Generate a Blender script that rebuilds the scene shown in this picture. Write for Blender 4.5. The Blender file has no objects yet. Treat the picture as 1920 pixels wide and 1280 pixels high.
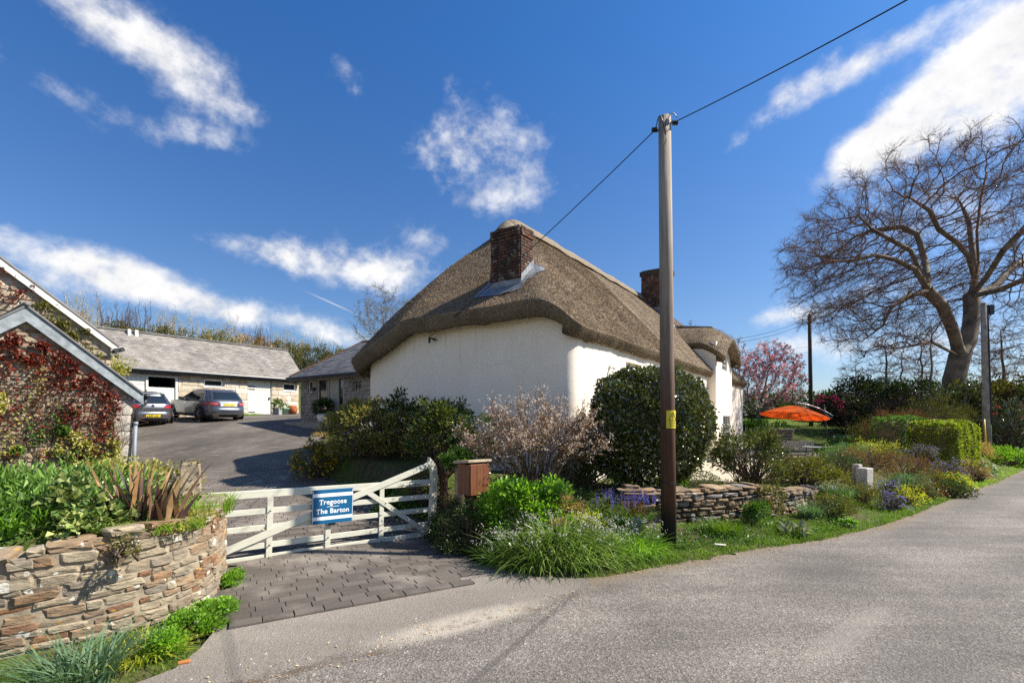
import bpy, math, random
import numpy as np
from mathutils import Vector, Matrix, Euler
random.seed(7)
RNG = np.random.default_rng(11)
SC = bpy.context.scene
COL = SC.collection
R = math.radians
# ------------------------------------------------------------------ camera
cam_d = bpy.data.cameras.new('camera')
cam_d.sensor_width = 36.0
cam_d.lens = 16.875
cam_d.shift_y = 0.0755
cam_d.clip_start = 0.1
cam_d.clip_end = 5000
cam = bpy.data.objects.new('camera', cam_d)
COL.objects.link(cam)
EYE = 2.1
cam.location = (0, 0, EYE)
cam.rotation_euler = (R(90), 0, 0)
SC.camera = cam
# ------------------------------------------------------------------ light
SUN_EL = 43.0
SUN_DIR = Vector((0.9986, 0.052, 0)).normalized() * math.cos(R(SUN_EL)) + Vector((0, 0, math.sin(R(SUN_EL))))
sun_d = bpy.data.lights.new('sun', 'SUN')
sun_d.energy = 5.0
sun_d.angle = R(0.53)
sun_d.color = (1.0, 0.93, 0.83)
sun = bpy.data.objects.new('sun', sun_d)
COL.objects.link(sun)
sun.rotation_euler = (-SUN_DIR).to_track_quat('-Z', 'Y').to_euler()
SC.view_settings.view_transform = 'Standard'
SC.view_settings.look = 'None'
SC.view_settings.exposure = 0.95
SC.cycles.sample_clamp_indirect = 3.0
SC.cycles.caustics_reflective = False
SC.cycles.caustics_refractive = False
SC.cycles.use_denoising = False
SC.cycles.use_adaptive_sampling = False
SC.view_settings.gamma = 1.0
SC.view_settings.use_curve_mapping = False
# ------------------------------------------------------------------ world : nishita sky + clouds set by direction
SKY_STRENGTH = 0.062
world = bpy.data.worlds.new('World')
SC.world = world
world.use_nodes = True
wt = world.node_tree
wt.nodes.clear()
def wn(t, **kw):
    n = wt.nodes.new(t)
    for k, v in kw.items(): setattr(n, k, v)
    return n
def wl(a, b): wt.links.new(a, b)
def wmath(op, a, b=None, c=None, clamp=False):
    n = wn('ShaderNodeMath', operation=op, use_clamp=clamp)
    for i, v in enumerate((a, b, c)):
        if v is None: continue
        if isinstance(v, (int, float)): n.inputs[i].default_value = v
        else: wl(v, n.inputs[i])
    return n.outputs[0]
w_out = wn('ShaderNodeOutputWorld')
w_bg = wn('ShaderNodeBackground')
w_bg.inputs['Strength'].default_value = SKY_STRENGTH
sky = wn('ShaderNodeTexSky', sky_type='NISHITA')
sky.sun_disc = False
sky.sun_elevation = R(SUN_EL)
sky.sun_rotation = math.atan2(SUN_DIR.x, SUN_DIR.y)
sky.air_density = 0.85
sky.dust_density = 1.1
sky.ozone_density = 2.6
sky.altitude = 300
tc = wn('ShaderNodeTexCoord')
DIR = tc.outputs['Generated']
# wispy noise, sheared along the direction so that the clouds streak
mp = wn('ShaderNodeMapping'); wl(DIR, mp.inputs['Vector'])
mp.inputs['Scale'].default_value = (1.0, 1.0, 1.25)
mp.inputs['Rotation'].default_value = (R(20), R(4), R(31))
nz = wn('ShaderNodeTexNoise'); wl(mp.outputs[0], nz.inputs['Vector'])
nz.inputs['Scale'].default_value = 5.5; nz.inputs['Detail'].default_value = 10
nz.inputs['Roughness'].default_value = 0.58; nz.inputs['Distortion'].default_value = 0.15
nz2 = wn('ShaderNodeTexNoise'); wl(mp.outputs[0], nz2.inputs['Vector'])
nz2.inputs['Scale'].default_value = 13; nz2.inputs['Detail'].default_value = 9; nz2.inputs['Roughness'].default_value = 0.62
nz3 = wn('ShaderNodeTexNoise'); wl(mp.outputs[0], nz3.inputs['Vector'])
nz3.inputs['Scale'].default_value = 34; nz3.inputs['Detail'].default_value = 8; nz3.inputs['Roughness'].default_value = 0.65
def pdir(px, py):
    return Vector(((px - 960) / 900, 1.0, (785 - py) / 900)).normalized()
def blob(px, py, wx, wy, tilt, gain):
    c = pdir(px, py)
    t1 = Vector((0, 0, 1)).cross(c).normalized() * -1
    t2 = t1.cross(c).normalized() * 1
    if t2.z < 0: t2 = -t2
    if t1.x < 0: t1 = -t1
    ca, sa = math.cos(R(tilt)), math.sin(R(tilt))
    a1 = (t1 * ca + t2 * sa); a2 = (t2 * ca - t1 * sa)
    k = 900 / (c.y if c.y > .3 else .3)
    d1 = wn('ShaderNodeVectorMath', operation='DOT_PRODUCT'); wl(DIR, d1.inputs[0]); d1.inputs[1].default_value = a1 * (k / wx)
    d2 = wn('ShaderNodeVectorMath', operation='DOT_PRODUCT'); wl(DIR, d2.inputs[0]); d2.inputs[1].default_value = a2 * (k / wy)
    d3 = wn('ShaderNodeVectorMath', operation='DOT_PRODUCT'); wl(DIR, d3.inputs[0]); d3.inputs[1].default_value = c
    o1 = c.dot(a1) * (k / wx); o2 = c.dot(a2) * (k / wy)
    q1 = wmath('POWER', wmath('ABSOLUTE', wmath('SUBTRACT', d1.outputs['Value'], o1)), 2.0)
    q2 = wmath('POWER', wmath('ABSOLUTE', wmath('SUBTRACT', d2.outputs['Value'], o2)), 2.0)
    e = wmath('EXPONENT', wmath('MULTIPLY', wmath('ADD', q1, q2), -1.0))
    front = wmath('GREATER_THAN', d3.outputs['Value'], 0.2)
    return wmath('MULTIPLY', wmath('MULTIPLY', e, front), gain)
BLOBS = [  # px, py, half width, half height, tilt deg, gain
    (250, 50, 150, 60, -12, .46), (50, 130, 190, 55, -22, .40), (385, 165, 75, 55, -10, .50), (150, 20, 120, 40, -10, .36), (370, 255, 105, 34, 0, .46),
    (640, 130, 55, 45, -30, .36), (620, 225, 60, 30, -25, .24), (470, 205, 60, 30, 0, .24),
    (860, 215, 70, 80, -50, .32), (960, 280, 120, 75, -30, .47), (830, 300, 110, 48, -12, .42), (930, 385, 115, 36, -8, .42),
    (790, 440, 120, 40, -6, .4), (690, 505, 150, 46, -3, .86), (510, 470, 75, 30, -5, .78), (195, 505, 105, 40, -3, .84),
    (340, 562, 150, 32, -14, .72), (545, 605, 170, 28, -9, .74), (110, 545, 110, 30, -6, .40), (0, 450, 30, 40, 0, .40),
    (1800, 185, 200, 66, 27, 1.25), (1910, 110, 120, 95, 30, 1.15), (1640, 262, 100, 34, 24, .75), (1850, 380, 240, 70, 12, .36),
    (1470, 190, 120, 28, 30, .50), (1700, 70, 130, 26, 18, .42), (1580, 140, 80, 20, 20, .34),
    (1480, 592, 80, 20, 3, .62), (1470, 645, 160, 26, 0, .42), (1620, 540, 110, 30, 0, .36), (1700, 640, 220, 40, 0, .42),
    (1200, 740, 900, 50, 0, .26),
]
acc = None
for b in BLOBS:
    v = blob(*b)
    acc = v if acc is None else wmath('ADD', acc, v)
acc = wmath('MINIMUM', acc, 1.05)
# thin cloud in front; thicker unseen cloud added behind to whiten the ambient light
sep = wn('ShaderNodeSeparateXYZ'); wl(DIR, sep.inputs[0])
away = wn('ShaderNodeMapRange', interpolation_type='SMOOTHSTEP'); wl(sep.outputs['Y'], away.inputs['Value'])
away.inputs['From Min'].default_value = .5; away.inputs['From Max'].default_value = -.1
away.inputs['To Min'].default_value = .05; away.inputs['To Max'].default_value = .60
base = wmath('MULTIPLY', wmath('SUBTRACT', 1.0, wmath('MULTIPLY', wmath('ABSOLUTE', sep.outputs['Z']), .5)), away.outputs[0])
acc = wmath('ADD', acc, base)
nzz = wmath('ADD', wmath('ADD', wmath('MULTIPLY', wmath('SUBTRACT', nz.outputs['Fac'], .5), 1.7), wmath('MULTIPLY', wmath('SUBTRACT', nz2.outputs['Fac'], .5), 1.5)), wmath('MULTIPLY', wmath('SUBTRACT', nz3.outputs['Fac'], .5), 0.8))
dens = wn('ShaderNodeMapRange', interpolation_type='SMOOTHSTEP')
dens_in = wmath('ADD', acc, wmath('MULTIPLY', nzz, wmath('ADD', .42, wmath('MULTIPLY', acc, .62))))
wl(dens_in, dens.inputs['Value'])
dens.inputs['From Min'].default_value = 0.26; dens.inputs['From Max'].default_value = 1.10
# contrail, a straight thin line low over the house
trail = blob(622, 568, 34, 1.3, -21, .55)
fac = wmath('MULTIPLY', wmath('MAXIMUM', dens.outputs['Result'], trail), 0.96, clamp=True)
tint = wn('ShaderNodeMixRGB', blend_type='MULTIPLY'); tint.inputs['Fac'].default_value = 1.0
wl(sky.outputs[0], tint.inputs['Color1'])
elev = wn('ShaderNodeMapRange'); wl(sep.outputs['Z'], elev.inputs['Value']); elev.inputs['From Min'].default_value = 0.0; elev.inputs['From Max'].default_value = .62
tcol_ = wn('ShaderNodeMixRGB'); wl(elev.outputs[0], tcol_.inputs['Fac']); tcol_.inputs['Color1'].default_value = (0.98, 1.02, 1.04, 1); tcol_.inputs['Color2'].default_value = (0.44, 1.04, 1.62, 1)
wl(tcol_.outputs[0], tint.inputs['Color2'])
shade = wn('ShaderNodeMapRange'); wl(nz2.outputs['Fac'], shade.inputs['Value'])
shade.inputs['From Min'].default_value = .3; shade.inputs['From Max'].default_value = .7
shade.inputs['To Min'].default_value = .80; shade.inputs['To Max'].default_value = 1.05
ccol = wn('ShaderNodeMixRGB', blend_type='MULTIPLY'); ccol.inputs['Fac'].default_value = 1.0
ccol.inputs['Color1'].default_value = (9.0, 8.9, 8.8, 1)
wl(shade.outputs[0], ccol.inputs['Color2'])
mixc = wn('ShaderNodeMixRGB'); wl(fac, mixc.inputs['Fac']); wl(tint.outputs[0], mixc.inputs['Color1']); wl(ccol.outputs[0], mixc.inputs['Color2'])
wl(mixc.outputs[0], w_bg.inputs['Color']); wl(w_bg.outputs[0], w_out.inputs['Surface'])

# ------------------------------------------------------------------ naming / linking helpers
def tag(o, label=None, cat=None, group=None, kind=None):
    if label: o['label'] = label
    if cat: o['category'] = cat
    if group: o['group'] = group
    if kind: o['kind'] = kind
    return o
def thing(name, label, cat, loc=(0, 0, 0), rz=0.0, group=None):
    o = bpy.data.objects.new(name, None)
    COL.objects.link(o)
    o.empty_display_size = .1
    o.location = loc; o.rotation_euler = (0, 0, rz)
    return tag(o, label, cat, group)
def link(name, me, mat=None, parent=None, loc=None, rot=None, scale=None):
    o = bpy.data.objects.new(name, me)
    if mat is not None and len(me.materials) == 0: me.materials.append(mat)
    COL.objects.link(o)
    if parent is not None: o.parent = parent
    if loc is not None: o.location = loc
    if rot is not None: o.rotation_euler = rot
    if scale is not None: o.scale = scale
    return o
def np_mesh(name, V, F, smooth=False):
    """V (n,3) and F (m,k) arrays, or F a list of such arrays"""
    Fs = F if isinstance(F, list) else [F]
    me = bpy.data.meshes.new(name)
    V = np.asarray(V, dtype=np.float32)
    me.vertices.add(len(V)); me.vertices.foreach_set('co', V.ravel())
    idx = np.concatenate([np.asarray(f, dtype=np.int32).ravel() for f in Fs])
    tot = np.concatenate([np.full(len(f), np.asarray(f).shape[1], dtype=np.int32) for f in Fs])
    me.loops.add(len(idx)); me.loops.foreach_set('vertex_index', idx)
    me.polygons.add(len(tot))
    st = np.concatenate([[0], np.cumsum(tot)[:-1]]).astype(np.int32)
    me.polygons.foreach_set('loop_start', st)
    me.polygons.foreach_set('loop_total', tot)
    me.update(calc_edges=True)
    me.polygons.foreach_set('use_smooth', np.full(len(tot), bool(smooth), dtype=bool))
    return me
class MB:
    """collects boxes, bars, tubes, prisms and sheets for one mesh"""
    def __init__(s): s.v = []; s.f = []; s.m = []
    def add(s, vs, fs, mi=0):
        b = len(s.v); s.v += [tuple(v) for v in vs]
        s.f += [tuple(i + b for i in f) for f in fs]; s.m += [mi] * len(fs)
        return s
    def box(s, x0, x1, y0, y1, z0, z1, mi=0):
        return s.add([(x0, y0, z0), (x1, y0, z0), (x1, y1, z0), (x0, y1, z0), (x0, y0, z1), (x1, y0, z1), (x1, y1, z1), (x0, y1, z1)],
                     [(0, 3, 2, 1), (4, 5, 6, 7), (0, 1, 5, 4), (1, 2, 6, 5), (2, 3, 7, 6), (3, 0, 4, 7)], mi)
    def bar(s, p0, p1, w, t, up=(0, 0, 1), mi=0):
        p0 = Vector(p0); p1 = Vector(p1); d = (p1 - p0).normalized(); u = Vector(up)
        n = d.cross(u).normalized(); u2 = n.cross(d).normalized()
        a = n * (t / 2); b = u2 * (w / 2)
        vs = [p0 - a - b, p0 + a - b, p0 + a + b, p0 - a + b, p1 - a - b, p1 + a - b, p1 + a + b, p1 - a + b]
        return s.add(vs, [(0, 3, 2, 1), (4, 5, 6, 7), (0, 1, 5, 4), (1, 2, 6, 5), (2, 3, 7, 6), (3, 0, 4, 7)], mi)
    def tube(s, pts, r, k=8, cap=True, mi=0):
        pts = [Vector(p) for p in pts]; n = len(pts)
        rs = r if isinstance(r, (list, tuple)) else [r] * n
        b = len(s.v); ref = Vector((0, 0, 1))
        for i, p in enumerate(pts):
            d = (pts[min(i + 1, n - 1)] - pts[max(i - 1, 0)]).normalized()
            a = d.cross(ref)
            if a.length < 1e-3: a = d.cross(Vector((1, 0, 0)))
            a.normalize(); c = a.cross(d).normalized()
            for j in range(k):
                t = 2 * math.pi * j / k
                s.v.append(tuple(p + (a * math.cos(t) + c * math.sin(t)) * rs[i]))
        for i in range(n - 1):
            for j in range(k):
                q = (j + 1) % k
                s.f.append((b + i * k + j, b + i * k + q, b + (i + 1) * k + q, b + (i + 1) * k + j)); s.m.append(mi)
        if cap:
            s.f.append(tuple(b + j for j in range(k))[::-1]); s.m.append(mi)
            s.f.append(tuple(b + (n - 1) * k + j for j in range(k))); s.m.append(mi)
        return s
    def lathe(s, prof, k=16, c=(0, 0, 0), mi=0):
        b = len(s.v)
        for r, z in prof:
            for j in range(k):
                t = 2 * math.pi * j / k
                s.v.append((c[0] + r * math.cos(t), c[1] + r * math.sin(t), c[2] + z))
        for i in range(len(prof) - 1):
            for j in range(k):
                q = (j + 1) % k
                s.f.append((b + i * k + j, b + i * k + q, b + (i + 1) * k + q, b + (i + 1) * k + j)); s.m.append(mi)
        return s
    def prism(s, poly, y0, y1, mi=0):
        """poly in x,z extruded along y"""
        n = len(poly); b = [(x, y0, z) for x, z in poly] + [(x, y1, z) for x, z in poly]
        fs = [tuple(range(n)), tuple(range(2 * n - 1, n - 1, -1))] + [(i, i + n, (i + 1) % n + n, (i + 1) % n) for i in range(n)]
        return s.add(b, fs, mi)
    def build(s, name, mat, parent=None, smooth=False, bevel=0, **kw):
        me = bpy.data.meshes.new(name)
        me.from_pydata(s.v, [], s.f)
        mats = mat if isinstance(mat, (list, tuple)) else [mat]
        for m_ in mats: me.materials.append(m_)
        if len(mats) > 1: me.polygons.foreach_set('material_index', s.m)
        import bmesh
        bm = bmesh.new(); bm.from_mesh(me)
        bmesh.ops.recalc_face_normals(bm, faces=bm.faces)
        if bevel: bmesh.ops.bevel(bm, geom=[e for e in bm.edges], offset=bevel, segments=1, affect='EDGES', clamp_overlap=True)
        bm.to_mesh(me); bm.free()
        if smooth: me.polygons.foreach_set('use_smooth', [True] * len(me.polygons))
        me.update()
        return link(name, me, None, parent, **kw)

# ------------------------------------------------------------------ materials
def lin(h):
    h = h.lstrip('#'); c = [int(h[i:i + 2], 16) / 255 for i in (0, 2, 4)]
    return tuple(x / 12.92 if x <= .04045 else ((x + .055) / 1.055) ** 2.4 for x in c) + (1,)
def C(*c): return tuple(c) + (1,) if len(c) == 3 else c
class M:
    def __init__(s, name, rough=.7, spec=.3, metal=0):
        s.m = bpy.data.materials.new(name); s.m.use_nodes = True
        s.t = s.m.node_tree; s.b = s.t.nodes['Principled BSDF']; s.o = s.t.nodes['Material Output']
        s.b.inputs['Roughness'].default_value = rough; s.b.inputs['Specular IOR Level'].default_value = spec; s.b.inputs['Metallic'].default_value = metal
        s._c = None
    def n(s, t, **kw):
        x = s.t.nodes.new(t)
        for k, v in kw.items(): setattr(x, k, v)
        return x
    def l(s, a, b): s.t.links.new(a, b)
    def put(s, sock, v):
        if isinstance(v, (int, float)): sock.default_value = v
        elif isinstance(v, tuple): sock.default_value = v
        else: s.l(v, sock)
    def obj(s):
        if s._c is None: s._c = s.n('ShaderNodeTexCoord')
        return s._c.outputs['Object']
    def map(s, scale=(1, 1, 1), rot=(0, 0, 0), loc=(0, 0, 0), src=None):
        x = s.n('ShaderNodeMapping'); s.l(src or s.obj(), x.inputs['Vector'])
        x.inputs['Scale'].default_value = scale; x.inputs['Rotation'].default_value = rot; x.inputs['Location'].default_value = loc
        return x.outputs[0]
    def offs(s, src=None, k=37.0):
        """object coordinates moved by a random amount per object"""
        oi = s.n('ShaderNodeObjectInfo')
        a = s.n('ShaderNodeVectorMath', operation='ADD')
        mul = s.n('ShaderNodeMath', operation='MULTIPLY'); s.l(oi.outputs['Random'], mul.inputs[0]); mul.inputs[1].default_value = k
        s.l(src or s.obj(), a.inputs[0]); s.l(mul.outputs[0], a.inputs[1])
        return a.outputs[0], oi.outputs['Random']
    def noise(s, scale, vec=None, detail=5, rough=.55, dist=0):
        x = s.n('ShaderNodeTexNoise'); s.l(vec or s.obj(), x.inputs['Vector'])
        x.inputs['Scale'].default_value = scale; x.inputs['Detail'].default_value = detail; x.inputs['Roughness'].default_value = rough; x.inputs['Distortion'].default_value = dist
        return x.outputs['Fac']
    def voro(s, scale, vec=None, feature='F1', out='Distance', rnd=1.0):
        x = s.n('ShaderNodeTexVoronoi', feature=feature); s.l(vec or s.obj(), x.inputs['Vector'])
        x.inputs['Scale'].default_value = scale; x.inputs['Randomness'].default_value = rnd
        return x.outputs[out]
    def ramp(s, fac, stops, interp='LINEAR'):
        x = s.n('ShaderNodeValToRGB'); s.l(fac, x.inputs['Fac']); x.color_ramp.interpolation = interp
        e = x.color_ramp.elements
        while len(e) < len(stops): e.new(.5)
        for i, (p, c) in enumerate(stops):
            e[i].position = p; e[i].color = c if isinstance(c, tuple) else (c, c, c, 1)
        return x.outputs['Color']
    def mix(s, fac, a, b, mode='MIX'):
        x = s.n('ShaderNodeMixRGB', blend_type=mode)
        s.put(x.inputs['Fac'], fac); s.put(x.inputs['Color1'], a); s.put(x.inputs['Color2'], b)
        return x.outputs['Color']
    def math(s, op, a, b=None, c=None, clamp=False):
        x = s.n('ShaderNodeMath', operation=op, use_clamp=clamp)
        s.put(x.inputs[0], a)
        if b is not None: s.put(x.inputs[1], b)
        if c is not None: s.put(x.inputs[2], c)
        return x.outputs[0]
    def mr(s, v, a, b, c=0.0, d=1.0, smooth=True):
        x = s.n('ShaderNodeMapRange', interpolation_type='SMOOTHSTEP' if smooth else 'LINEAR')
        s.l(v, x.inputs['Value'])
        for k, q in zip(('From Min', 'From Max', 'To Min', 'To Max'), (a, b, c, d)): x.inputs[k].default_value = q
        return x.outputs['Result']
    def col(s, v): s.put(s.b.inputs['Base Color'], v); return s
    def rgh(s, v): s.put(s.b.inputs['Roughness'], v); return s
    def bump(s, h, strength=.4, dist=.02):
        x = s.n('ShaderNodeBump'); s.put(x.inputs['Height'], h)
        x.inputs['Strength'].default_value = strength; x.inputs['Distance'].default_value = dist
        s.l(x.outputs[0], s.b.inputs['Normal']); return s
def plain(name, c, rough=.6, spec=.3, metal=0, var=.12, scale=9, bump=.1):
    m = M(name, rough, spec, metal)
    v, rnd = m.offs()
    n = m.noise(scale, v, 6, .6)
    m.col(m.mix(m.mr(n, .3, .7), C(*[x * (1 - var) for x in c[:3]]), C(*[min(1, x * (1 + var)) for x in c[:3]])))
    if bump: m.bump(m.noise(scale * 5, v, 4), bump, .01)
    return m.m
def foliage(name, cols, rough=.45, spec=.35, trans=.35, tcol=None, gain=1.35):
    m = M(name, rough, spec)
    g = m.n('ShaderNodeNewGeometry')
    stops = [(i / max(1, len(cols) - 1), C(min(.85, c[0] * gain * 1.06), min(.85, c[1] * gain), c[2] * gain * .95)) for i, c in enumerate(cols)]
    c = m.ramp(g.outputs['Random Per Island'], stops)
    n = m.noise(1.7, None, 3)
    c = m.mix(1.0, c, m.ramp(n, [(.3, .72), (.7, 1.25)]), 'MULTIPLY')
    m.col(c)
    tr = m.n('ShaderNodeBsdfTranslucent')
    m.l(m.mix(1.0, c, C(*(tcol or (1.5, 1.6, .7))), 'MULTIPLY'), tr.inputs['Color'])
    mx = m.n('ShaderNodeMixShader'); mx.inputs[0].default_value = trans
    m.l(m.b.outputs[0], mx.inputs[1]); m.l(tr.outputs[0], mx.inputs[2]); m.l(mx.outputs[0], m.o.inputs['Surface'])
    return m.m
def stone_mat(name, cols, lichen=.0, orange=.0, scale=1.0, rough=.85, lich_col=(.62, .60, .52)):
    m = M(name, rough, .2)
    v, rnd = m.offs(m.n('ShaderNodeNewGeometry').outputs['Position'])
    stops = [(i / max(1, len(cols) - 1), C(*c)) for i, c in enumerate(cols)]
    wv = m.map((1, 1, 3.0), (0, .25, 0), (0, 0, 0), v)
    c = m.ramp(m.math('FRACT', m.math('ADD', m.math('MULTIPLY', rnd, 7.31), m.math('MULTIPLY', m.noise(2.2 * scale, wv, 5), .55))), stops)
    c = m.mix(1.0, c, m.ramp(m.noise(9 * scale, wv, 8, .65), [(.25, .55), (.5, 1.0), (.78, 1.45)]), 'MULTIPLY')
    h = m.noise(14 * scale, wv, 9, .68)
    if lichen > 0:
        nq = m.n('ShaderNodeTexNoise'); nq.inputs['Scale'].default_value = 14; m.l(v, nq.inputs['Vector'])
        vd = m.mix(.045, v, nq.outputs['Color'], 'ADD')
        d = m.voro(9 * scale, vd)
        pick = m.voro(9 * scale, vd, out='Color')
        sp = m.n('ShaderNodeSeparateColor'); m.l(pick, sp.inputs[0])
        rad = m.math('MULTIPLY', sp.outputs[1], .42)
        spot = m.math('MULTIPLY', m.math('LESS_THAN', d, rad), m.math('GREATER_THAN', sp.outputs[0], 1 - lichen))
        spot = m.math('MULTIPLY', spot, m.mr(m.noise(24 * scale, v, 4), .30, .52))
        c = m.mix(m.math('MULTIPLY', spot, .9), c, C(*lich_col))
        if orange > 0:
            o = m.math('MULTIPLY', m.math('LESS_THAN', d, m.math('MULTIPLY', rad, .9)), m.math('LESS_THAN', sp.outputs[0], orange))
            o = m.math('MULTIPLY', o, m.mr(m.noise(30 * scale, v, 4), .38, .55))
            c = m.mix(m.math('MULTIPLY', o, .85), c, C(.55, .27, .035))
    m.col(c); m.bump(h, .75, .03)
    return m.m
# ------------------------------------------------------------------ generators
def unit(a): return a / np.maximum(np.linalg.norm(a, axis=-1, keepdims=True), 1e-9)
def rdir(n, rng=RNG): return unit(rng.normal(size=(n, 3)))
def leaf_arrays(P, D, L, W, fold=.22, rng=RNG, upface=.5):
    n = len(P)
    L = np.broadcast_to(np.asarray(L, dtype=float), (n,))[:, None]; W = np.broadcast_to(np.asarray(W, dtype=float), (n,))[:, None]
    ref = rdir(n, rng) + np.array([0, 0, upface * 2])
    s = unit(np.cross(D, ref)); nn = np.cross(s, D)
    v0 = P; v1 = P + D * L * .45 + s * W * .5 + nn * W * fold; v2 = P + D * L - nn * L * .12; v3 = P + D * L * .45 - s * W * .5 + nn * W * fold
    V = np.stack([v0, v1, v2, v3], 1).reshape(-1, 3)
    b = np.arange(n)[:, None] * 4
    F = np.concatenate([b + np.array([0, 1, 2]), b + np.array([0, 2, 3])], 1).reshape(-1, 3)
    return V, F
def leaves(name, P, D, L, W, mat, parent=None, fold=.22, upface=.5, kind=None, rng=RNG):
    V, F = leaf_arrays(P, D, L, W, fold, rng, upface)
    o = link(name, np_mesh(name, V, F), mat, parent)
    o['kind'] = kind or 'stuff'
    return o
def blade_arrays(P, H, W, az, lean, droop=0.0, segs=4, rng=RNG, twist=None):
    n = len(P); H = np.broadcast_to(np.asarray(H, float), (n,)); W = np.broadcast_to(np.asarray(W, float), (n,))
    lean = np.broadcast_to(np.asarray(lean, float), (n,)); droop = np.broadcast_to(np.asarray(droop, float), (n,))
    dx = np.stack([np.cos(az), np.sin(az), 0 * az], 1)
    tw = az + np.pi / 2 + (rng.normal(size=n) * .5 if twist is None else twist)
    sd = np.stack([np.cos(tw), np.sin(tw), 0 * tw], 1)
    V = np.zeros((n, segs * 2 + 1, 3))
    for i in range(segs + 1):
        t = i / segs
        c = P + np.array([0, 0, 1.]) * (H * (t - droop * t * t * .9))[:, None] + dx * (H * lean * (t ** 1.7))[:, None]
        w = W * (1 - t ** 2.2) * (.55 + .45 * min(1, t * 4))
        if i < segs:
            V[:, 2 * i] = c - sd * w[:, None] / 2; V[:, 2 * i + 1] = c + sd * w[:, None] / 2
        else: V[:, 2 * i] = c
    k = segs * 2 + 1; b = np.arange(n)[:, None] * k
    Q = np.concatenate([b + np.array([2 * i, 2 * i + 1, 2 * i + 3, 2 * i + 2]) for i in range(segs - 1)], 1).reshape(-1, 4)
    T = b + np.array([2 * segs - 2, 2 * segs - 1, 2 * segs])
    return V.reshape(-1, 3), [Q, T]
def blades(name, P, H, W, az, lean, mat, parent=None, droop=0., segs=4, kind=None, twist=None):
    V, F = blade_arrays(P, H, W, az, lean, droop, segs, twist=twist)
    o = link(name, np_mesh(name, V, F), mat, parent)
    if kind: o['kind'] = kind
    return o
def flower_arrays(P, N, r, petals=5, rng=RNG, cup=.35):
    n = len(P); r = np.broadcast_to(np.asarray(r, float), (n,))
    a = unit(np.cross(N, rdir(n, rng))); c = np.cross(N, a)
    Ps = []; Ds = []
    for k in range(petals):
        t = 2 * np.pi * k / petals
        d = unit(a * np.cos(t) + c * np.sin(t) + N * cup)
        Ps.append(P); Ds.append(d)
    return np.concatenate(Ps), np.concatenate(Ds), np.tile(r, petals)
def flowers(name, P, N, r, mat, parent=None, petals=5, wid=.75, cup=.35, kind=None):
    p, d, L = flower_arrays(P, N, r, petals, cup=cup)
    return leaves(name, p, d, L, L * wid, mat, parent, fold=.1, kind=kind)
def edge_tubes(P0, P1, R0, R1, k=5):
    n = len(P0); d = unit(P1 - P0)
    ref = np.where(np.abs(d[:, 2:3]) > .9, np.array([[1., 0, 0]]), np.array([[0, 0, 1.]]))
    a = unit(np.cross(d, ref)); c = np.cross(a, d)
    V = np.zeros((n, 2, k, 3))
    for j in range(k):
        t = 2 * np.pi * j / k; o = a * np.cos(t) + c * np.sin(t)
        V[:, 0, j] = P0 + o * R0[:, None]; V[:, 1, j] = P1 + o * R1[:, None]
    b = np.arange(n)[:, None] * 2 * k
    F = np.concatenate([b + np.array([j, (j + 1) % k, k + (j + 1) % k, k + j]) for j in range(k)], 1).reshape(-1, 4)
    return V.reshape(-1, 3), F
def tubes_obj(name, P0, P1, R0, R1, mat, parent=None, k=5):
    V, F = edge_tubes(np.asarray(P0), np.asarray(P1), np.asarray(R0), np.asarray(R1), k)
    return link(name, np_mesh(name, V, F, smooth=True), mat, parent)
def bent_stems(A, B, r0, r1, rng, seg=4, wob=.12):
    """polyline edges from each A to each B"""
    n = len(A); P0 = []; P1 = []; R0 = []; R1 = []
    L = np.linalg.norm(B - A, axis=1, keepdims=True)
    prev = A
    for i in range(1, seg + 1):
        t = i / seg
        q = A + (B - A) * t + rng.normal(size=(n, 3)) * L * wob * math.sin(math.pi * min(t, .999)) * .5
        q[:, 2] += (L[:, 0] * .10 * math.sin(math.pi * t))
        P0.append(prev); P1.append(q); R0.append(np.full(n, r0 + (r1 - r0) * (i - 1) / seg)); R1.append(np.full(n, r0 + (r1 - r0) * t)); prev = q
    return [np.concatenate(x) for x in (P0, P1, R0, R1)]
def crown_points(rng, n, rad, zc, clusters, cr, shell=.55, zmin=None, low=-.5):
    """leaf points gathered in clumps round a lumpy crown; returns points and outward directions"""
    d = rdir(clusters * 3, rng); d = d[d[:, 2] > low][:clusters]
    f = rng.uniform(shell, 1.0, len(d)) ** .6
    lump = 1 + .16 * np.sin(d[:, 0] * 5 + 1.3) * np.cos(d[:, 1] * 4 + d[:, 2] * 3)
    cc = d * f[:, None] * lump[:, None] * np.asarray(rad) + np.array([0, 0, zc])
    w = rng.uniform(.4, 1.6, len(cc)); w /= w.sum()
    k = rng.choice(len(cc), n, p=w)
    off = rdir(n, rng) * (rng.uniform(0, 1, n) ** .5)[:, None] * cr * rng.uniform(.7, 1.3, n)[:, None]
    P = cc[k] + off * np.array([1, 1, .8])
    out = unit((P - np.array([0, 0, zc - rad[2] * .4])) / np.asarray(rad))
    D = unit(out * .8 + unit(off) * .6 + rdir(n, rng) * .8)
    if zmin is not None:
        q = P[:, 2] > zmin; P = P[q]; D = D[q]
    return P, D, cc
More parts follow.
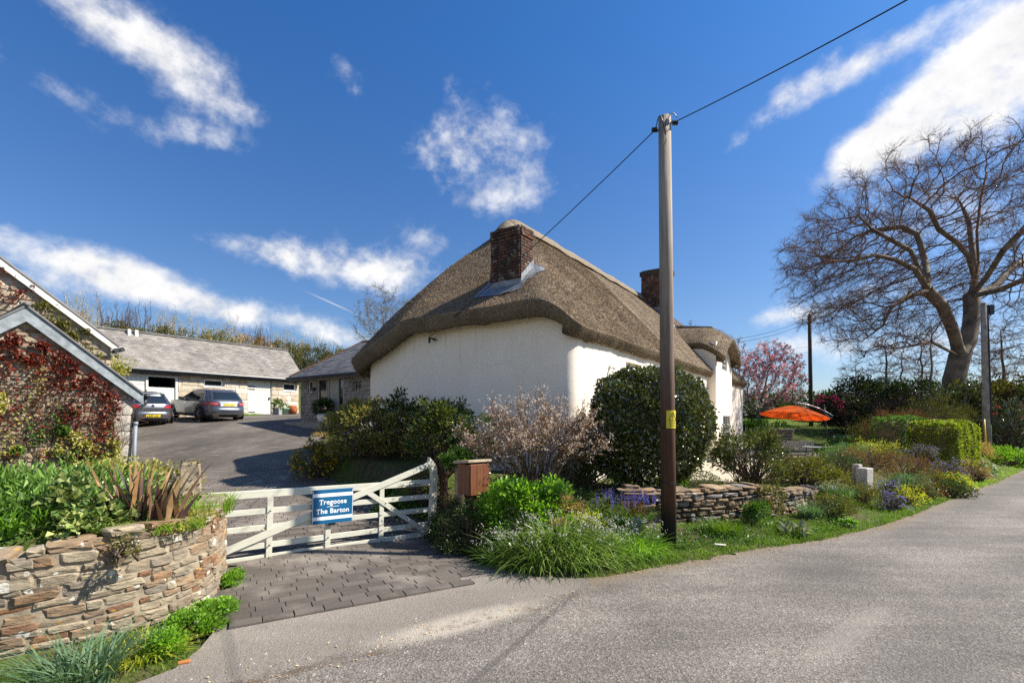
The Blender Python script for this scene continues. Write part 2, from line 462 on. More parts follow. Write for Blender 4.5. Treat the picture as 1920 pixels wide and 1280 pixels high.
def shrub(name, label, cat, loc, rad, zc, n, leaf, mat, smat, seed, clusters=60, cr=.22, stems=10, shell=.55, up=.25, low=-.5,
          stem_r=.018, twigs=True, flower=None, group=None, base_r=.15, zmin=.02, leafname='foliage', fold=.22):
    rng = np.random.default_rng(seed)
    root = thing(name, label, cat, loc, 0, group)
    P, D, cc = crown_points(rng, n, rad, zc, clusters, cr, shell, zmin, low)
    D = unit(D + np.array([0, 0, up]))
    L = leaf[0] * rng.uniform(.65, 1.25, len(P))
    leaves(leafname, P, D, L, L * (leaf[1] / leaf[0]), mat, root, fold=fold, rng=rng)
    if stems:
        a = rng.uniform(0, 2 * np.pi, len(cc)); r = base_r * np.sqrt(rng.uniform(0, 1, len(cc)))
        A = np.stack([r * np.cos(a), r * np.sin(a), np.full(len(cc), -.05)], 1)
        A = A[rng.integers(0, min(stems, len(A)), len(A))]
        e = bent_stems(A, cc, stem_r, stem_r * .35, rng)
        tubes_obj('stem', *e, smat, root, 5)
    if flower:
        nf, rf, fm, fname = flower[:4]
        k = rng.choice(len(P), min(nf, len(P)), replace=False)
        flowers(fname, P[k] + D[k] * leaf[0] * .8, unit(D[k] + np.array([0, 0, .2])), rf * rng.uniform(.7, 1.2, len(k)), fm, root)
    return root
def under(name, poly, n, hmax, leaf, mat, seed):
    rg = np.random.default_rng(seed); q = scatter_poly(poly, n, rg)
    q = q[~inside(q[:, 0], q[:, 1], ROAD) & ~inside(q[:, 0], q[:, 1], DRIVE)]
    t = np.sin(q[:, 0] * 2.9 + seed) * np.cos(q[:, 1] * 3.3 - seed * 1.7) * .5 + .5
    q = q[rg.uniform(size=len(q)) < t ** 1.5 + .08]; t = np.sin(q[:, 0] * 2.9 + seed) * np.cos(q[:, 1] * 3.3 - seed * 1.7) * .5 + .5
    m = len(q); P = np.stack([q[:, 0], q[:, 1], H(q[:, 0], q[:, 1]) + rg.uniform(0, 1, m) * hmax * t], 1)
    return tag(leaves(name, P, unit(rdir(m, rg) + [0, 0, .5]), leaf[0] * rg.uniform(.6, 1.3, m), leaf[1], mat, rng=rg), kind='stuff')
def clump(name, label, cat, loc, rx, ry, n, h, w, mat, seed, lean=(.2, .9), droop=.25, rot=0., dome=0., flower=None, group=None, out=.6, segs=4, part='leaf_blade'):
    """tuft of strap leaves over an ellipse, leaning outwards"""
    rng = np.random.default_rng(seed)
    root = thing(name, label, cat, loc, rot, group)
    a = rng.uniform(0, 2 * np.pi, n); r = np.sqrt(rng.uniform(0, 1, n))
    P = np.stack([rx * r * np.cos(a), ry * r * np.sin(a), dome * (1 - r * r) - .02], 1)
    az = np.where(rng.uniform(size=n) < out, a + rng.normal(size=n) * .5, rng.uniform(0, 2 * np.pi, n))
    H = h * rng.uniform(.6, 1.15, n)
    V, F = blade_arrays(P, H, w * rng.uniform(.7, 1.2, n), az, rng.uniform(lean[0], lean[1], n), droop * rng.uniform(.3, 1.3, n), segs, rng)
    o = link(part, np_mesh(part, V, F), mat, root); o['kind'] = 'stuff'
    if flower:
        nf, fh, rf, fm, style, smat = flower
        a = rng.uniform(0, 2 * np.pi, nf); r = np.sqrt(rng.uniform(0, 1, nf)) * .95
        B = np.stack([rx * r * np.cos(a), ry * r * np.sin(a), dome * (1 - r * r)], 1)
        T = B + np.stack([np.cos(a) * .12, np.sin(a) * .12, fh * rng.uniform(.75, 1.15, nf)], 1) + rng.normal(size=(nf, 3)) * [.06, .06, .02]
        tubes_obj('flower_stem', B, T, np.full(nf, .003), np.full(nf, .002), smat, root, 3)['kind'] = 'stuff'
        if style == 'umbel':
            k = 4; Q = np.repeat(T, k, 0) + rng.normal(size=(nf * k, 3)) * [.024, .024, .018]
            N = unit(rng.normal(size=(nf * k, 3)) * .7 + np.array([0, -.3, -.3]))
            flowers('blossom', Q, N, rf * rng.uniform(.7, 1.2, nf * k), fm, root, 4, .5, .8)
        elif style == 'spike':
            k = 12; t = np.tile(np.linspace(0, 1, k), nf)
            Q = np.repeat(T, k, 0) + np.stack([0 * t, 0 * t, t * .16], 1) + rng.normal(size=(nf * k, 3)) * .010
            N = unit(rng.normal(size=(nf * k, 3)) + np.array([0, 0, -.3]))
            flowers('blossom', Q, N, rf * (1.15 - t * .5), fm, root, 4, .6, .8)
        else:
            N = unit(rng.normal(size=(nf, 3)) * .5 + np.array([.2, -.5, .8]))
            flowers('blossom', T, N, rf * rng.uniform(.8, 1.2, nf), fm, root, 6, .6, .3)
    return root
def colonize(init, parents, attr, step, infl, kill, iters, rng, up=0.0, grav=0.0, jitter=.12):
    nodes = [np.array(p, float) for p in init]; par = list(parents)
    N = np.array(nodes)
    d = np.linalg.norm(attr[:, None] - N[None], axis=2); near = d.argmin(1); dist = d.min(1)
    alive = np.ones(len(attr), bool)
    for it in range(iters):
        act = alive & (dist < infl)
        if not act.any():
            act = alive & (dist < infl * 3)
            if not act.any(): break
        ids = near[act]; vec = unit(attr[act] - N[ids])
        u, inv = np.unique(ids, return_inverse=True)
        s = np.zeros((len(u), 3)); np.add.at(s, inv, vec)
        s = unit(s) + rng.normal(size=s.shape) * jitter + np.array([0, 0, up])
        new = N[u] + unit(s) * step
        b = len(N); N = np.concatenate([N, new]); par += list(u)
        dn = np.full(len(attr), 1e9); nn = np.zeros(len(attr), int)
        for c0 in range(0, len(new), 256):
            dd = np.linalg.norm(attr[:, None] - new[None, c0:c0 + 256], axis=2)
            j = dd.argmin(1); v = dd[np.arange(len(attr)), j]; q = v < dn; dn[q] = v[q]; nn[q] = j[q] + c0
        q = dn < dist; dist[q] = dn[q]; near[q] = nn[q] + b
        alive &= dist > kill
        if not alive.any() or len(N) > 16000: break
    return N, np.array(par)
def pipe_radius(N, par, tip, expo=2.3, rmax=None):
    n = len(N); acc = np.zeros(n); ch = np.zeros(n, int)
    for i in range(n):
        if par[i] >= 0: ch[par[i]] += 1
    # parents always come before children
    for i in range(n - 1, -1, -1):
        if acc[i] == 0: acc[i] = tip ** expo
        if par[i] >= 0: acc[par[i]] += acc[i]
    r = acc ** (1 / expo)
    if rmax: r = np.minimum(r, rmax) if r.max() > rmax * 3 else r * (rmax / r.max()) ** np.clip((r / r.max()) ** .3, 0, 1)
    return r, ch
def bare_tree(name, label, cat, loc, skel, attr, step, infl, kill, tip, rmax, bark, twigmat, seed, twig=(3, .5, .005), group=None, up=.05, iters=200, jitter=.14, trunk_k=9, expo=2.3, dens=1.0):
    rng = np.random.default_rng(seed)
    root = thing(name, label, cat, loc, 0, group)
    init = [p for p, _ in skel]; par = [q for _, q in skel]
    N, pr = colonize(init, par, attr, step, infl, kill, iters, rng, up, 0, jitter)
    r, ch = pipe_radius(N, pr, tip, expo, rmax)
    i = np.arange(len(N)); e = i[pr >= 0]
    R1 = r[e]; R0 = np.minimum(r[pr[e]], R1 * 1.35)
    big = R1 > max(tip * 4, rmax * .16)
    V, F = edge_tubes(N[pr[e]][big], N[e][big] + unit(N[e] - N[pr[e]])[big] * R1[big][:, None] * .25, R0[big], R1[big], trunk_k)
    # slight irregularity of thick limbs
    V = V + np.stack([np.sin(V[:, 2] * 3 + V[:, 1]), np.cos(V[:, 2] * 2.3 + V[:, 0]), 0 * V[:, 0]], 1) * .015 * min(1, rmax * 2)
    link('trunk', np_mesh('trunk', V, F, True), bark, root)
    sm = ~big
    P0 = [N[pr[e]][sm]]; P1 = [N[e][sm]]; A0 = [R0[sm]]; A1 = [R1[sm]]
    tn, tl, tr = twig
    cand = e[(r[e] < tip * 3.2)]
    base = np.repeat(cand, tn)
    if dens < 1: base = base[rng.uniform(size=len(base)) < dens]
    dr = unit(N[base] - N[pr[base]])
    d1 = unit(dr * .8 + rdir(len(base), rng) * .75 + np.array([0, 0, .12]))
    l1 = tl * rng.uniform(.4, 1.1, len(base))[:, None]
    B0 = N[base] + (N[pr[base]] - N[base]) * rng.uniform(0, 1, (len(base), 1)); B1 = B0 + d1 * l1
    P0.append(B0); P1.append(B1); A0.append(np.full(len(base), tr)); A1.append(np.full(len(base), tr * .7))
    q0 = np.repeat(np.arange(len(base)), 3)
    s0 = B0[q0] + (B1 - B0)[q0] * rng.uniform(.3, 1, (len(q0), 1))
    s1 = s0 + unit(d1[q0] + rdir(len(q0), rng) * .8) * l1[q0] * rng.uniform(.35, .7, (len(q0), 1))
    P0.append(s0); P1.append(s1); A0.append(np.full(len(q0), tr * .75)); A1.append(np.full(len(q0), tr * .45))
    tubes_obj('crown', np.concatenate(P0), np.concatenate(P1), np.concatenate(A0), np.concatenate(A1), twigmat, root, 3)
    return root, N, r, s1
# stones ---------------------------------------------------------------
def stone_mesh(seed, k=10, box=.0, back=.6):
    rng = np.random.default_rng(seed)
    t = np.linspace(0, 2 * np.pi, k, endpoint=False) + rng.uniform(-.12, .12, k)
    ex = 2 / (5.0 + box)
    cx = np.sign(np.cos(t)) * np.abs(np.cos(t)) ** ex; cz = np.sign(np.sin(t)) * np.abs(np.sin(t)) ** ex
    j = 1 + rng.uniform(-.17, .07, k) * (1 - box * .06)
    cx = cx * j; cz = cz * (1 + rng.uniform(-.20, .08, k)) + cx * rng.uniform(-.13, .13)
    V = []
    for sc, y, a in ((.97, back, 0), (1., -.15, .03), (.97, -.70, .07), (.82, -1.0, .14)):
        for i in range(k):
            V.append((cx[i] * sc, y + rng.uniform(-a, a), cz[i] * sc))
    V.append((rng.uniform(-.2, .2), -1.05, rng.uniform(-.2, .2)))
    F = []
    for r_ in range(3):
        for i in range(k):
            q = (i + 1) % k; F.append((r_ * k + i, r_ * k + q, (r_ + 1) * k + q, (r_ + 1) * k + i))
    for i in range(k): F.append((3 * k + i, 3 * k + (i + 1) % k, 4 * k))
    me = bpy.data.meshes.new('stone'); me.from_pydata([tuple(map(float, v)) for v in V], [], F); me.update()
    return me
def block_mesh(seed, jit=.05, back=.5):
    rng = np.random.default_rng(seed)
    c = [(-1, -1), (0, -1), (1, -1), (1, 0), (1, 1), (0, 1), (-1, 1), (-1, 0)]
    V = []
    for sc, y in ((1, back), (1, -.55), (.90, -1.0)):
        for x, z in c:
            V.append((x * (sc if sc == 1 else .95) + rng.uniform(-jit, jit), y + rng.uniform(-jit, jit) * 2 * (y < 0), z * sc + rng.uniform(-jit, jit) * 1.4))
    V.append((0, -1.0 + rng.uniform(-.1, .1), 0))
    F = []
    for r_ in range(2):
        for i in range(8):
            q = (i + 1) % 8; F.append((r_ * 8 + i, r_ * 8 + q, (r_ + 1) * 8 + q, (r_ + 1) * 8 + i))
    for i in range(8): F.append((16 + i, 16 + (i + 1) % 8, 24))
    me = bpy.data.meshes.new('stone'); me.from_pydata([tuple(map(float, v)) for v in V], [], F); me.update()
    return me
_cache = {}
def variants(kind, mat, n=10):
    key = (kind, mat.name)
    if key not in _cache:
        L = []
        for i in range(n):
            me = stone_mesh(100 + i, back=.6) if kind == 'stone' else (stone_mesh(300 + i, 10, 3.0) if kind == 'flat' else block_mesh(500 + i, .035 if kind == 'brick' else .06))
            me.materials.append(mat)
            if kind == 'block': me.polygons.foreach_set('use_smooth', [True] * len(me.polygons))
            L.append(me)
        _cache[key] = L
    return _cache[key]
def coursed_face(parent, mats, x0, x1, z0, z1, ch, bw, seed, openings=(), kind='block', depth=.05, y=0.0, gap=.012, name='stone', top=None, limit=300, jz=.25):
    """courses of stones on the local plane y (front towards -y); openings (xa,xb,za,zb); top(x) limits height"""
    rng = random.Random(seed); z = z0; cnt = 0; row = 0
    while z < z1 - .03 and cnt < limit:
        h = ch * rng.uniform(1 - jz, 1 + jz); h = min(h, z1 - z)
        x = x0 - rng.uniform(0, bw[0]) * (row % 2 == 1); row += 1
        while x < x1 - .02:
            w = rng.uniform(*bw); a, b = max(x, x0), min(x + w, x1); x += w
            segs = [(a, b)]
            for (oa, ob, za, zb) in openings:
                if z + h * .6 > za and z + h * .4 < zb:
                    ns = []
                    for (p, q) in segs:
                        if q <= oa or p >= ob: ns.append((p, q)); continue
                        if p < oa: ns.append((p, oa))
                        if q > ob: ns.append((ob, q))
                    segs = ns
            for (p, q) in segs:
                if q - p < .06: continue
                hh = h
                if top is not None:
                    tz = min(top(p), top(q))
                    if z > tz - .05: continue
                    hh = min(h, tz - z)
                m_ = rng.choice(mats); me = rng.choice(variants(kind, m_))
                link(name, me, None, parent, ((p + q) / 2, y, z + hh / 2), (rng.uniform(-.04, .04), rng.uniform(-.03, .03), rng.uniform(-.03, .03)),
                     ((q - p) / 2 - gap / 2, depth * rng.uniform(.7, 1.2), hh / 2 - gap / 2)); cnt += 1
        z += h
    return cnt
def wall_sheet(parent, name, mat, x0, x1, z0, z1, openings=(), y=0.0, reveal=.18, top=None, step=None, backy=None, bulge=0.0, seed=0):
    """vertical wall in the local x-z plane with openings and reveals going back (+y)"""
    xs = sorted({x0, x1, *[o[0] for o in openings], *[o[1] for o in openings]}); zs = sorted({z0, z1, *[o[2] for o in openings], *[o[3] for o in openings]})
    def sub(a):
        if not step: return a
        r = []
        for p, q in zip(a, a[1:]):
            k = max(1, int((q - p) / step)); r += [p + (q - p) * i / k for i in range(k)]
        return r + [a[-1]]
    xs, zs = sub(xs), sub(zs); b = MB(); rr = random.Random(seed)
    ph = [rr.uniform(0, 6) for _ in range(4)]
    def Y(x, z): return y + bulge * min(1, max(0, (x - x0) / .8)) * min(1, max(0, (x1 - x) / .8)) * (math.sin(x * 1.7 + ph[0]) * math.cos(z * 2.1 + ph[1]) + .6 * math.sin(x * 4.1 + z * 3.3 + ph[2]))
    def Z(x, z): return min(z, top(x)) if top else z
    idx = {}
    def vid(i, j):
        if (i, j) not in idx:
            idx[(i, j)] = len(b.v); b.v.append((xs[i], Y(xs[i], zs[j]), Z(xs[i], zs[j])))
        return idx[(i, j)]
    for i in range(len(xs) - 1):
        for j in range(len(zs) - 1):
            cx, cz = (xs[i] + xs[i + 1]) / 2, (zs[j] + zs[j + 1]) / 2
            if any(o[0] < cx < o[1] and o[2] < cz < o[3] for o in openings): continue
            b.f.append((vid(i, j), vid(i + 1, j), vid(i + 1, j + 1), vid(i, j + 1))); b.m.append(0)
    for (a, c, d, e) in openings:
        r = y + reveal; f = y + .0
        for q in (((a, f, d), (a, r, d), (a, r, e), (a, f, e)), ((c, f, d), (c, f, e), (c, r, e), (c, r, d)), ((a, f, e), (a, r, e), (c, r, e), (c, f, e)), ((a, f, d), (c, f, d), (c, r, d), (a, r, d))):
            b.add(q, [(0, 1, 2, 3)])
    me = bpy.data.meshes.new(name); me.from_pydata(b.v, [], b.f); me.update()
    if step: me.polygons.foreach_set('use_smooth', [len(p.vertices) == 4 for p in me.polygons])
    return link(name, me, mat, parent)
def window(parent, x0, x1, z0, z1, y, frame, glass, nx=2, nz=3, fw=.06, bar=.022, sill=None, name='window'):
    """window > pane, glazing bars as geometry in the frame; at local plane y, faces -y"""
    f = MB()
    f.box(x0, x0 + fw, y, y + .06, z0, z1); f.box(x1 - fw, x1, y, y + .06, z0, z1)
    f.box(x0 + fw, x1 - fw, y + .002, y + .058, z0, z0 + fw); f.box(x0 + fw, x1 - fw, y + .002, y + .058, z1 - fw, z1)
    w = (x1 - x0 - 2 * fw); h = (z1 - z0 - 2 * fw)
    for i in range(1, nx):
        x = x0 + fw + w * i / nx; f.box(x - bar / 2, x + bar / 2, y + .012, y + .048, z0 + fw, z1 - fw)
    for i in range(1, nz):
        z = z0 + fw + h * i / nz; f.box(x0 + fw, x1 - fw, y + .014, y + .046, z - bar / 2, z + bar / 2)
    wo = f.build(name, frame, parent)
    for i in range(nx):
        for j in range(nz):
            g = MB(); xa = x0 + fw + w * i / nx; za = z0 + fw + h * j / nz
            g.box(xa, xa + w / nx, y + .030, y + .034, za, za + h / nz)
            g.build('pane', glass, wo)
    if sill: s = MB(); s.box(x0 - .06, x1 + .06, y - sill, y + .05, z0 - .06, z0 - .002); s.build('sill', frame, wo)
    return wo
# ------------------------------------------------------------------ frame shared by the buildings (55 degrees)
ROT = R(55)
U2 = np.array([math.cos(ROT), math.sin(ROT)]); V2 = np.array([-math.sin(ROT), math.cos(ROT)])
CC = np.array([1.36, 10.9])                          # cottage corner nearest the lane
CL, CWD, EAVE = 21.6, 7.3, 3.9                       # length, depth
def cw(a, b, z=0.0):
    p = CC + U2 * a + V2 * b
    return Vector((p[0], p[1], z))
def sstep(a, b, x):
    t = np.clip((x - a) / (b - a), 0, 1); return t * t * (3 - 2 * t)
VERGE = [(-1.45, 9.15), (-1.15, 8.15), (-.5, 7.1), (.28, 6.42), (.84, 6.28), (1.45, 6.5), (2.4, 6.95), (3.53, 7.56), (5.5, 8.4), (7.25, 9.45), (9.3, 10.9), (11.5, 12.6), (16.2, 16.0), (21.2, 19.9), (29, 26), (36, 32), (60, 50)]
ROAD = [(-2.95, 4.70), (-3.2, 5.0), (-.95, 6.4), (-.62, 7.1)] + VERGE[3:] + [(400, 300), (400, -300), (-300, -300), (-300, -120), (-60, -22), (-20, -4.6), (-8, .7), (-5.0, 2.35), (-3.9, 3.05), (-3.15, 3.62), (-2.88, 4.05), (-2.86, 4.4)]
DRIVE = [(-2.95, 4.70), (-.55, 6.05), (-.45, 6.95), (-1.15, 8.15), (-1.45, 9.2), (-2.2, 10.4), (-3.4, 11.5), (-5.2, 12.9), (-6.3, 15), (-7.0, 17.3), (-7.5, 19.8), (-9.8, 22.0), (-9.8, 27), (-13.7, 31.6), (-21, 21.2), (-16.5, 17.2), (-14.0, 17.2), (-10.15, 12.7), (-7.5, 9.0), (-5.1, 6.9), (-4.2, 6.9), (-3.75, 6.2), (-3.5, 5.5), (-3.35, 5.05)]
def seg_dist(x, y, poly, closed=False):
    p = np.array(poly); a = p[:-1]; b = p[1:]
    if closed: a = p; b = np.roll(p, -1, 0)
    d = np.full(x.shape, 1e9)
    for (ax, ay), (bx, by) in zip(a, b):
        vx, vy = bx - ax, by - ay
        t = np.clip(((x - ax) * vx + (y - ay) * vy) / (vx * vx + vy * vy), 0, 1)
        d = np.minimum(d, np.hypot(x - ax - t * vx, y - ay - t * vy))
    return d
def inside(x, y, poly):
    p = np.array(poly); q = np.roll(p, -1, 0); c = np.zeros(x.shape, bool)
    for (ax, ay), (bx, by) in zip(p, q):
        if ay == by: continue
        k = ((ay > y) != (by > y)) & (x < (bx - ax) * (y - ay) / (by - ay) + ax)
        c ^= k
    return c
def H0(x, y):
    """height of the finished ground without the garden banks: the yard slopes up behind the gate"""
    a = (x - CC[0]) * U2[0] + (y - CC[1]) * U2[1]; b = (x - CC[0]) * V2[0] + (y - CC[1]) * V2[1]
    yy = y - 8.9
    s = .15 * (np.sqrt(yy * yy + 1.0) + yy) / 2
    s = s - .15 * (np.sqrt((y - 22.8) ** 2 + 1.0) + y - 22.8) / 2 + .045 * np.clip(y - 23, 0, 11)
    m = 1 - sstep(-1.6, 1.2, a) * (1 - sstep(2, 7, b))
    h = s * m
    h = h - .20 * np.exp(-((x + 1.2) ** 2 + (y - 9.0) ** 2) / 2.2)
    lawn = .14 * np.clip(y - 29.5, 0, 14.5) * sstep(2, 5, seg_dist(x, y, VERGE)) * (1 - m) * sstep(6, 10, x)
    h = h + lawn * (~inside(x, y, ROAD))
    vv = x * V2[0] + y * V2[1]
    hill = 3.1 * sstep(33.3, 36.0, vv) * (1 - sstep(27, 33, x * U2[0] + y * U2[1]))
    return h + hill
def H(x, y):
    x = np.asarray(x, float); y = np.asarray(y, float)
    h = H0(x, y)
    ir = inside(x, y, ROAD); idr = inside(x, y, DRIVE)
    d = seg_dist(x, y, VERGE)
    a = (x - CC[0]) * U2[0] + (y - CC[1]) * U2[1]; b = (x - CC[0]) * V2[0] + (y - CC[1]) * V2[1]
    wx = sstep(1.7, 2.4, x) * (1 - sstep(6.7, 7.8, x))
    bank = (.60 * sstep(.45, 1.9, d) * (1 - wx) + wx * (.10 * sstep(.2, .9, d) + .46 * sstep(1.45, 1.8, d))) * (1 - sstep(5.0, 7.0, d))
    terr = sstep(3.0, 5.0, a) * sstep(-3.6, -2.6, b) * (1 - sstep(21, 24, a))
    bank = bank * (1 - .9 * terr) * sstep(-3.0, -1.6, a + .25 * b) * (y > 4)
    h = h + bank * (~ir) * (~idr)
    # raised bed behind the low roadside wall, up to the outbuilding
    gwd = seg_dist(x, y, GW); ib = inside(x, y, BED) & (gwd > .28)
    h = np.maximum(h, np.where(ib, .95 + 0 * x, -99))
    return h
GW = [(-9.5, 1.6), (-6.6, 2.95), (-5.2, 3.68), (-4.4, 4.16), (-3.85, 4.6), (-3.52, 5.1), (-3.46, 5.65), (-3.66, 6.2), (-4.02, 6.62)]   # outer face of the low wall
BED = GW + [(-5.0, 6.9), (-7.4, 9.0), (-9.9, 12.5), (-13, 9.0), (-13, 3)]
def gz(x, y): return float(H(np.array([x]), np.array([y]))[0])
def at(px, py, d): return Vector(((px - 960) / 900 * d, d, EYE + (785 - py) / 900 * d))
def on(px, d):
    x = (px - 960) / 900 * d; return Vector((x, d, gz(x, d)))

# ------------------------------------------------------------------ shared materials
GRASS_COLS = [(.035, .075, .010), (.075, .135, .016), (.12, .19, .022), (.06, .11, .02)]
m_grass = foliage('grass_blades', GRASS_COLS, .5, .25, .4)
m_grass_lt = foliage('grass_light', [(.10, .19, .02), (.16, .27, .03), (.20, .29, .05)], .5, .25, .45)
m_leaf_dk = foliage('leaf_dark', [(.018, .034, .008), (.033, .058, .012), (.055, .08, .018), (.075, .10, .025)], .30, .5, .18)
m_leaf_gl = foliage('leaf_glossy', [(.026, .038, .008), (.045, .062, .012), (.075, .095, .02), (.14, .15, .045)], .20, .9, .10)
m_leaf_gl.node_tree.nodes['Principled BSDF'].inputs['Coat Weight'].default_value = .7; m_leaf_gl.node_tree.nodes['Principled BSDF'].inputs['Coat Roughness'].default_value = .12
m_leaf_md = foliage('leaf_mid', [(.03, .07, .012), (.055, .12, .02), (.09, .17, .025)], .42, .4, .3)
m_leaf_br = foliage('leaf_bright', [(.07, .16, .015), (.12, .24, .025), (.17, .30, .03)], .42, .4, .4)
m_leaf_yl = foliage('leaf_yellow', [(.13, .17, .02), (.25, .29, .03), (.38, .38, .06), (.20, .24, .03)], .42, .35, .4)
m_leaf_ye = foliage('leaf_variegated', [(.22, .23, .035), (.36, .35, .09), (.46, .43, .16), (.12, .17, .03)], .42, .35, .35, gain=1.05)
m_leaf_ol = foliage('leaf_olive', [(.06, .065, .015), (.10, .10, .022), (.15, .14, .035), (.07, .09, .02)], .45, .35, .25)
m_leaf_bz = foliage('leaf_bronze', [(.08, .075, .02), (.16, .15, .035), (.25, .25, .07), (.07, .10, .022), (.27, .16, .06)], .40, .4, .25)
m_leaf_rd = foliage('leaf_red', [(.06, .012, .008), (.13, .018, .012), (.19, .04, .02), (.09, .03, .02)], .42, .35, .3, (1.5, .7, .5), gain=1.1)
m_heather = foliage('heather', [(.13, .055, .03), (.20, .08, .04), (.16, .10, .05), (.10, .09, .03)], .6, .2, .2)
m_drygr = foliage('dry_stalk', [(.22, .15, .07), (.32, .24, .12), (.40, .32, .18)], .7, .15, .25)
m_blueg = foliage('leaf_bluegreen', [(.05, .11, .06), (.09, .16, .09), (.13, .20, .11)], .45, .35, .3)
m_copper = foliage('leaf_copper', [(.12, .07, .035), (.18, .105, .05), (.25, .165, .09), (.09, .06, .03)], .5, .3, .3, (1.3, 1.0, .7))
m_white = foliage('petal_white', [(.70, .70, .66), (.80, .80, .78)], .5, .2, .35, (1, 1, 1), gain=1.0)
m_blush = foliage('petal_blush', [(.68, .60, .52), (.78, .73, .66), (.60, .50, .41)], .5, .2, .35, (1, 1, 1), gain=1.0)
m_blue = foliage('petal_blue', [(.10, .10, .42), (.16, .15, .55), (.24, .20, .60)], .5, .2, .3, (1, 1, 1.2), gain=1.0)
m_lilac = foliage('petal_lilac', [(.20, .16, .45), (.30, .25, .55), (.14, .12, .35)], .5, .2, .3, (1, 1, 1.2), gain=1.0)
m_pink = foliage('petal_pink', [(.66, .30, .36), (.78, .46, .50), (.85, .66, .67), (.68, .22, .32)], .5, .2, .35, (1, .9, .9), gain=1.0)
m_magenta = foliage('petal_magenta', [(.42, .01, .16), (.55, .03, .22)], .5, .2, .35, (1, .8, .9), gain=1.0)
m_rosered = foliage('petal_red', [(.50, .06, .08), (.62, .14, .14)], .5, .2, .35, (1, .8, .8), gain=1.0)
m_yellowf = foliage('petal_yellow', [(.72, .48, .02), (.80, .60, .04)], .5, .2, .35, (1, 1, .6), gain=1.0)
m_phorm = foliage('flax_leaf', [(.05, .025, .022), (.10, .05, .04), (.16, .09, .055), (.30, .17, .05), (.07, .05, .05)], .35, .45, .12, (1.4, .9, .6))
m_bark = plain('bark_grey', (.16, .14, .11), .85, .15, var=.4, scale=3, bump=.6)
m_beech = plain('beech_bark', (.155, .122, .088), .8, .2, var=.45, scale=1.6, bump=.4)
m_stem = plain('stem_brown', (.13, .095, .065), .8, .15, var=.3)
m_stem_pale = plain('stem_pale', (.34, .28, .20), .8, .15, var=.3)
m_stem_gr = plain('stem_green', (.10, .15, .04), .6, .25, var=.2)
m_twig = plain('twig_brown', (.135, .09, .07), .85, .1, var=.25, bump=0)
m_twig_rd = plain('twig_russet', (.155, .098, .066), .85, .1, var=.25, bump=0)
m_twig_pale = plain('twig_pale', (.42, .38, .28), .85, .1, var=.3, bump=0)
m_black = plain('black_plastic', (.012, .012, .013), .45, .4, bump=0)
m_iron = plain('dark_iron', (.03, .03, .032), .5, .5, .6, bump=.05)
m_lead = plain('lead_sheet', (.20, .212, .225), .5, .45, .35, var=.3, scale=5, bump=.15)

# ------------------------------------------------------------------ the ground sheet
def grid_axis(lo, hi, fine, grow, far):
    a = list(np.arange(lo, hi + fine / 2, fine)); s = fine; x = a[-1]
    while x < far: s *= grow; x += s; a.append(x)
    s = fine; x = a[0]; pre = []
    while x > -far: s *= grow; x -= s; pre.append(x)
    return np.array(pre[::-1] + a)
gx = grid_axis(-20, 24, .25, 1.13, 1500); gy = grid_axis(0, 34, .25, 1.13, 1500)
X, Y = np.meshgrid(gx, gy)
Zg = H(X.ravel(), Y.ravel())
xr, yr = X.ravel(), Y.ravel()
ir = inside(xr, yr, ROAD); idr = inside(xr, yr, DRIVE)
Zg = np.where(ir, Zg - .10, Zg)
near_r = (~ir) & (seg_dist(xr, yr, ROAD, True) < .3) & (np.hypot(xr, yr) < 60)
Zg = np.where(near_r, Zg - .015, Zg)
Zg = np.where(idr, Zg - .12, Zg)
Zg = Zg + (~ir) * (~idr) * (np.hypot(xr, yr) < 60) * .03 * np.sin(xr * 2.1 + 1.7 * np.sin(yr * 1.3)) * np.cos(yr * 2.7)
incot = (lambda a, b: (a > .3) & (a < CL - .3) & (b > .3) & (b < CWD - .3))((xr - CC[0]) * U2[0] + (yr - CC[1]) * U2[1], (xr - CC[0]) * V2[0] + (yr - CC[1]) * V2[1])
Zg = np.where(incot, -.2, Zg)
ny, nx = X.shape
ii = (np.arange(ny - 1)[:, None] * nx + np.arange(nx - 1)[None]).ravel()
Fg = np.stack([ii, ii + 1, ii + nx + 1, ii + nx], 1)
mg = M('ground_soil', .95, .1)
n1 = mg.noise(1.3, None, 8, .6); n2 = mg.noise(16, None, 6, .7)
cg = mg.mix(mg.mr(n1, .40, .60), C(.075, .105, .022), C(.10, .085, .045))
cg = mg.mix(1.0, cg, mg.ramp(n2, [(.3, .55), (.7, 1.4)]), 'MULTIPLY')
mg.col(cg); mg.bump(n2, .8, .05)
tag(link('ground', np_mesh('ground', np.stack([xr, yr, Zg], 1), Fg, True), mg.m), kind='structure')

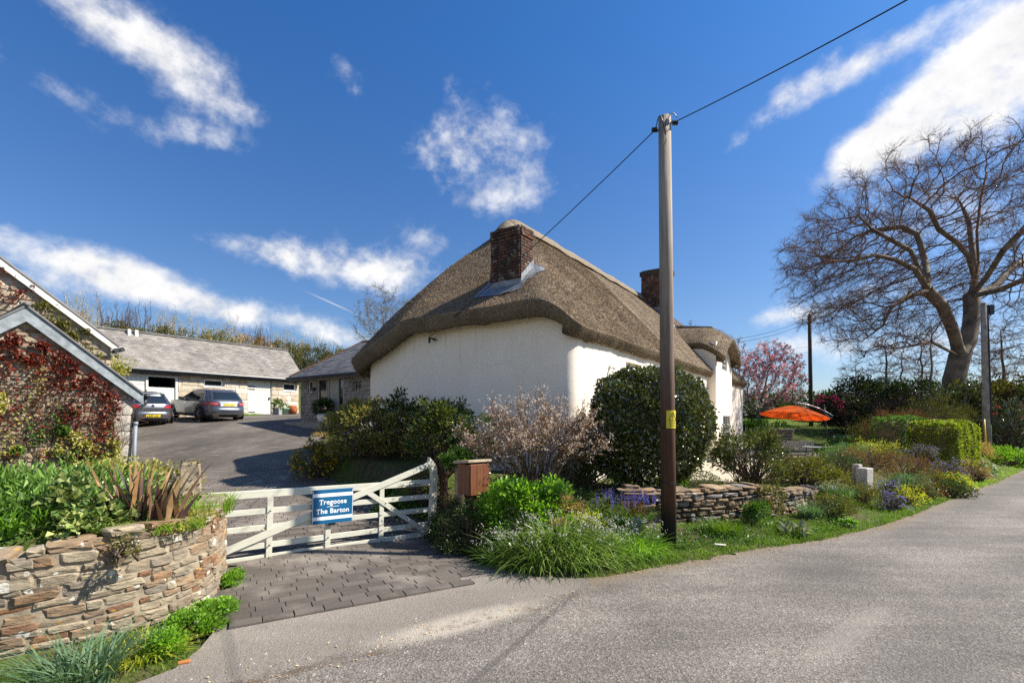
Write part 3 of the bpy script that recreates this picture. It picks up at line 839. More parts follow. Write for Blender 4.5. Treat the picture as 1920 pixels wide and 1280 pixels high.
# road: one flat sheet with jittered natural edge
def jitter_poly(poly, amp, step, rng, far=45):
    out = []
    for i, p in enumerate(poly):
        q = poly[(i + 1) % len(poly)]; L = math.dist(p, q)
        n = max(1, int(L / step)) if max(abs(p[0]), abs(p[1]), abs(q[0]), abs(q[1])) < far else 1
        for k in range(n):
            t = k / n; j = amp if n > 1 else 0
            out.append((p[0] + (q[0] - p[0]) * t + rng.normal() * j, p[1] + (q[1] - p[1]) * t + rng.normal() * j))
    return out
def flat_poly(name, poly, z, mat, kind='structure', parent=None):
    import bmesh
    bm = bmesh.new(); bm.faces.new([bm.verts.new((x, y, z)) for x, y in poly])
    bmesh.ops.triangulate(bm, faces=bm.faces); bmesh.ops.recalc_face_normals(bm, faces=bm.faces)
    if sum(f.normal.z for f in bm.faces) < 0: bmesh.ops.reverse_faces(bm, faces=bm.faces)
    me = bpy.data.meshes.new(name); bm.to_mesh(me); bm.free()
    o = link(name, me, mat, parent)
    if kind: o['kind'] = kind
    return o
mr_ = M('road_asphalt', .85, .25)
agg = mr_.voro(70, None, out='Color'); aggd = mr_.voro(70, None)
sepc = mr_.n('ShaderNodeSeparateColor'); mr_.l(agg, sepc.inputs[0])
big = mr_.noise(.55, None, 6, .55); mid = mr_.noise(4.5, None, 6, .6)
streak = mr_.noise(1.1, mr_.map((.35, 2.6, 1), (0, 0, -.62)), 5, .55)
c = mr_.ramp(sepc.outputs[0], [(0, C(.10, .086, .072)), (.45, C(.165, .145, .122)), (.85, C(.22, .195, .167)), (1, C(.31, .28, .245))])
c = mr_.mix(1.0, c, mr_.ramp(big, [(.3, .70), (.7, 1.2)]), 'MULTIPLY')
c = mr_.mix(1.0, c, mr_.ramp(streak, [(.3, .80), (.55, 1.0), (.75, 1.14)]), 'MULTIPLY')
# dusty grit along the edges and on the apron before the drive; worn pale patch; old tar seam
px_ = mr_.map((1, 1, 1)); sp = mr_.n('ShaderNodeSeparateXYZ'); mr_.l(px_, sp.inputs[0]); SX, SY = sp.outputs[0], sp.outputs[1]
def lineval(ax, ay, bx, by):
    L = math.hypot(bx - ax, by - ay); nx_, ny_ = -(by - ay) / L, (bx - ax) / L
    return mr_.math('ADD', mr_.math('ADD', mr_.math('MULTIPLY', SX, nx_), mr_.math('MULTIPLY', SY, ny_)), -(ax * nx_ + ay * ny_))
wob = mr_.math('MULTIPLY', mr_.math('SUBTRACT', mid, .5), .5)
dl = mr_.math('ADD', lineval(-3.2, 3.05, .9, 5.75), wob)
apron = mr_.math('MULTIPLY', mr_.mr(dl, .0, .25), mr_.mr(SX, 1.2, .5))
c = mr_.mix(mr_.math('MULTIPLY', apron, .60), c, mr_.mix(mr_.noise(30, None, 6, .7), C(.17, .145, .115), C(.34, .30, .25)))
line2 = mr_.math('MULTIPLY', mr_.math('SUBTRACT', 1.0, mr_.mr(mr_.math('ABSOLUTE', mr_.math('SUBTRACT', dl, .03)), .0, .13)), mr_.mr(mr_.noise(3.2, None, 5), .42, .62))
c = mr_.mix(mr_.math('MULTIPLY', mr_.math('MULTIPLY', line2, mr_.mr(SX, 1.3, .4)), .75), c, C(.105, .07, .042))
def ell(cx, cy, ang, la, lb):
    ca, sa = math.cos(ang), math.sin(ang)
    u = mr_.math('ADD', mr_.math('ADD', mr_.math('MULTIPLY', SX, ca / la), mr_.math('MULTIPLY', SY, sa / la)), -(cx * ca + cy * sa) / la)
    v = mr_.math('ADD', mr_.math('ADD', mr_.math('MULTIPLY', SX, -sa / lb), mr_.math('MULTIPLY', SY, ca / lb)), (cx * sa - cy * ca) / lb)
    return mr_.math('SQRT', mr_.math('ADD', mr_.math('MULTIPLY', u, u), mr_.math('MULTIPLY', v, v)))
e1 = mr_.math('ADD', ell(-.52, 4.95, .58, 1.0, .24), mr_.math('MULTIPLY', wob, 1.1))
c = mr_.mix(mr_.math('MULTIPLY', mr_.math('MULTIPLY', mr_.mr(e1, 1.25, .45), mr_.mr(mr_.noise(9, None, 6, .65), .30, .55, .45, 1)), .80), c, mr_.mix(mr_.noise(22, None, 7, .7), C(.33, .285, .22), C(.52, .465, .38)))
seam = mr_.math('ADD', lineval(.83, 5.9, -.50, 3.5), mr_.math('MULTIPLY', wob, .15))
seamf = mr_.math('MULTIPLY', mr_.math('SUBTRACT', 1.0, mr_.mr(mr_.math('ABSOLUTE', seam), .01, .06)), mr_.mr(SY, 6.1, 5.7))
c = mr_.mix(mr_.math('MULTIPLY', seamf, .5), c, C(.06, .055, .05))
trk = mr_.math('SINE', mr_.math('MULTIPLY', mr_.math('ADD', lineval(7.25, 9.45, 21.2, 19.9), mr_.math('MULTIPLY', wob, .5)), 3.4))
c = mr_.mix(1.0, c, mr_.ramp(mr_.math('MULTIPLY_ADD', trk, .5, .5), [(0, .90), (1, 1.09)]), 'MULTIPLY')
ck = mr_.voro(.42, mr_.mix(.16, mr_.obj(), mr_.n('ShaderNodeTexNoise').outputs['Color'], 'ADD'), 'DISTANCE_TO_EDGE')
c = mr_.mix(mr_.math('MULTIPLY', mr_.math('SUBTRACT', 1.0, mr_.mr(ck, .002, .009)), mr_.mr(big, .50, .60, 0, .28)), c, C(.07, .06, .05))
pt = mr_.noise(.33, mr_.map((1, 1, 1), (0, 0, -.62), (5.3, 2.2, 0)), 2, .4)
c = mr_.mix(mr_.mr(pt, .565, .58, 0, .22), c, C(.11, .10, .09))
c = mr_.mix(mr_.mr(mr_.noise(2.1, None, 7, .7), .60, .74, 0, .45), c, C(.095, .08, .065))
e2 = mr_.math('ADD', ell(3.3, 4.7, .66, 1.3, .16), mr_.math('MULTIPLY', wob, 1.3))
c = mr_.mix(mr_.math('MULTIPLY', mr_.mr(e2, 1.2, .4), .45), c, C(.25, .225, .19))
# earth along the verge (kept to the strip beside it)
for (p, q, lo, hi) in (((1.45, 6.5), (7.25, 9.45), 1.0, 7.6), ((7.25, 9.45), (21.2, 19.9), 7.0, 22.)):
    dv = mr_.math('ADD', lineval(*p, *q), mr_.math('MULTIPLY', wob, .8))
    f = mr_.math('MULTIPLY', mr_.mr(dv, -.42, -.02), mr_.math('MULTIPLY', mr_.math('GREATER_THAN', SX, lo), mr_.math('LESS_THAN', SX, hi)))
    c = mr_.mix(mr_.math('MULTIPLY', f, .75), c, mr_.mix(mr_.noise(20, None, 6, .7), C(.10, .075, .045), C(.27, .21, .14)))
mr_.col(c)
mr_.bump(mr_.math('ADD', mr_.math('MULTIPLY', aggd, .6), mr_.math('MULTIPLY', mr_.noise(160, None, 3), .4)), .75, .012)
flat_poly('road', jitter_poly(ROAD, .045, .17, RNG), .004, mr_.m)

# drive: a sheet that follows the yard, old dark tarmac with pale scuffs
res = .2
dx = np.arange(-21, 0, res); dy = np.arange(4.4, 32.0, res)
DX, DY = np.meshgrid(dx, dy); DZ = H0(DX.ravel(), DY.ravel()).reshape(DX.shape) + .015
ii = (np.arange(len(dy) - 1)[:, None] * len(dx) + np.arange(len(dx) - 1)[None]).ravel()
cxm = DX.ravel()[ii] + res / 2; cym = DY.ravel()[ii] + res / 2
keep = inside(cxm, cym, DRIVE) & ~((seg_dist(cxm, cym, DRIVE, True) < .22) & (cym < 7.2))
Fd = np.stack([ii, ii + 1, ii + len(dx) + 1, ii + len(dx)], 1)[keep]
md = M('drive_tarmac', .8, .3)
b1 = md.noise(.7, md.map((1, .5, 1), (0, 0, .5)), 8, .6); b2 = md.noise(28, None, 5, .7); b3 = md.noise(3.0, md.map((.45, 1.6, 1), (0, 0, -.6)), 6, .65)
c = md.ramp(b1, [(.3, C(.060, .051, .041)), (.5, C(.100, .086, .071)), (.72, C(.165, .145, .12))])
c = md.mix(1.0, c, md.ramp(b2, [(.3, .58), (.7, 1.5)]), 'MULTIPLY')
c = md.mix(md.mr(b3, .54, .72, 0, .65), c, C(.25, .22, .185))
md.col(c); md.bump(b2, .5, .02)
drive = tag(link('driveway', np_mesh('driveway', np.stack([DX.ravel(), DY.ravel(), DZ.ravel()], 1), Fd, True), md.m), kind='structure')
# pavers laid parallel to the gate
GATE0 = np.array([-4.25, 6.70]); GANG = math.atan2(2.3, 2.75); gd = np.array([math.cos(GANG), math.sin(GANG)]); gn = np.array([gd[1], -gd[0]])
mp_ = M('paver_concrete', .8, .25)
v, rnd = mp_.offs()
c = mp_.ramp(rnd, [(0, C(.092, .078, .065)), (.5, C(.112, .096, .08)), (1, C(.138, .118, .099))])
wn_ = mp_.noise(.9, mp_.n('ShaderNodeNewGeometry').outputs['Position'], 6, .6)
c = mp_.mix(mp_.mr(wn_, .47, .66, 0, .72), c, C(.29, .25, .205))
c = mp_.mix(1.0, c, mp_.ramp(mp_.noise(4, mp_.map((1.5, 9, 4), src=v), 7, .65), [(.25, .6), (.75, 1.4)]), 'MULTIPLY')
mp_.col(c); mp_.bump(mp_.noise(9, mp_.map((1, 5, 3), src=v), 7, .65), .6, .012)
pv = []
for i in range(6):
    r_ = random.Random(i); b = MB(); j = lambda: r_.uniform(-.03, .03)
    lo = [(-1, -1), (1, -1), (1, 1), (-1, 1)]
    vs = [(x, y, -1) for x, y in lo] + [(x, y, .6 + j()) for x, y in lo] + [(x * .965 + j() * .4, y * .95 + j() * .4, 1 + j() * .5) for x, y in lo]
    fs = [(k + o, (k + 1) % 4 + o, (k + 1) % 4 + 4 + o, k + 4 + o) for o in (0, 4) for k in range(4)] + [(8, 9, 10, 11)]
    me = bpy.data.meshes.new('paver'); me.from_pydata(vs, [], fs); me.materials.append(mp_.m); pv.append(me)
cells = []
PW, PL = .158, .30
PA = math.atan2(1.35, 2.40); P0_ = np.array([-2.95, 4.70]); pd_ = np.array([math.cos(PA), math.sin(PA)]); pn_ = np.array([-pd_[1], pd_[0]])
for row in range(0, 58):
    for k in range(-22, 24):
        s = k * PL + (row % 2) * PL / 2 + .06 * math.sin(row * 2.3); t = (row + .5) * PW
        p = P0_ + pd_ * s + pn_ * t
        x, y = p
        xa, ya = np.array([x]), np.array([y])
        if not inside(xa, ya, DRIVE)[0] or seg_dist(xa, ya, DRIVE, True)[0] < .06: continue
        cells.append((math.hypot(x, y), x, y))
cells.sort()
rp = random.Random(3)
for i, (d_, x, y) in enumerate(cells[:298]):
    e = .2; zx = (float(H0(np.array([x + e]), np.array([y]))[0]) - float(H0(np.array([x - e]), np.array([y]))[0])) / (2 * e)
    zy = (float(H0(np.array([x]), np.array([y + e]))[0]) - float(H0(np.array([x]), np.array([y - e]))[0])) / (2 * e)
    nrm = Vector((-zx, -zy, 1)).normalized(); xa = Vector((pd_[0], pd_[1], 0)); xa = (xa - nrm * xa.dot(nrm)).normalized(); ya = nrm.cross(xa)
    mtx = Matrix((xa, ya, nrm)).transposed().to_euler()
    z = float(H0(np.array([x]), np.array([y]))[0]) + .002
    link('paver', pv[i % 6], None, drive, (x + rp.uniform(-.003, .003), y + rp.uniform(-.003, .003), z + rp.uniform(-.001, .0015)), (mtx.x + rp.uniform(-.005, .005), mtx.y + rp.uniform(-.004, .004), mtx.z + rp.uniform(-.006, .006)), (PL / 2 - .0028, PW / 2 - .0018, .022))
far = cells[298:2000]
if far:
    b = MB()
    for (d_, x, y) in far:
        p = np.array([x, y]); q = [p + pd_ * (PL / 2 - .005) * i_ - pn_ * (PW / 2 - .004) * j_ for i_, j_ in ((-1, -1), (1, -1), (1, 1), (-1, 1))]
        zz = H0(np.array([w[0] for w in q]), np.array([w[1] for w in q])) + .026 + rp.uniform(-.002, .002)
        b.add([(w[0], w[1], z_) for w, z_ in zip(q, zz)], [(3, 2, 1, 0)])
    tag(b.build('distant_pavers', mp_.m, drive), kind='stuff')
# terrace of pale stone before the cottage
mt = M('terrace_stone', .8, .25); bt = mt.n('ShaderNodeTexBrick'); mt.l(mt.map((1.2, 1.2, 1)), bt.inputs['Vector'])
bt.inputs['Color1'].default_value = C(.42, .36, .27); bt.inputs['Color2'].default_value = C(.50, .44, .34); bt.inputs['Mortar'].default_value = C(.20, .17, .12); bt.inputs['Scale'].default_value = 1.4
mt.col(mt.mix(1.0, bt.outputs[0], mt.ramp(mt.noise(6, None, 6), [(.3, .75), (.7, 1.15)]), 'MULTIPLY'))
tb = MB(); q = [cw(4.0, -2.9), cw(22.0, -4.2), cw(24, 0), cw(22.0, .0), cw(4.0, .0)]
tb.add([(p.x, p.y, .16) for p in q] + [(p.x, p.y, -.3) for p in q], [(0, 1, 2, 3, 4)] + [(i, (i + 1) % 5, (i + 1) % 5 + 5, i + 5) for i in range(5)])
tag(tb.build('terrace', mt.m), kind='structure')
# far side lane, a pale strip beyond the verge
flat_poly('side_lane', [(31, 36.6), (60, 40), (60, 43), (33, 38.6)], .35, mr_.m)
# ------------------------------------------------------------------ thatched cottage
m_wash = M('limewash', .85, .15)
n_ = m_wash.noise(.8, None, 6, .6); n2_ = m_wash.noise(7, None, 6, .6)
cwsh = m_wash.mix(m_wash.mr(n_, .3, .7), C(.83, .735, .60), C(.87, .785, .655))
cwsh = m_wash.mix(m_wash.mr(m_wash.noise(2.0, m_wash.map((2.5, 2.5, .35)), 6, .6), .60, .80, 0, .22), cwsh, C(.58, .56, .52))
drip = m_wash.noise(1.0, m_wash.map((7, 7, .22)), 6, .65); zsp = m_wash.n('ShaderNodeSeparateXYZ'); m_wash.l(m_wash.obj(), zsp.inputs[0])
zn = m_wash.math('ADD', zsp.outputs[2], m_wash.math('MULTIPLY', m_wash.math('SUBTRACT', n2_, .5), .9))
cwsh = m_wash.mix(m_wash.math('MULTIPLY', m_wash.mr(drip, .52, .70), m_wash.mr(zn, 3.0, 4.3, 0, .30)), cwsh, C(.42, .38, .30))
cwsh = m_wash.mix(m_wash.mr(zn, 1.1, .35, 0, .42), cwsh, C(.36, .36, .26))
cr_ = m_wash.voro(.55, m_wash.mix(.22, m_wash.obj(), m_wash.n('ShaderNodeTexNoise').outputs['Color'], 'ADD'), 'DISTANCE_TO_EDGE')
cwsh = m_wash.mix(m_wash.math('MULTIPLY', m_wash.math('LESS_THAN', cr_, .004), m_wash.mr(n_, .45, .6, 0, .45)), cwsh, C(.42, .40, .36))
m_wash.col(cwsh); m_wash.bump(m_wash.math('ADD', n2_, m_wash.math('MULTIPLY', n_, 2.0)), .15, .03)
m_wash = m_wash.m
m_creamf = plain('cream_paint', (.70, .70, .60), .45, .4, var=.05, bump=.03)
m_white_p = plain('white_paint', (.78, .78, .75), .4, .4, var=.04, bump=.03)
m_glass = M('window_glass', .06, .9); m_glass.col(C(.018, .022, .026)); m_glass = m_glass.m
cott = thing('thatched_cottage', 'white thatched cottage with a brick chimney at each end beside the lane', 'cottage', (CC[0], CC[1], 0), ROT)
# front wall along local x (faces -y), gable on local x=0 (faces -x); rounded cob corners
RC = .42
def cob(name, pts_fn, n, zs, parent, mat):
    pass
OPEN_F = [(3.25, 4.5, 2.75, 3.72), (9.7, 10.75, 2.9, 3.82)]
wtop = lambda x: 4.6
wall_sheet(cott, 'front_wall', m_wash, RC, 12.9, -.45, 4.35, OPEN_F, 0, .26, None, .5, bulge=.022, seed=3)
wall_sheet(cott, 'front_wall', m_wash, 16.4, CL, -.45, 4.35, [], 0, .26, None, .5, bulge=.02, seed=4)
for (a, b_, c_, d_) in OPEN_F: window(cott, a, b_, c_, d_, .16, m_creamf, m_glass, 3, 3, .05)
RIDGE_B, RIDGE_Z = 3.7, 8.32
OVF, OVG, OVB = .27, .50, .36
def smin(a, b, k):
    h = np.clip(.5 + .5 * (b - a) / k, 0, 1); return b * (1 - h) + a * h - k * h * (1 - h)
def roofZ(a, b):
    """outer thatch surface in the cottage frame"""
    f = 4.20 + (b + OVF) * (RIDGE_Z + .12 - 4.20) / (RIDGE_B + OVF)
    f = f + .12 * np.sin(np.clip((b + OVF) / (RIDGE_B + OVF), 0, 1) * np.pi)
    tb_ = np.clip((CWD + OVB - b) / (CWD + OVB - RIDGE_B), 0, 1.2)
    bk = 3.80 + (RIDGE_Z + .12 - 3.80) * tb_ + .10 * np.sin(np.clip(tb_, 0, 1) * np.pi)
    t = (a + OVG) / (2.85 + OVG)
    hp = 4.84 + (RIDGE_Z + .14 - 4.84) * t - .30 * np.sin(np.clip(t, 0, 1) * np.pi) * np.exp(-((b - 2.2) / 1.6) ** 2)
    hp = hp - .40 * np.clip(b - 5.0, 0, 3) * np.clip(1 - t, 0, 1)
    t2 = (CL + .55 - a) / 3.2
    hp2 = 4.6 + (RIDGE_Z + .12 - 4.6) * t2
    z = smin(f, bk, .35)
    z = smin(z, hp, .52); z = smin(z, hp2, .5)
    z = z + .02 * np.sin(a * 2.7 + b * 1.1) * np.sin(b * 2.3 - a * .7)
    # eyebrow swell over the first window
    return z
def roofZ0(x, y): return roofZ(np.array([x]), np.array([y]))[0]
g = MB()     # gable with the rounded corner
nb = 16; zs = np.linspace(-.45, 5.1, 12); plan = []
for i in range(7):
    t = math.pi / 2 * i / 6; plan.append((RC - RC * math.sin(t), RC - RC * math.cos(t)))
for i in range(1, nb): plan.append((0, RC + (CWD - 2 * RC) * i / nb))
for i in range(7):
    t = math.pi / 2 * i / 6; plan.append((RC - RC * math.cos(t), CWD - RC + RC * math.sin(t)))
for i in range(1, 5): plan.append((RC + (CL - RC) * i / 4, CWD))
for z in zs:
    for k, (x, y) in enumerate(plan):
        w = .025 * math.sin(y * 1.9 + z * 1.3) * math.cos(z * 2.2 - y) if 0 < k < len(plan) - 1 else 0
        bt_ = .05 * max(0, (1.2 - z)) / 1.6
        g.v.append((x + w - bt_ * (x < .3) * (k > 0), y, min(float(z), float(roofZ0(x, y)) - .22)))
m_ = len(plan)
for j in range(len(zs) - 1):
    for k in range(m_ - 1): g.f.append((j * m_ + k, (j + 1) * m_ + k, (j + 1) * m_ + k + 1, j * m_ + k + 1)); g.m.append(0)
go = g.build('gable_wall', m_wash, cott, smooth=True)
wall_sheet(cott, 'end_wall', m_wash, 0, .01, 0, 1)
bpy.data.objects.remove(bpy.data.objects['end_wall'])
eb = MB(); eb.box(CL - .3, CL, .01, CWD - .01, -.45, 4.3); eb.build('end_wall', m_wash, cott)
# projecting bay below the dormer
BX0, BX1, BY = 12.9, 16.4, -.34
bay = wall_sheet(cott, 'bay_wall', m_wash, BX0, BX1, -.45, 5.55, [(14.3, 16.1, 1.05, 2.25), (14.1, 15.3, 4.36, 5.16)], BY, .2, None, .5, bulge=.012, seed=8)
sb = MB(); sb.box(BX0, BX0 + .02, BY + .001, 1.4, -.45, 5.54); sb.box(BX1 - .02, BX1, BY + .001, 1.4, -.45, 5.54); sb.build('bay_cheek', m_wash, cott)
window(cott, 14.3, 16.1, 1.05, 2.25, BY + .05, m_creamf, m_glass, 4, 3, .06, sill=.10)
window(cott, 14.1, 15.3, 4.36, 5.16, BY + .04, m_white_p, m_glass, 3, 3, .06, sill=.06)
bl = MB(); bl.box(BX0 + .02, BX1 - .02, BY - .012, BY + .01, 2.62, 2.66); bl.build('drip_course', m_wash, cott)

# thatch
mth = M('thatch_reed', .95, .08)
tv = mth.map((1, 1, 1))
ends = mth.voro(55, mth.map((1.0, 1.0, .55)), out='Color'); sc_ = mth.n('ShaderNodeSeparateColor'); mth.l(ends, sc_.inputs[0])
nb1 = mth.noise(1.1, None, 6, .6); nb2 = mth.noise(26, None, 7, .7)
c = mth.ramp(sc_.outputs[0], [(0, C(.15, .112, .074)), (.4, C(.22, .168, .114)), (.75, C(.275, .215, .15)), (1, C(.35, .285, .205))])
c = mth.mix(1.0, c, mth.ramp(nb1, [(.3, .74), (.7, 1.2)]), 'MULTIPLY')
c = mth.mix(1.0, c, mth.ramp(mth.noise(1.0, mth.map((3.2, .30, .30)), 6, .6), [(.3, .72), (.7, 1.16)]), 'MULTIPLY')
c = mth.mix(mth.mr(mth.noise(2.3, None, 6, .65), .62, .76, 0, .45), c, C(.12, .13, .05))
c = mth.mix(1.0, c, mth.ramp(nb2, [(.25, .70), (.55, 1.0), (.8, 1.28)]), 'MULTIPLY')
mth.col(c); mth.bump(mth.math('ADD', mth.math('MULTIPLY', nb2, .6), mth.math('MULTIPLY', sc_.outputs[1], .5)), 1.0, .06)
m_thatch = mth.m
m_straw = foliage('thatch_straw', [(.10, .075, .05), (.155, .12, .082), (.21, .165, .115), (.28, .225, .165)], .9, .08, .08, (1, 1, .9))
aa = np.unique(np.concatenate([np.arange(-OVG, 4, .11), np.arange(4, CL + .55, .2), [CL + .55]])); bb = np.unique(np.concatenate([np.arange(-OVF, CWD + OVB, .12), [CWD + OVB]]))
A_, B_ = np.meshgrid(aa, bb)
# round the plan corners of the eaves
def plan_round(a, b, r=.55):
    a = a.copy(); b = b.copy()
    for ca, cb, sa, sb_ in ((-OVG, -OVF, 1, 1), (-OVG, CWD + OVB, 1, -1), (CL + .55, -OVF, -1, 1), (CL + .55, CWD + OVB, -1, -1)):
        u = (a - ca) * sa; v = (b - cb) * sb_
        q = (u < r) & (v < r)
        du = r - u; dv = r - v; m = np.maximum(du, dv); ln = np.hypot(du, dv)
        k = np.where(q & (ln > 1e-6), m / np.maximum(ln, 1e-6), 1)
        a = np.where(q, ca + sa * (r - du * k), a); b = np.where(q, cb + sb_ * (r - dv * k), b)
    return a, b
A2, B2 = plan_round(A_, B_)
Z2 = roofZ(A2, B2)
nby, nax = A_.shape
# cut the strip where the bay and dormer rise through the eave
V = np.stack([A2.ravel(), B2.ravel(), Z2.ravel()], 1)
ii = (np.arange(nby - 1)[:, None] * nax + np.arange(nax - 1)[None]).ravel()
Fq = np.stack([ii, ii + 1, ii + nax + 1, ii + nax], 1)
ring = list(range(nax)) + [j * nax + nax - 1 for j in range(1, nby)] + [(nby - 1) * nax + i for i in range(nax - 2, -1, -1)] + [j * nax for j in range(nby - 2, 0, -1)]
rp_ = V[ring]; cen = np.array([CL / 2, CWD / 2])
pr_, nx_ = np.roll(rp_, 1, 0), np.roll(rp_, -1, 0)
tg = unit(nx_ - pr_); outn = np.stack([tg[:, 1], -tg[:, 0], 0 * tg[:, 0]], 1); outn = unit(outn)
lay = [(.015, -.02), (.01, -.05), (-.06, -.20), (-.13, -.35), (-.20, -.38), (-.62, -.21)]
jr = RNG.normal(size=len(ring)) * .012
vs = [V]; fs = []
prev = np.array(ring); base_n = len(V)
for li, (o_, dz) in enumerate(lay):
    fr = 1 - .38 * np.clip(-outn[:, 1], 0, 1)
    q = rp_ + outn * o_ + np.array([0, 0, 1.]) * (dz * fr + jr * (li > 1))[:, None]
    vs.append(q); cur = base_n + np.arange(len(ring)); base_n += len(ring)
    nxt = np.roll(np.arange(len(ring)), -1)
    fs.append(np.stack([prev, cur, cur[nxt], prev[nxt]], 1)); prev = cur
roof = link('thatched_roof', np_mesh('thatched_roof', np.concatenate(vs), np.concatenate([Fq] + fs), True), m_thatch, cott)
# loose straw over the surface and along the eave
ns = 120000
sa = RNG.uniform(-OVG, CL + .5, ns); sa = np.where(RNG.uniform(size=ns) < .55, RNG.uniform(-OVG, 7, ns), sa); sb2 = RNG.uniform(-OVF, CWD + OVB, ns)
sa, sb2 = plan_round(sa, sb2)
sz = roofZ(sa, sb2); e = .05
ga = (roofZ(sa + e, sb2) - roofZ(sa - e, sb2)) / (2 * e); gb = (roofZ(sa, sb2 + e) - roofZ(sa, sb2 - e)) / (2 * e)
dn = unit(np.stack([-ga, -gb, -(ga ** 2 + gb ** 2)], 1)); nrm = unit(np.stack([-ga, -gb, 1 + 0 * ga], 1))
P = np.stack([sa, sb2, sz], 1) + nrm * .006
D = unit(dn + nrm * .36 + RNG.normal(size=(ns, 3)) * .20)
k2 = 16000
kk = RNG.integers(0, len(ring), k2); tt = RNG.uniform(0, 1, (k2, 1)); li = RNG.integers(0, 4, k2)
RB = np.stack([rp_ + outn * o_ + np.array([0, 0, 1.]) * (dz * (1 - .38 * np.clip(-outn[:, 1], 0, 1)))[:, None] for o_, dz in lay], 0)
E0 = RB[li, kk] * (1 - tt) + RB[li, (kk + 1) % len(ring)] * tt; on_ = outn[kk]
E0 = E0 - on_ * .03
ED = unit(on_ * .30 + np.array([0, 0, -.85]) + RNG.normal(size=(k2, 3)) * .2)
PP = np.concatenate([P, E0]); DD = np.concatenate([D, ED]); LL = np.concatenate([RNG.uniform(.03, .085, ns), RNG.uniform(.03, .06, k2)])
V_, F_ = leaf_arrays(PP, DD, LL, .0085, 0.0, upface=.12)
so = link('straw', np_mesh('straw', V_, F_), m_straw, roof); so['kind'] = 'stuff'
# ridge roll
rb = MB(); na = 60
prof = [(-.42, -.40), (-.40, -.30), (-.2, -.06), (0, .05), (.2, -.06), (.40, -.30), (.42, -.40)]
for i in range(na + 1):
    a = 2.55 + (CL - 2.4 - 2.55) * i / na
    for (o_, z) in prof:
        b_ = RIDGE_B + o_; rb.v.append((a, b_, float(roofZ(np.array([a]), np.array([RIDGE_B]))[0]) + .16 + z * 1.0 + .01 * math.sin(a * 5)))
for i in range(na):
    for j in range(6): rb.f.append((i * 7 + j, i * 7 + j + 1, (i + 1) * 7 + j + 1, (i + 1) * 7 + j)); rb.m.append(0)
rb.f.append(tuple(range(7))); rb.m.append(0)
m_ridge = plain('ridge_straw', (.215, .175, .128), .95, .08, var=.35, scale=14, bump=.8)
rdg = rb.build('ridge', m_ridge, roof, smooth=True)
pk = MB()      # the knot of straw where hip and ridge meet
zt = float(roofZ(np.array([2.7]), np.array([RIDGE_B]))[0])
pk.lathe([(.0, .19), (.08, .17), (.15, .11), (.23, .03), (.32, -.07), (.42, -.2)], 12, (2.65, RIDGE_B, zt))
pk.build('ridge_finial', m_ridge, roof, smooth=True)
# dormer thatch: a short hood that grows out of the slope over the bay
dv = []; na_, nb_ = 22, 20
for j in range(nb_ + 1):
    t = j / nb_; b_ = BY - .42 + (2.0 - BY + .42) * t
    for i in range(na_ + 1):
        s = -1 + 2 * i / na_; a = (BX0 + BX1) / 2 + s * 1.92
        crown = 6.40 - .95 * abs(s) ** 1.7 - .62 * max(0, 1 - t * 2.6) ** 1.4 + .20 * t
        dv.append((a, b_, crown))
dv = np.array(dv); nn_ = na_ + 1
ii = (np.arange(nb_)[:, None] * nn_ + np.arange(na_)[None]).ravel(); Fq = np.stack([ii, ii + 1, ii + nn_ + 1, ii + nn_], 1)
ring = [j * nn_ for j in range(nb_, 0, -1)] + list(range(nn_)) + [j * nn_ + na_ for j in range(1, nb_ + 1)]
rp2 = dv[ring]; tg = unit(np.gradient(rp2, axis=0)); on2 = unit(np.stack([tg[:, 1], -tg[:, 0], 0 * tg[:, 0]], 1))
vs = [dv]; fs = [Fq]; prev = np.array(ring); bn = len(dv)
for o_, dz in ((.015, -.02), (.01, -.05), (-.07, -.19), (-.16, -.27), (-.55, -.18)):
    vs.append(rp2 + on2 * o_ + np.array([0, 0, dz])); cur = bn + np.arange(len(ring)); bn += len(ring)
    fs.append(np.stack([prev[:-1], cur[:-1], cur[1:], prev[1:]], 1)); prev = cur
dorm = link('dormer_roof', np_mesh('dormer_roof', np.concatenate(vs), np.concatenate(fs), True), m_thatch, cott)
nd = 5000; P = dv[RNG.integers(0, len(dv), nd)] + RNG.normal(size=(nd, 3)) * [.09, .1, .0]
P[:, 2] = P[:, 2] + .0; D = unit(np.stack([np.sign(P[:, 0] - (BX0 + BX1) / 2) * .6, np.full(nd, -.5), np.full(nd, -.5)], 1) + RNG.normal(size=(nd, 3)) * .25)
V_, F_ = leaf_arrays(P, D, RNG.uniform(.06, .16, nd), .014, 0, upface=1.)
tag(link('straw', np_mesh('straw', V_, F_), m_straw, dorm), kind='stuff')
dr = MB(); dr.bar(((BX0 + BX1) / 2, BY + .5, 6.42), ((BX0 + BX1) / 2, 1.9, 6.66), .12, .5, (0, 0, 1)); dr.build('ridge', m_ridge, dorm)

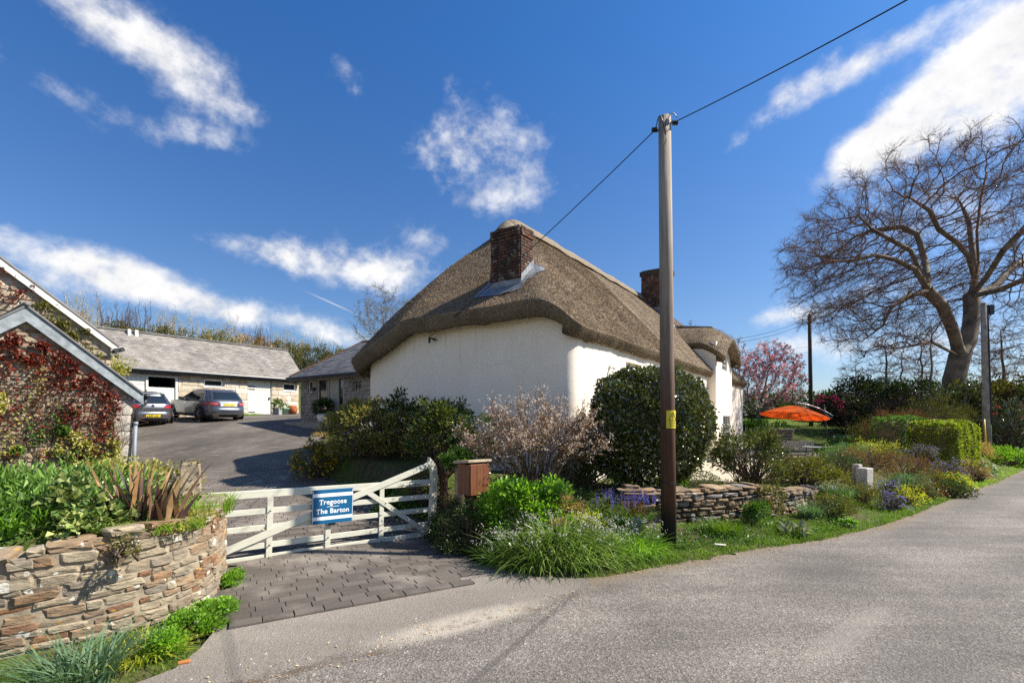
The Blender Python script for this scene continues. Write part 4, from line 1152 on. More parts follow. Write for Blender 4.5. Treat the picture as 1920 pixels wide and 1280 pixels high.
# chimneys
def brick_mat(name, cols, soot):
    m = M(name, .9, .15); v, rnd = m.offs()
    c = m.ramp(rnd, [(i / (len(cols) - 1), C(*q)) for i, q in enumerate(cols)])
    c = m.mix(1.0, c, m.ramp(m.noise(9, v, 7, .65), [(.25, .5), (.7, 1.35)]), 'MULTIPLY')
    pos = m.n('ShaderNodeNewGeometry').outputs['Position']
    c = m.mix(m.mr(m.noise(3.4, pos, 6, .6), .50 - soot, .70 - soot * .4, 0, .8), c, C(.035, .03, .026))
    c = m.mix(m.mr(m.noise(6.5, pos, 6, .6), .54, .66, 0, .75), c, C(.27, .25, .20))
    m.col(c); m.bump(m.noise(22, v, 7, .65), .6, .02); return m.m
m_brick = brick_mat('chimney_brick', [(.12, .058, .038), (.155, .07, .043), (.085, .05, .038), (.16, .105, .075)], .15)
m_mort = plain('chimney_mortar', (.20, .175, .14), .95, .1, var=.4, bump=.4)
def chimney(a0, a1, b0, b1, z0, z1, single):
    core = MB(); core.box(a0 + .012, a1 - .012, b0 + .012, b1 - .012, z0, z1 - .004)
    ch = core.build('chimney', m_mort, cott)
    rr = random.Random(int(a0 * 10)); rows = int((z1 - z0) / .078)
    stuff = MB()
    for r_ in range(rows):
        z = z0 + (r_ + .5) * (z1 - z0) / rows
        grow = .03 if r_ >= rows - 3 else 0
        for face in range(4):
            L = (b1 - b0) if face % 2 == 0 else (a1 - a0)
            n = max(2, round(L / .225)); off = (.5 if (r_ + face) % 2 else 0)
            for k in range(-1, n + 1):
                p0 = (k + off) / n; p1 = p0 + 1 / n
                p0 = max(0, p0); p1 = min(1, p1)
                if p1 - p0 < .1 / n: continue
                pc = (p0 + p1) / 2 * L; w = (p1 - p0) * L - .011
                if face == 0: loc = (a0 - grow, b0 + pc); ang = -math.pi / 2
                elif face == 1: loc = (a0 + pc, b0 - grow); ang = 0
                elif face == 2: loc = (a1 + grow, b0 + pc); ang = math.pi / 2
                else: loc = (a0 + pc, b1 + grow); ang = math.pi
                if single and face in (0, 1):
                    link('brick', rr.choice(variants('brick', m_brick, 8)), None, ch, (loc[0], loc[1], z), (0, 0, ang + rr.uniform(-.02, .02)), (w / 2, .022 + rr.uniform(-.004, .008), (z1 - z0) / rows / 2 - .005))
                else:
                    dx_, dy_ = (.012, w / 2) if face % 2 == 0 else (w / 2, .012)
                    j = rr.uniform(-.004, .004)
                    stuff.box(loc[0] - dx_ + j, loc[0] + dx_ + j, loc[1] - dy_ + j, loc[1] + dy_ + j, z - .034, z + .034)
    if stuff.v:
        so_ = stuff.build('brickwork', m_brick, ch); so_['kind'] = 'stuff'
    cap = MB(); cap.box(a0 + .06, a1 - .06, b0 + .06, b1 - .06, z1 - .003, z1 + .05); cap.build('chimney_cap', m_mort, ch)
    return ch
CH = (.30, .86, 1.62, 2.54)
ch1 = chimney(*CH, 5.35, 6.98, True)
ch2 = chimney(14.0, 14.75, 2.1, 3.45, 6.4, 9.55, False)
cp = MB(); cp.box(13.93, 14.82, 2.03, 3.52, 9.3, 9.52); cp.build('chimney_crown', plain('sooty_brick', (.06, .05, .042), .9, .1, var=.4, bump=.5), ch2)
# lead flashing: an apron dressed over the thatch and upstands against the bricks
def flash(a0, a1, b0, b1, off=.035, nu=8, nv=8):
    us = np.linspace(a0, a1, nu); vs_ = np.linspace(b0, b1, nv); A, B = np.meshgrid(us, vs_)
    Z = roofZ(A, B) + off + RNG.normal(size=A.shape) * .008
    i0 = (np.arange(nv - 1)[:, None] * nu + np.arange(nu - 1)[None]).ravel()
    return np.stack([A.ravel(), B.ravel(), Z.ravel()], 1), np.stack([i0, i0 + 1, i0 + nu + 1, i0 + nu], 1)
def flashing(ch, a0, a1, b0, b1, w):
    parts = [flash(a0 - w, a0 + .02, b0 - .22, b1 + .30), flash(a0, a1 + .2, b0 - .34, b0 + .02), flash(a0, a1 + .2, b1 - .02, b1 + .26)]
    vs, fs, n = [], [], 0
    for v, f in parts: vs.append(v); fs.append(f + n); n += len(v)
    ob = link('flashing', np_mesh('flashing', np.concatenate(vs), np.concatenate(fs), True), m_lead, ch)
    up = MB()
    def zz(a, b): return float(roofZ(np.array([a]), np.array([b]))[0])
    for k in range(5):     # upstand along the face towards the lane
        x0 = a0 + (a1 - a0) * k / 5; x1 = a0 + (a1 - a0) * (k + 1) / 5 + .012
        z = zz(x0, b0); q_ = zz(x1, b0); y_ = b0 - .036 - .003 * k
        up.add([(x0, y_, z - .15), (x1, y_, q_ - .15), (x1, y_, q_ + .22), (x0, y_, z + .22)], [(0, 1, 2, 3)])
    z = zz(a0, (b0 + b1) / 2); up.box(a0 - .036, a0 - .032, b0 - .04, b1 + .03, z - .2, z + .13)
    for k in range(3):
        x0 = a0 + (a1 - a0) * k / 3; z = zz(x0 + .1, b1); up.box(x0, x0 + .21, b1 + .032, b1 + .036, z - .15, z + .3)
    up.build('flashing_upstand', m_lead, ch)
flashing(ch1, *CH, .36)
flashing(ch2, 14.0, 14.75, 2.1, 3.45, .18)
# bracket for the wire under the gable eave, a small lamp on the front wall
bk = MB(); bp = (-.02, 4.35, 4.25)
bk.bar((.05, 4.35, 4.33), (-.14, 4.35, 4.33), .03, .03); bk.tube([(-.14, 4.35, 4.36), (-.14, 4.35, 4.2)], .03, 8); bk.tube([(-.03, 4.25, 4.3), (-.10, 4.2, 4.28)], .035, 8)
bk.build('wire_bracket', m_black, cott)
lm = MB(); lm.box(2.05, 2.15, -.06, .02, 3.42, 3.50); lm.tube([(2.1, -.08, 3.46), (2.1, -.14, 3.40)], [.03, .05], 8); lm.build('wall_light', m_white_p, cott)
# ------------------------------------------------------------------ stone materials
m_st_warm = stone_mat('stone_warm', [(.20, .135, .08), (.31, .22, .135), (.17, .12, .08), (.27, .225, .16), (.27, .16, .085)], .42, .12)
m_st_grey = stone_mat('stone_grey', [(.27, .22, .155), (.35, .29, .20), (.21, .175, .135), (.37, .30, .20)], .40, .08)
m_st_rust = stone_mat('stone_rust', [(.23, .125, .065), (.18, .10, .06), (.28, .175, .10)], .34, .12)
m_st_dry = stone_mat('stone_dry', [(.21, .145, .085), (.30, .21, .125), (.17, .125, .085), (.35, .255, .155)], .10, .02)
m_st_slate = stone_mat('stone_slaty', [(.19, .17, .15), (.26, .23, .19), (.15, .135, .12)], .10, 0)
m_st_pale = stone_mat('stone_pale', [(.56, .50, .41), (.62, .57, .49), (.50, .43, .33), (.58, .50, .38)], 0, 0, .6)
m_st_buff = stone_mat('stone_buff', [(.46, .36, .24), (.52, .44, .32), (.36, .25, .15)], 0, 0, .6)
m_st_dim = stone_mat('stone_dim', [(.24, .22, .20), (.30, .28, .25), (.18, .165, .15)], 0, 0, .6)
m_st_rub = stone_mat('stone_rubble', [(.26, .20, .14), (.34, .27, .19), (.21, .165, .125), (.38, .31, .22)], .08, .02)
m_granite = stone_mat('granite_block', [(.40, .36, .31), (.45, .41, .36), (.36, .33, .29)], 0, 0, 1.4)
m_mortar = plain('sandy_mortar', (.28, .23, .165), .95, .1, var=.3, scale=7, bump=.5)
m_mort_d = plain('earth_joint', (.055, .045, .032), .95, .1, var=.5, scale=7, bump=.5)
m_mort_p = plain('pale_mortar', (.44, .38, .29), .95, .1, var=.25, scale=7, bump=.4)
m_slate = plain('roof_slate', (.20, .185, .17), .7, .3, var=.35, scale=2.2, bump=.3)
def slate_mat(name, cols):
    m = M(name, .7, .3); g = m.n('ShaderNodeNewGeometry')
    c = m.ramp(g.outputs['Random Per Island'], [(i / (len(cols) - 1), C(*q)) for i, q in enumerate(cols)])
    c = m.mix(1.0, c, m.ramp(m.noise(1.1, None, 7, .65), [(.3, .68), (.7, 1.22)]), 'MULTIPLY')
    c = m.mix(m.mr(m.noise(5, None, 7, .65), .60, .72, 0, .5), c, C(.34, .32, .25))
    m.col(c); m.bump(m.noise(14, None, 6, .7), .4, .01); return m.m
m_slate_l = slate_mat('slate_weathered', [(.20, .185, .165), (.27, .25, .22), (.235, .21, .185), (.17, .16, .15)])
m_slate_d = slate_mat('slate_dark', [(.13, .13, .135), (.18, .175, .175), (.10, .10, .105)])
m_fascia = plain('grey_fascia', (.235, .265, .28), .6, .35, var=.28, scale=6, bump=.2)
m_gutter = plain('gutter_black', (.035, .04, .045), .4, .4, bump=0)
m_pipe = plain('downpipe_grey', (.22, .25, .29), .5, .4, var=.1)
m_doorw = plain('door_cream', (.66, .65, .57), .5, .35, var=.05, bump=.1)
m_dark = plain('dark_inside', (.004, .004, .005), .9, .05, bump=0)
m_greyp = plain('grey_green_paint', (.30, .30, .26), .55, .35, var=.08)
def slate_roof(parent, name, p00, eu, ev, W, L, wu, lv, mat, seed, taper=None):
    """courses of tilted slates as one joined part; eu along the eave, ev up the slope"""
    rng = np.random.default_rng(seed); eu = np.array(eu, float); ev = np.array(ev, float); nrm = unit(np.cross(eu, ev)[None])[0]
    vs = []; nv = int(round(L / lv)); p00 = np.array(p00, float)
    for j in range(nv):
        lo, hi = (taper(j * lv) if taper else (0, W))
        x = lo - (wu / 2 if j % 2 else 0)
        while x < hi:
            a, b = max(lo, x), min(hi, x + wu - .006); x += wu
            if b - a < .03: continue
            d0 = rng.uniform(.014, .026); jv = rng.uniform(-.012, .012)
            q0 = p00 + eu * a + ev * (j * lv + jv); q1 = p00 + eu * b + ev * (j * lv + jv)
            t0 = p00 + eu * a + ev * ((j + 1) * lv + .03); t1 = p00 + eu * b + ev * ((j + 1) * lv + .03)
            vs.append([q0 + nrm * d0, q1 + nrm * d0, t1 + nrm * .002, t0 + nrm * .002, q0 - nrm * .01, q1 - nrm * .01])
    V = np.array(vs).reshape(-1, 3); b = np.arange(len(vs))[:, None] * 6
    F = np.concatenate([b + np.array([0, 1, 2, 3]), b + np.array([4, 5, 1, 0])], 1).reshape(-1, 4)
    o = link(name, np_mesh(name, V, F), mat, parent); o['kind'] = 'stuff'; return o

# ------------------------------------------------------------------ low roadside wall (left) and dry stone wall (right of the pole)
def resample(path, step):
    p = np.array(path, float); sl = np.hypot(*(p[1:] - p[:-1]).T); cs = np.concatenate([[0], np.cumsum(sl)])
    # smooth by Catmull-like interpolation on a fine grid
    s = np.arange(0, cs[-1], step); x = np.interp(s, cs, p[:, 0]); y = np.interp(s, cs, p[:, 1])
    k = max(1, int(.25 / step)); ker = np.ones(2 * k + 1) / (2 * k + 1)
    xp = np.pad(x, k, 'edge'); yp = np.pad(y, k, 'edge')
    return s, np.convolve(xp, ker, 'valid'), np.convolve(yp, ker, 'valid')
def path_wall(name, label, path, hfn, zb, ch, bw, mats, core_mat, seed, depth=.10, thick=.38, kind='stone', gap=.014, cap=True, s0=0.0, jz=.3, hole=None, core_in=.035):
    s, x, y = resample(path, .05); rr = random.Random(seed)
    tx = np.gradient(x); ty = np.gradient(y); L = np.hypot(tx, ty); tx /= L; ty /= L
    root = thing(name, label, 'stone wall', (float(x[len(x) // 2]), float(y[len(y) // 2]), 0))
    ox, oy = root.location.x, root.location.y
    core = MB(); n = 0; idx = range(0, len(s), 3)
    for i in idx:
        h = hfn(s[i]) - .035
        inn = (-ty[i], tx[i])
        for (o_, z) in ((core_in, zb - .3), (core_in, h), (thick, h + .0), (thick, zb - .3)):
            core.v.append((x[i] + inn[0] * o_ - ox, y[i] + inn[1] * o_ - oy, z))
        n += 1
    for i in range(n - 1):
        for j in range(3): core.f.append((i * 4 + j, (i + 1) * 4 + j, (i + 1) * 4 + j + 1, i * 4 + j + 1)); core.m.append(0)
    core.f.append((0, 1, 2, 3)); core.m.append(0); core.f.append(tuple((n - 1) * 4 + j for j in (3, 2, 1, 0))); core.m.append(0)
    core.build('wall_core', core_mat, root)
    z = zb; row = 0; S = s[-1]; cnt = 0
    def put(sc, w, zc, h, dep, yo=0.0):
        nonlocal cnt
        if cnt >= 298: return
        i = int(np.clip(sc / .05, 0, len(s) - 1)); ang = math.atan2(ty[i], tx[i])
        me = rr.choice(variants(kind, rr.choice(mats)))
        link('stone', me, None, root, (x[i] - ty[i] * (.05 + yo) - ox, y[i] + tx[i] * (.05 + yo) - oy, zc), (rr.uniform(-.10, .10), rr.uniform(-.05, .05) if kind == 'stone' else rr.uniform(-.03, .03), ang + rr.uniform(-.05, .05)), (w / 2, dep, h / 2))
        cnt += 1
    if cap:
        c = s0
        while c < S:
            w = rr.uniform(bw[0] * .9, bw[1]) * (1 - .3 * c / S); top = hfn(c + w / 2)
            put(c + w / 2, w * .97, top - .012, rr.uniform(.07, .11), rr.uniform(.16, .22), .13); c += w
    while z < 2:
        h = ch * rr.uniform(1 - jz, 1 + jz); c = s0 - rr.uniform(0, bw[0]); any_ = False; row += 1
        while c < S - .04:
            big = 1 - .45 * (c / S)
            w = rr.uniform(*bw) * big; sc = c + w / 2; c += w
            if sc < s0 or sc > S: continue
            hh = h * rr.uniform(.85, 1.12); zz = z + .02 * math.sin(sc * 2.3 + row)
            top = hfn(sc)
            if zz + hh * .7 > top: continue
            if hole and abs(sc - hole[0]) < hole[1] and abs(zz + hh / 2 - hole[2]) < hole[3]: continue
            any_ = True
            put(sc, w - gap, zz + hh / 2, hh - gap, depth * rr.uniform(.7, 1.25))
        z += h
        if not any_: break
    return root
def hleft(s):
    return .98 - .07 * math.sin((s - 3.2) * .9) + .03 * math.sin(s * 4.0)
path_wall('roadside_wall', 'low curved rubble wall with lichen spots holding up the flower bed by the gate', GW, hleft, .02, .088, (.15, .52), [m_st_warm, m_st_rust, m_st_grey, m_st_warm, m_st_grey, m_st_grey], m_mortar, 5, .045, .38, s0=4.6, gap=-.006, jz=.42, core_in=.022)
DW = [(2.05, 8.78), (2.6, 8.80), (3.3, 8.95), (4.3, 9.30), (5.3, 9.80), (6.2, 10.35), (6.9, 10.85)]
def hdry(s): return .86 - .055 * s - .06 * math.sin(s * 1.7) + .02 * math.sin(s * 7)
path_wall('dry_stone_wall', 'low dry stone wall of thin stacked slabs behind the wooden pole', DW, hdry, .10, .085, (.17, .52), [m_st_dry, m_st_dry, m_st_dry, m_st_dry, m_st_slate], m_mort_d, 9, .11, .4, kind='flat', gap=.010, jz=.45)

# ------------------------------------------------------------------ outbuilding with creeper, left
def gable_building(name, label, cat, org, x0, ax, az, slope, base, depth, verge_mat, over=.18, board=.26):
    b = thing(name, label, cat, (org[0], org[1], 0), ROT)
    return b
ob = thing('stone_outbuilding', 'small stone outbuilding with a creeper covered gable and grey bargeboards', 'outbuilding', (-10.2, 12.9, 0), ROT)
OA, OZ, OS = -2.06, 4.66, .86
otop = lambda x: OZ - OS * abs(x - OA)
wall_sheet(ob, 'gable_wall', m_mort_p, -4.12, 0, -.8, 5, [], .03, .1, otop, .51)
w = MB(); w.box(-.02, -.001, .04, 5, -.8, 2.82); w.box(-4.12, -4.1, .04, 5, -.8, 2.82); w.build('side_wall', m_mort_p, ob)
coursed_face(ob, [m_st_rub, m_st_rub, m_st_warm, m_st_grey], -3.05, -.42, .55, 4.7, .115, (.2, .46), 21, (), 'flat', .05, .03, .014, top=lambda x: otop(x) - .20, limit=285, jz=.4)
coursed_face(ob, [m_granite], -.42, .0, .0, 3.0, .42, (.30, .42), 22, (), 'block', .04, .03, .012, top=lambda x: otop(x) - .2, jz=.15)
for sg in (1, -1):
    rf = MB(); e = .20
    for yy0, yy1 in ((-.20, 5.1),):
        xa, xe = OA, OA + sg * (2.06 + e)
        za, ze = OZ + .09, OZ + .09 - OS * (2.06 + e)
        rf.add([(xa, yy0, za), (xe, yy0, ze), (xe, yy1, ze), (xa, yy1, za), (xa, yy0, za - .05), (xe, yy0, ze - .05), (xe, yy1, ze - .05), (xa, yy1, za - .05)],
               [(0, 1, 2, 3), (4, 7, 6, 5), (0, 4, 5, 1), (1, 5, 6, 2), (2, 6, 7, 3), (3, 7, 4, 0)])
    rf.build('roof', m_slate_d, ob)
    bb_ = MB(); bb_.add([(xa, -.16, za - .052), (xe, -.16, ze - .052), (xe, -.16, ze - .052 - .27), (xa, -.16, za - .052 - .34), (xa, -.12, za - .052), (xe, -.12, ze - .052), (xe, -.12, ze - .052 - .27), (xa, -.12, za - .052 - .34)],
                   [(0, 3, 2, 1), (4, 5, 6, 7), (0, 1, 5, 4), (1, 2, 6, 5), (2, 3, 7, 6), (3, 0, 4, 7)])
    bb_.build('bargeboard', m_fascia, ob)
rt = MB(); rt.tube([(OA, -.22, OZ + .10), (OA, 5.1, OZ + .10)], .06, 8); rt.build('ridge_tile', m_slate_d, ob, smooth=True)
gt = MB(); gt.tube([(.28, -.20, 2.72), (.28, 5, 2.72)], .06, 8); gt.build('gutter', m_gutter, ob, smooth=True)
dp = MB(); dp.tube([(.27, -.10, 2.68), (.24, -.12, 2.5), (.06, -.07, 2.32), (.05, -.07, 1.9)], .04, 8); dp.build('downpipe_swan_neck', m_gutter, ob, smooth=True)
dp = MB(); dp.tube([(.05, -.07, 2.0), (-.03, -.10, .2)], .045, 10); dp.tube([(.05, -.07, 2.02), (.05, -.07, 1.93)], .055, 10); dp.build('downpipe', m_pipe, ob, smooth=True)

# house beyond it
hs = thing('gabled_house', 'taller stone house gable with white bargeboard behind the creeper covered outbuilding', 'house', (-14.2, 17.0, 0), ROT)
HA, HZ, HS = -3.7, 7.74, .81
htop = lambda x: HZ - HS * abs(x - HA)
wall_sheet(hs, 'gable_wall', m_mort_p, -7.4, 0, -.5, 8, [], .03, .1, htop, .925)
w = MB(); w.box(-.02, -.001, .04, 5, -.5, 4.72); w.build('side_wall', m_mort_p, hs)
coursed_face(hs, [m_st_rub, m_st_buff, m_st_grey], -3.7, 0, 3.5, 7.7, .20, (.28, .6), 31, (), 'stone', .05, .03, .02, top=lambda x: htop(x) - .2, limit=200, jz=.35)
for sg in (1, -1):
    xa, xe = HA, HA + sg * 3.88; za, ze = HZ + .12, HZ + .12 - HS * 3.88
    rf = MB(); rf.add([(xa, -.2, za), (xe, -.2, ze), (xe, 5, ze), (xa, 5, za), (xa, -.2, za - .06), (xe, -.2, ze - .06), (xe, 5, ze - .06), (xa, 5, za - .06)],
                      [(0, 1, 2, 3), (4, 7, 6, 5), (0, 4, 5, 1), (1, 5, 6, 2), (2, 6, 7, 3), (3, 7, 4, 0)]); rf.build('roof', m_slate_l, hs)
    bb_ = MB(); bb_.add([(xa, -.17, za - .062), (xe, -.17, ze - .062), (xe, -.17, ze - .30), (xa, -.17, za - .34), (xa, -.12, za - .062), (xe, -.12, ze - .062), (xe, -.12, ze - .30), (xa, -.12, za - .34)],
                        [(0, 3, 2, 1), (4, 5, 6, 7), (0, 1, 5, 4), (1, 2, 6, 5), (2, 3, 7, 6), (3, 0, 4, 7)]); bb_.build('bargeboard', plain('bargeboard_white', (.58, .57, .52), .6, .3, var=.25, scale=4) if sg == 1 else m_fascia, hs)
gt = MB(); gt.tube([(.25, -.3, 4.55), (.25, 5, 4.55)], .07, 8); gt.bar((.02, -.22, 4.52), (.30, -.22, 4.60), .10, .05); gt.bar((-1.9, -.05, 4.32), (.2, -.05, 4.30), .05, .08); gt.build('gutter', m_gutter, hs)

# ------------------------------------------------------------------ barn across the yard
bn = thing('stone_barn', 'long low stone barn with a slate roof and cream doors across the yard', 'barn', (-13.9, 31.3, 0), ROT)
BO = [(-9.9, -6.9, 1.4, 4.36), (-5.62, -4.58, 3.90, 4.34), (-3.23, -1.80, 2.0, 4.44), (-1.03, -.15, 3.88, 4.40)]
wall_sheet(bn, 'front_wall', m_mort_p, -12.6, 0, 1.2, 4.72, BO, .03, .3)
w = MB(); w.box(-.02, 0, .04, 3.6, 1.2, 4.72); w.box(-12.6, -.02, 3.5, 3.6, 1.2, 4.72); w.build('side_wall', m_mort_p, bn)
w = MB(); w.add([(-.01, -.1, 4.70), (-.01, 3.7, 4.70), (-.01, 1.8, 6.62)], [(0, 1, 2)]); w.build('gable_infill', m_mort_p, bn)
BOs = [(a - .02, b_ + .02, c_, d_ + .06) for a, b_, c_, d_ in BO]
coursed_face(bn, [m_st_pale, m_st_pale, m_st_pale, m_st_buff], -9.95, 0, 1.9, 4.66, .27, (.35, .85), 41, BOs, 'block', .025, .03, .02, limit=190, jz=.3)
slate_roof(bn, 'slates', (-12.8, -.30, 4.66), (1, 0, 0), unit(np.array([[0, 2.1, 2.06]]))[0], 13.05, 2.94, .26, .155, m_slate_l, 3)
rfb = MB(); rfb.add([(-12.8, -.28, 4.63), (.25, -.28, 4.63), (.25, 1.8, 6.68), (-12.8, 1.8, 6.68), (.25, 3.9, 4.63), (-12.8, 3.9, 4.63)], [(0, 1, 2, 3), (3, 2, 4, 5)]); rfb.build('roof', m_slate, bn)
rt = MB(); rt.bar((-12.8, 1.8, 6.75), (.25, 1.8, 6.75), .07, .22); rt.build('ridge_tile', m_slate_d, bn)
gt = MB(); gt.tube([(-12.8, -.36, 4.60), (.15, -.36, 4.60)], .065, 8); gt.box(-12.8, .1, -.29, -.26, 4.44, 4.62); gt.build('gutter', m_gutter, bn)
for x in (-8.62, -8.30):
    v_ = MB(); v_.box(x, x + .13, 1.52, 1.72, 6.42, 6.80); v_.build('roof_vent', m_creamf, bn)
# garage opening: near-black sheet stands for the unlit inside, above a cream half door, leaf folded back on the left
gi = MB(); gi.box(-9.9, -6.9, .9, .95, 1.4, 4.36); gi.build('garage_dark_sheet', m_dark, bn)
gf = MB(); gf.box(-9.9, -6.9, .0, .10, 4.27, 4.36); gf.box(-7.0, -6.9, .0, .1, 1.4, 4.27); gf.box(-8.32, -8.22, .0, .1, 1.4, 4.27); gf.build('garage_frame', m_doorw, bn)
def plank_door(x0, x1, z0, z1, y, n, mat, handle=True, split=None):
    d = MB(); d.box(x0, x1, y + .022, y + .05, z0, z1)
    do = d.build('door', mat, bn)
    for i in range(n):
        a = x0 + (x1 - x0) * i / n; b_ = x0 + (x1 - x0) * (i + 1) / n
        for (p, q) in ([(z0, z1)] if not split else [(z0, split - .015), (split + .015, z1)]):
            k = MB(); k.box(a + .006, b_ - .006, y, y + .021, p + .004, q - .004); k.build('plank', mat, do)
    if handle:
        k = MB()
        for z in (z0 + .35, (split or z1) + .02, z1 - .35): k.box(x0 + .03, x0 + .42, y - .012, y - .001, z - .03, z + .03)
        k.box(x1 - .12, x1 - .06, y - .05, y - .001, (z0 + z1) / 2, (z0 + z1) / 2 + .16)
        k.build('strap_hinge', m_iron, do)
plank_door(-8.22, -7.0, 1.6, 3.74, .06, 7, m_doorw, False)
plank_door(-9.9, -8.32, 1.6, 4.27, .06, 8, m_doorw, False, 3.86)
plank_door(-3.2, -1.83, 2.15, 4.41, .08, 8, m_doorw, True, 3.86)
lt = MB()
for (a, b_, c_, d_) in BO: lt.box(a - .12, b_ + .12, -.012, .02, d_ + .004, d_ + .06)
lt.build('lintel', m_st_dim, bn)
window(bn, -5.60, -4.60, 3.92, 4.32, .12, m_white_p, m_glass, 1, 1, .07, sill=.14)
window(bn, -1.01, -.17, 3.90, 4.38, .12, m_white_p, m_glass, 1, 1, .07, sill=.14)

# annex between barn and cottage (its lit side faces away)
an = thing('slate_annex', 'grey stone annex with glazed door and hipped slate roof between barn and cottage', 'annex', (-9.7, 22.0, 0), ROT - math.pi / 2)
AO = [(.56, .90, 3.26, 3.82), (1.33, 3.18, 2.02, 3.86), (3.82, 4.34, 3.20, 3.72)]
wall_sheet(an, 'front_wall', m_st_dim, 0, 5.4, 1.0, 4.05, AO, .03, .22)
w = MB(); w.box(0, .02, .04, 4, 1.0, 4.05); w.build('side_wall', m_st_dim, an)
coursed_face(an, [m_st_dim], 0, 5.0, 1.75, 4.02, .17, (.25, .7), 51, [(a - .03, b_ + .03, c_, d_ + .02) for a, b_, c_, d_ in AO], 'block', .03, .03, .016, limit=180, jz=.4)
sl = unit(np.array([[0, 1.9, 1.42]]))[0]
slate_roof(an, 'slates', (-.35, -.35, 3.98), (1, 0, 0), sl, 6, 2.8, .28, .17, m_slate_d, 7, taper=lambda v_: (v_ * .80, 6.0))
rf = MB(); rf.add([(-.33, -.33, 3.95), (6, -.33, 3.95), (6, 1.95, 5.62), (1.95, 1.95, 5.62), (-.33, 4.3, 3.95), (6, 4.3, 3.95)], [(0, 1, 2, 3), (0, 3, 4), (3, 2, 5, 4)]); rf.build('roof', m_slate_d, an)
hp = MB(); hp.tube([(-.33, -.33, 4.0), (1.95, 1.95, 5.68), (6, 1.95, 5.68)], .07, 6); hp.build('hip_tile', plain('hip_tile_red', (.20, .11, .075), .8, .2, var=.3), an)
gt = MB(); gt.tube([(-.4, -.42, 3.93), (5.6, -.42, 3.93)], .06, 8); gt.box(-.3, 5.6, -.36, -.33, 3.80, 3.96); gt.build('gutter', m_gutter, an)
fr = MB()
for x in (1.33, 1.95, 2.06, 2.76, 3.12): fr.box(x, x + .07, .03, .14, 2.02, 3.86)
fr.box(1.4, 3.12, .032, .138, 3.79, 3.86); fr.box(1.4, 3.12, .032, .138, 2.02, 2.10); fr.build('door_frame', m_greyp, an)
k = MB(); k.box(2.13, 2.76, .06, .10, 2.10, 3.79); k.build('door', m_greyp, an)
for (a, b_) in ((1.40, 1.95), (2.83, 3.12)):
    k = MB(); k.box(a, b_, .08, .085, 2.10, 3.79); k.build('door_glass', m_glass, an)
window(an, .58, .88, 3.28, 3.80, .08, m_creamf, m_glass, 1, 1, .04)
window(an, 3.84, 4.32, 3.22, 3.70, .08, m_greyp, m_glass, 2, 1, .05)
pl_ = MB(); pl_.box(.0, 5.2, -.75, -.02, 1.2, 1.96); pl_.build('front_step', m_st_dim, an)
lp = MB(); lp.box(1.08, 1.2, -.10, .0, 3.34, 3.50); lp.build('wall_lamp', m_black, an)

# ------------------------------------------------------------------ gate
m_gate = M('gate_paint', .45, .4)
gc = m_gate.mix(m_gate.mr(m_gate.noise(6, m_gate.map((1, 1, 4)), 7, .6), .3, .7), C(.50, .49, .39), C(.59, .58, .48))
m_gate.col(m_gate.mix(m_gate.mr(m_gate.noise(11, None, 6, .65), .64, .74, 0, .5), gc, C(.36, .35, .25))); m_gate.bump(m_gate.noise(40, m_gate.map((.2, 1, 2)), 4), .1, .005); m_gate = m_gate.m
gate = thing('farm_gate', 'cream painted five bar wooden gate with a raised curved heel across the drive', 'gate', (GATE0[0], GATE0[1], .0), GANG)
gate.rotation_euler = (0, .0255, GANG)
GL = 3.60
def rail(x0, z, h, name='rail', y0=-.012, y1=.018, x1=GL):
    b = MB(); b.box(x0, x1, y0, y1, z - h / 2, z + h / 2); return b.build(name, m_gate, gate, bevel=.004)
for i, z in enumerate((.055, .235, .50, .745)): rail(.0, z, .085)
rail(-.02, 1.005, .11, 'top_rail', -.03, .035)
for x, z1 in ((.776, .95), (1.643, .50), (2.556, .95)):
    b = MB(); b.box(x - .042, x + .042, -.030, -.013, .015, z1); b.build('upright', m_gate, gate, bevel=.003)
b = MB(); b.bar((.02, -.042, .17), (3.52, -.042, 1.335), .095, .022, (0, -1, 0)); 
gate_brace = MB()
p0, p1 = Vector((.02, -.045, .16)), Vector((3.50, -.045, 1.345)); dd = (p1 - p0).normalized(); pn = Vector((-dd.z, 0, dd.x)) * .052
gate_brace.add([p0 - pn, p1 - pn, p1 + pn, p0 + pn] + [v_ + Vector((0, .022, 0)) for v_ in (p0 - pn, p1 - pn, p1 + pn, p0 + pn)], [(0, 1, 2, 3), (7, 6, 5, 4), (0, 4, 5, 1), (1, 5, 6, 2), (2, 6, 7, 3), (3, 7, 4, 0)])
gate_brace.build('long_brace', m_gate, gate, bevel=.003)
gate_brace = MB(); p0, p1 = Vector((2.27, -.044, .93)), Vector((3.52, -.044, .04)); dd = (p1 - p0).normalized(); pn = Vector((-dd.z, 0, dd.x)) * .042
gate_brace.add([p0 - pn, p1 - pn, p1 + pn, p0 + pn] + [v_ + Vector((0, .02, 0)) for v_ in (p0 - pn, p1 - pn, p1 + pn, p0 + pn)], [(0, 1, 2, 3), (7, 6, 5, 4), (0, 4, 5, 1), (1, 5, 6, 2), (2, 6, 7, 3), (3, 7, 4, 0)])
gate_brace.build('diagonal_brace', m_gate, gate, bevel=.003)
hl = MB(); hl.prism([(3.50, .0), (3.625, .0), (3.645, .6), (3.655, 1.12), (3.64, 1.26), (3.59, 1.36), (3.52, 1.425), (3.475, 1.475), (3.465, 1.40), (3.43, 1.36), (3.475, 1.31), (3.52, 1.22), (3.535, 1.08), (3.52, .6)], -.055, .04)
hl.build('heel_post', m_gate, gate, bevel=.008)
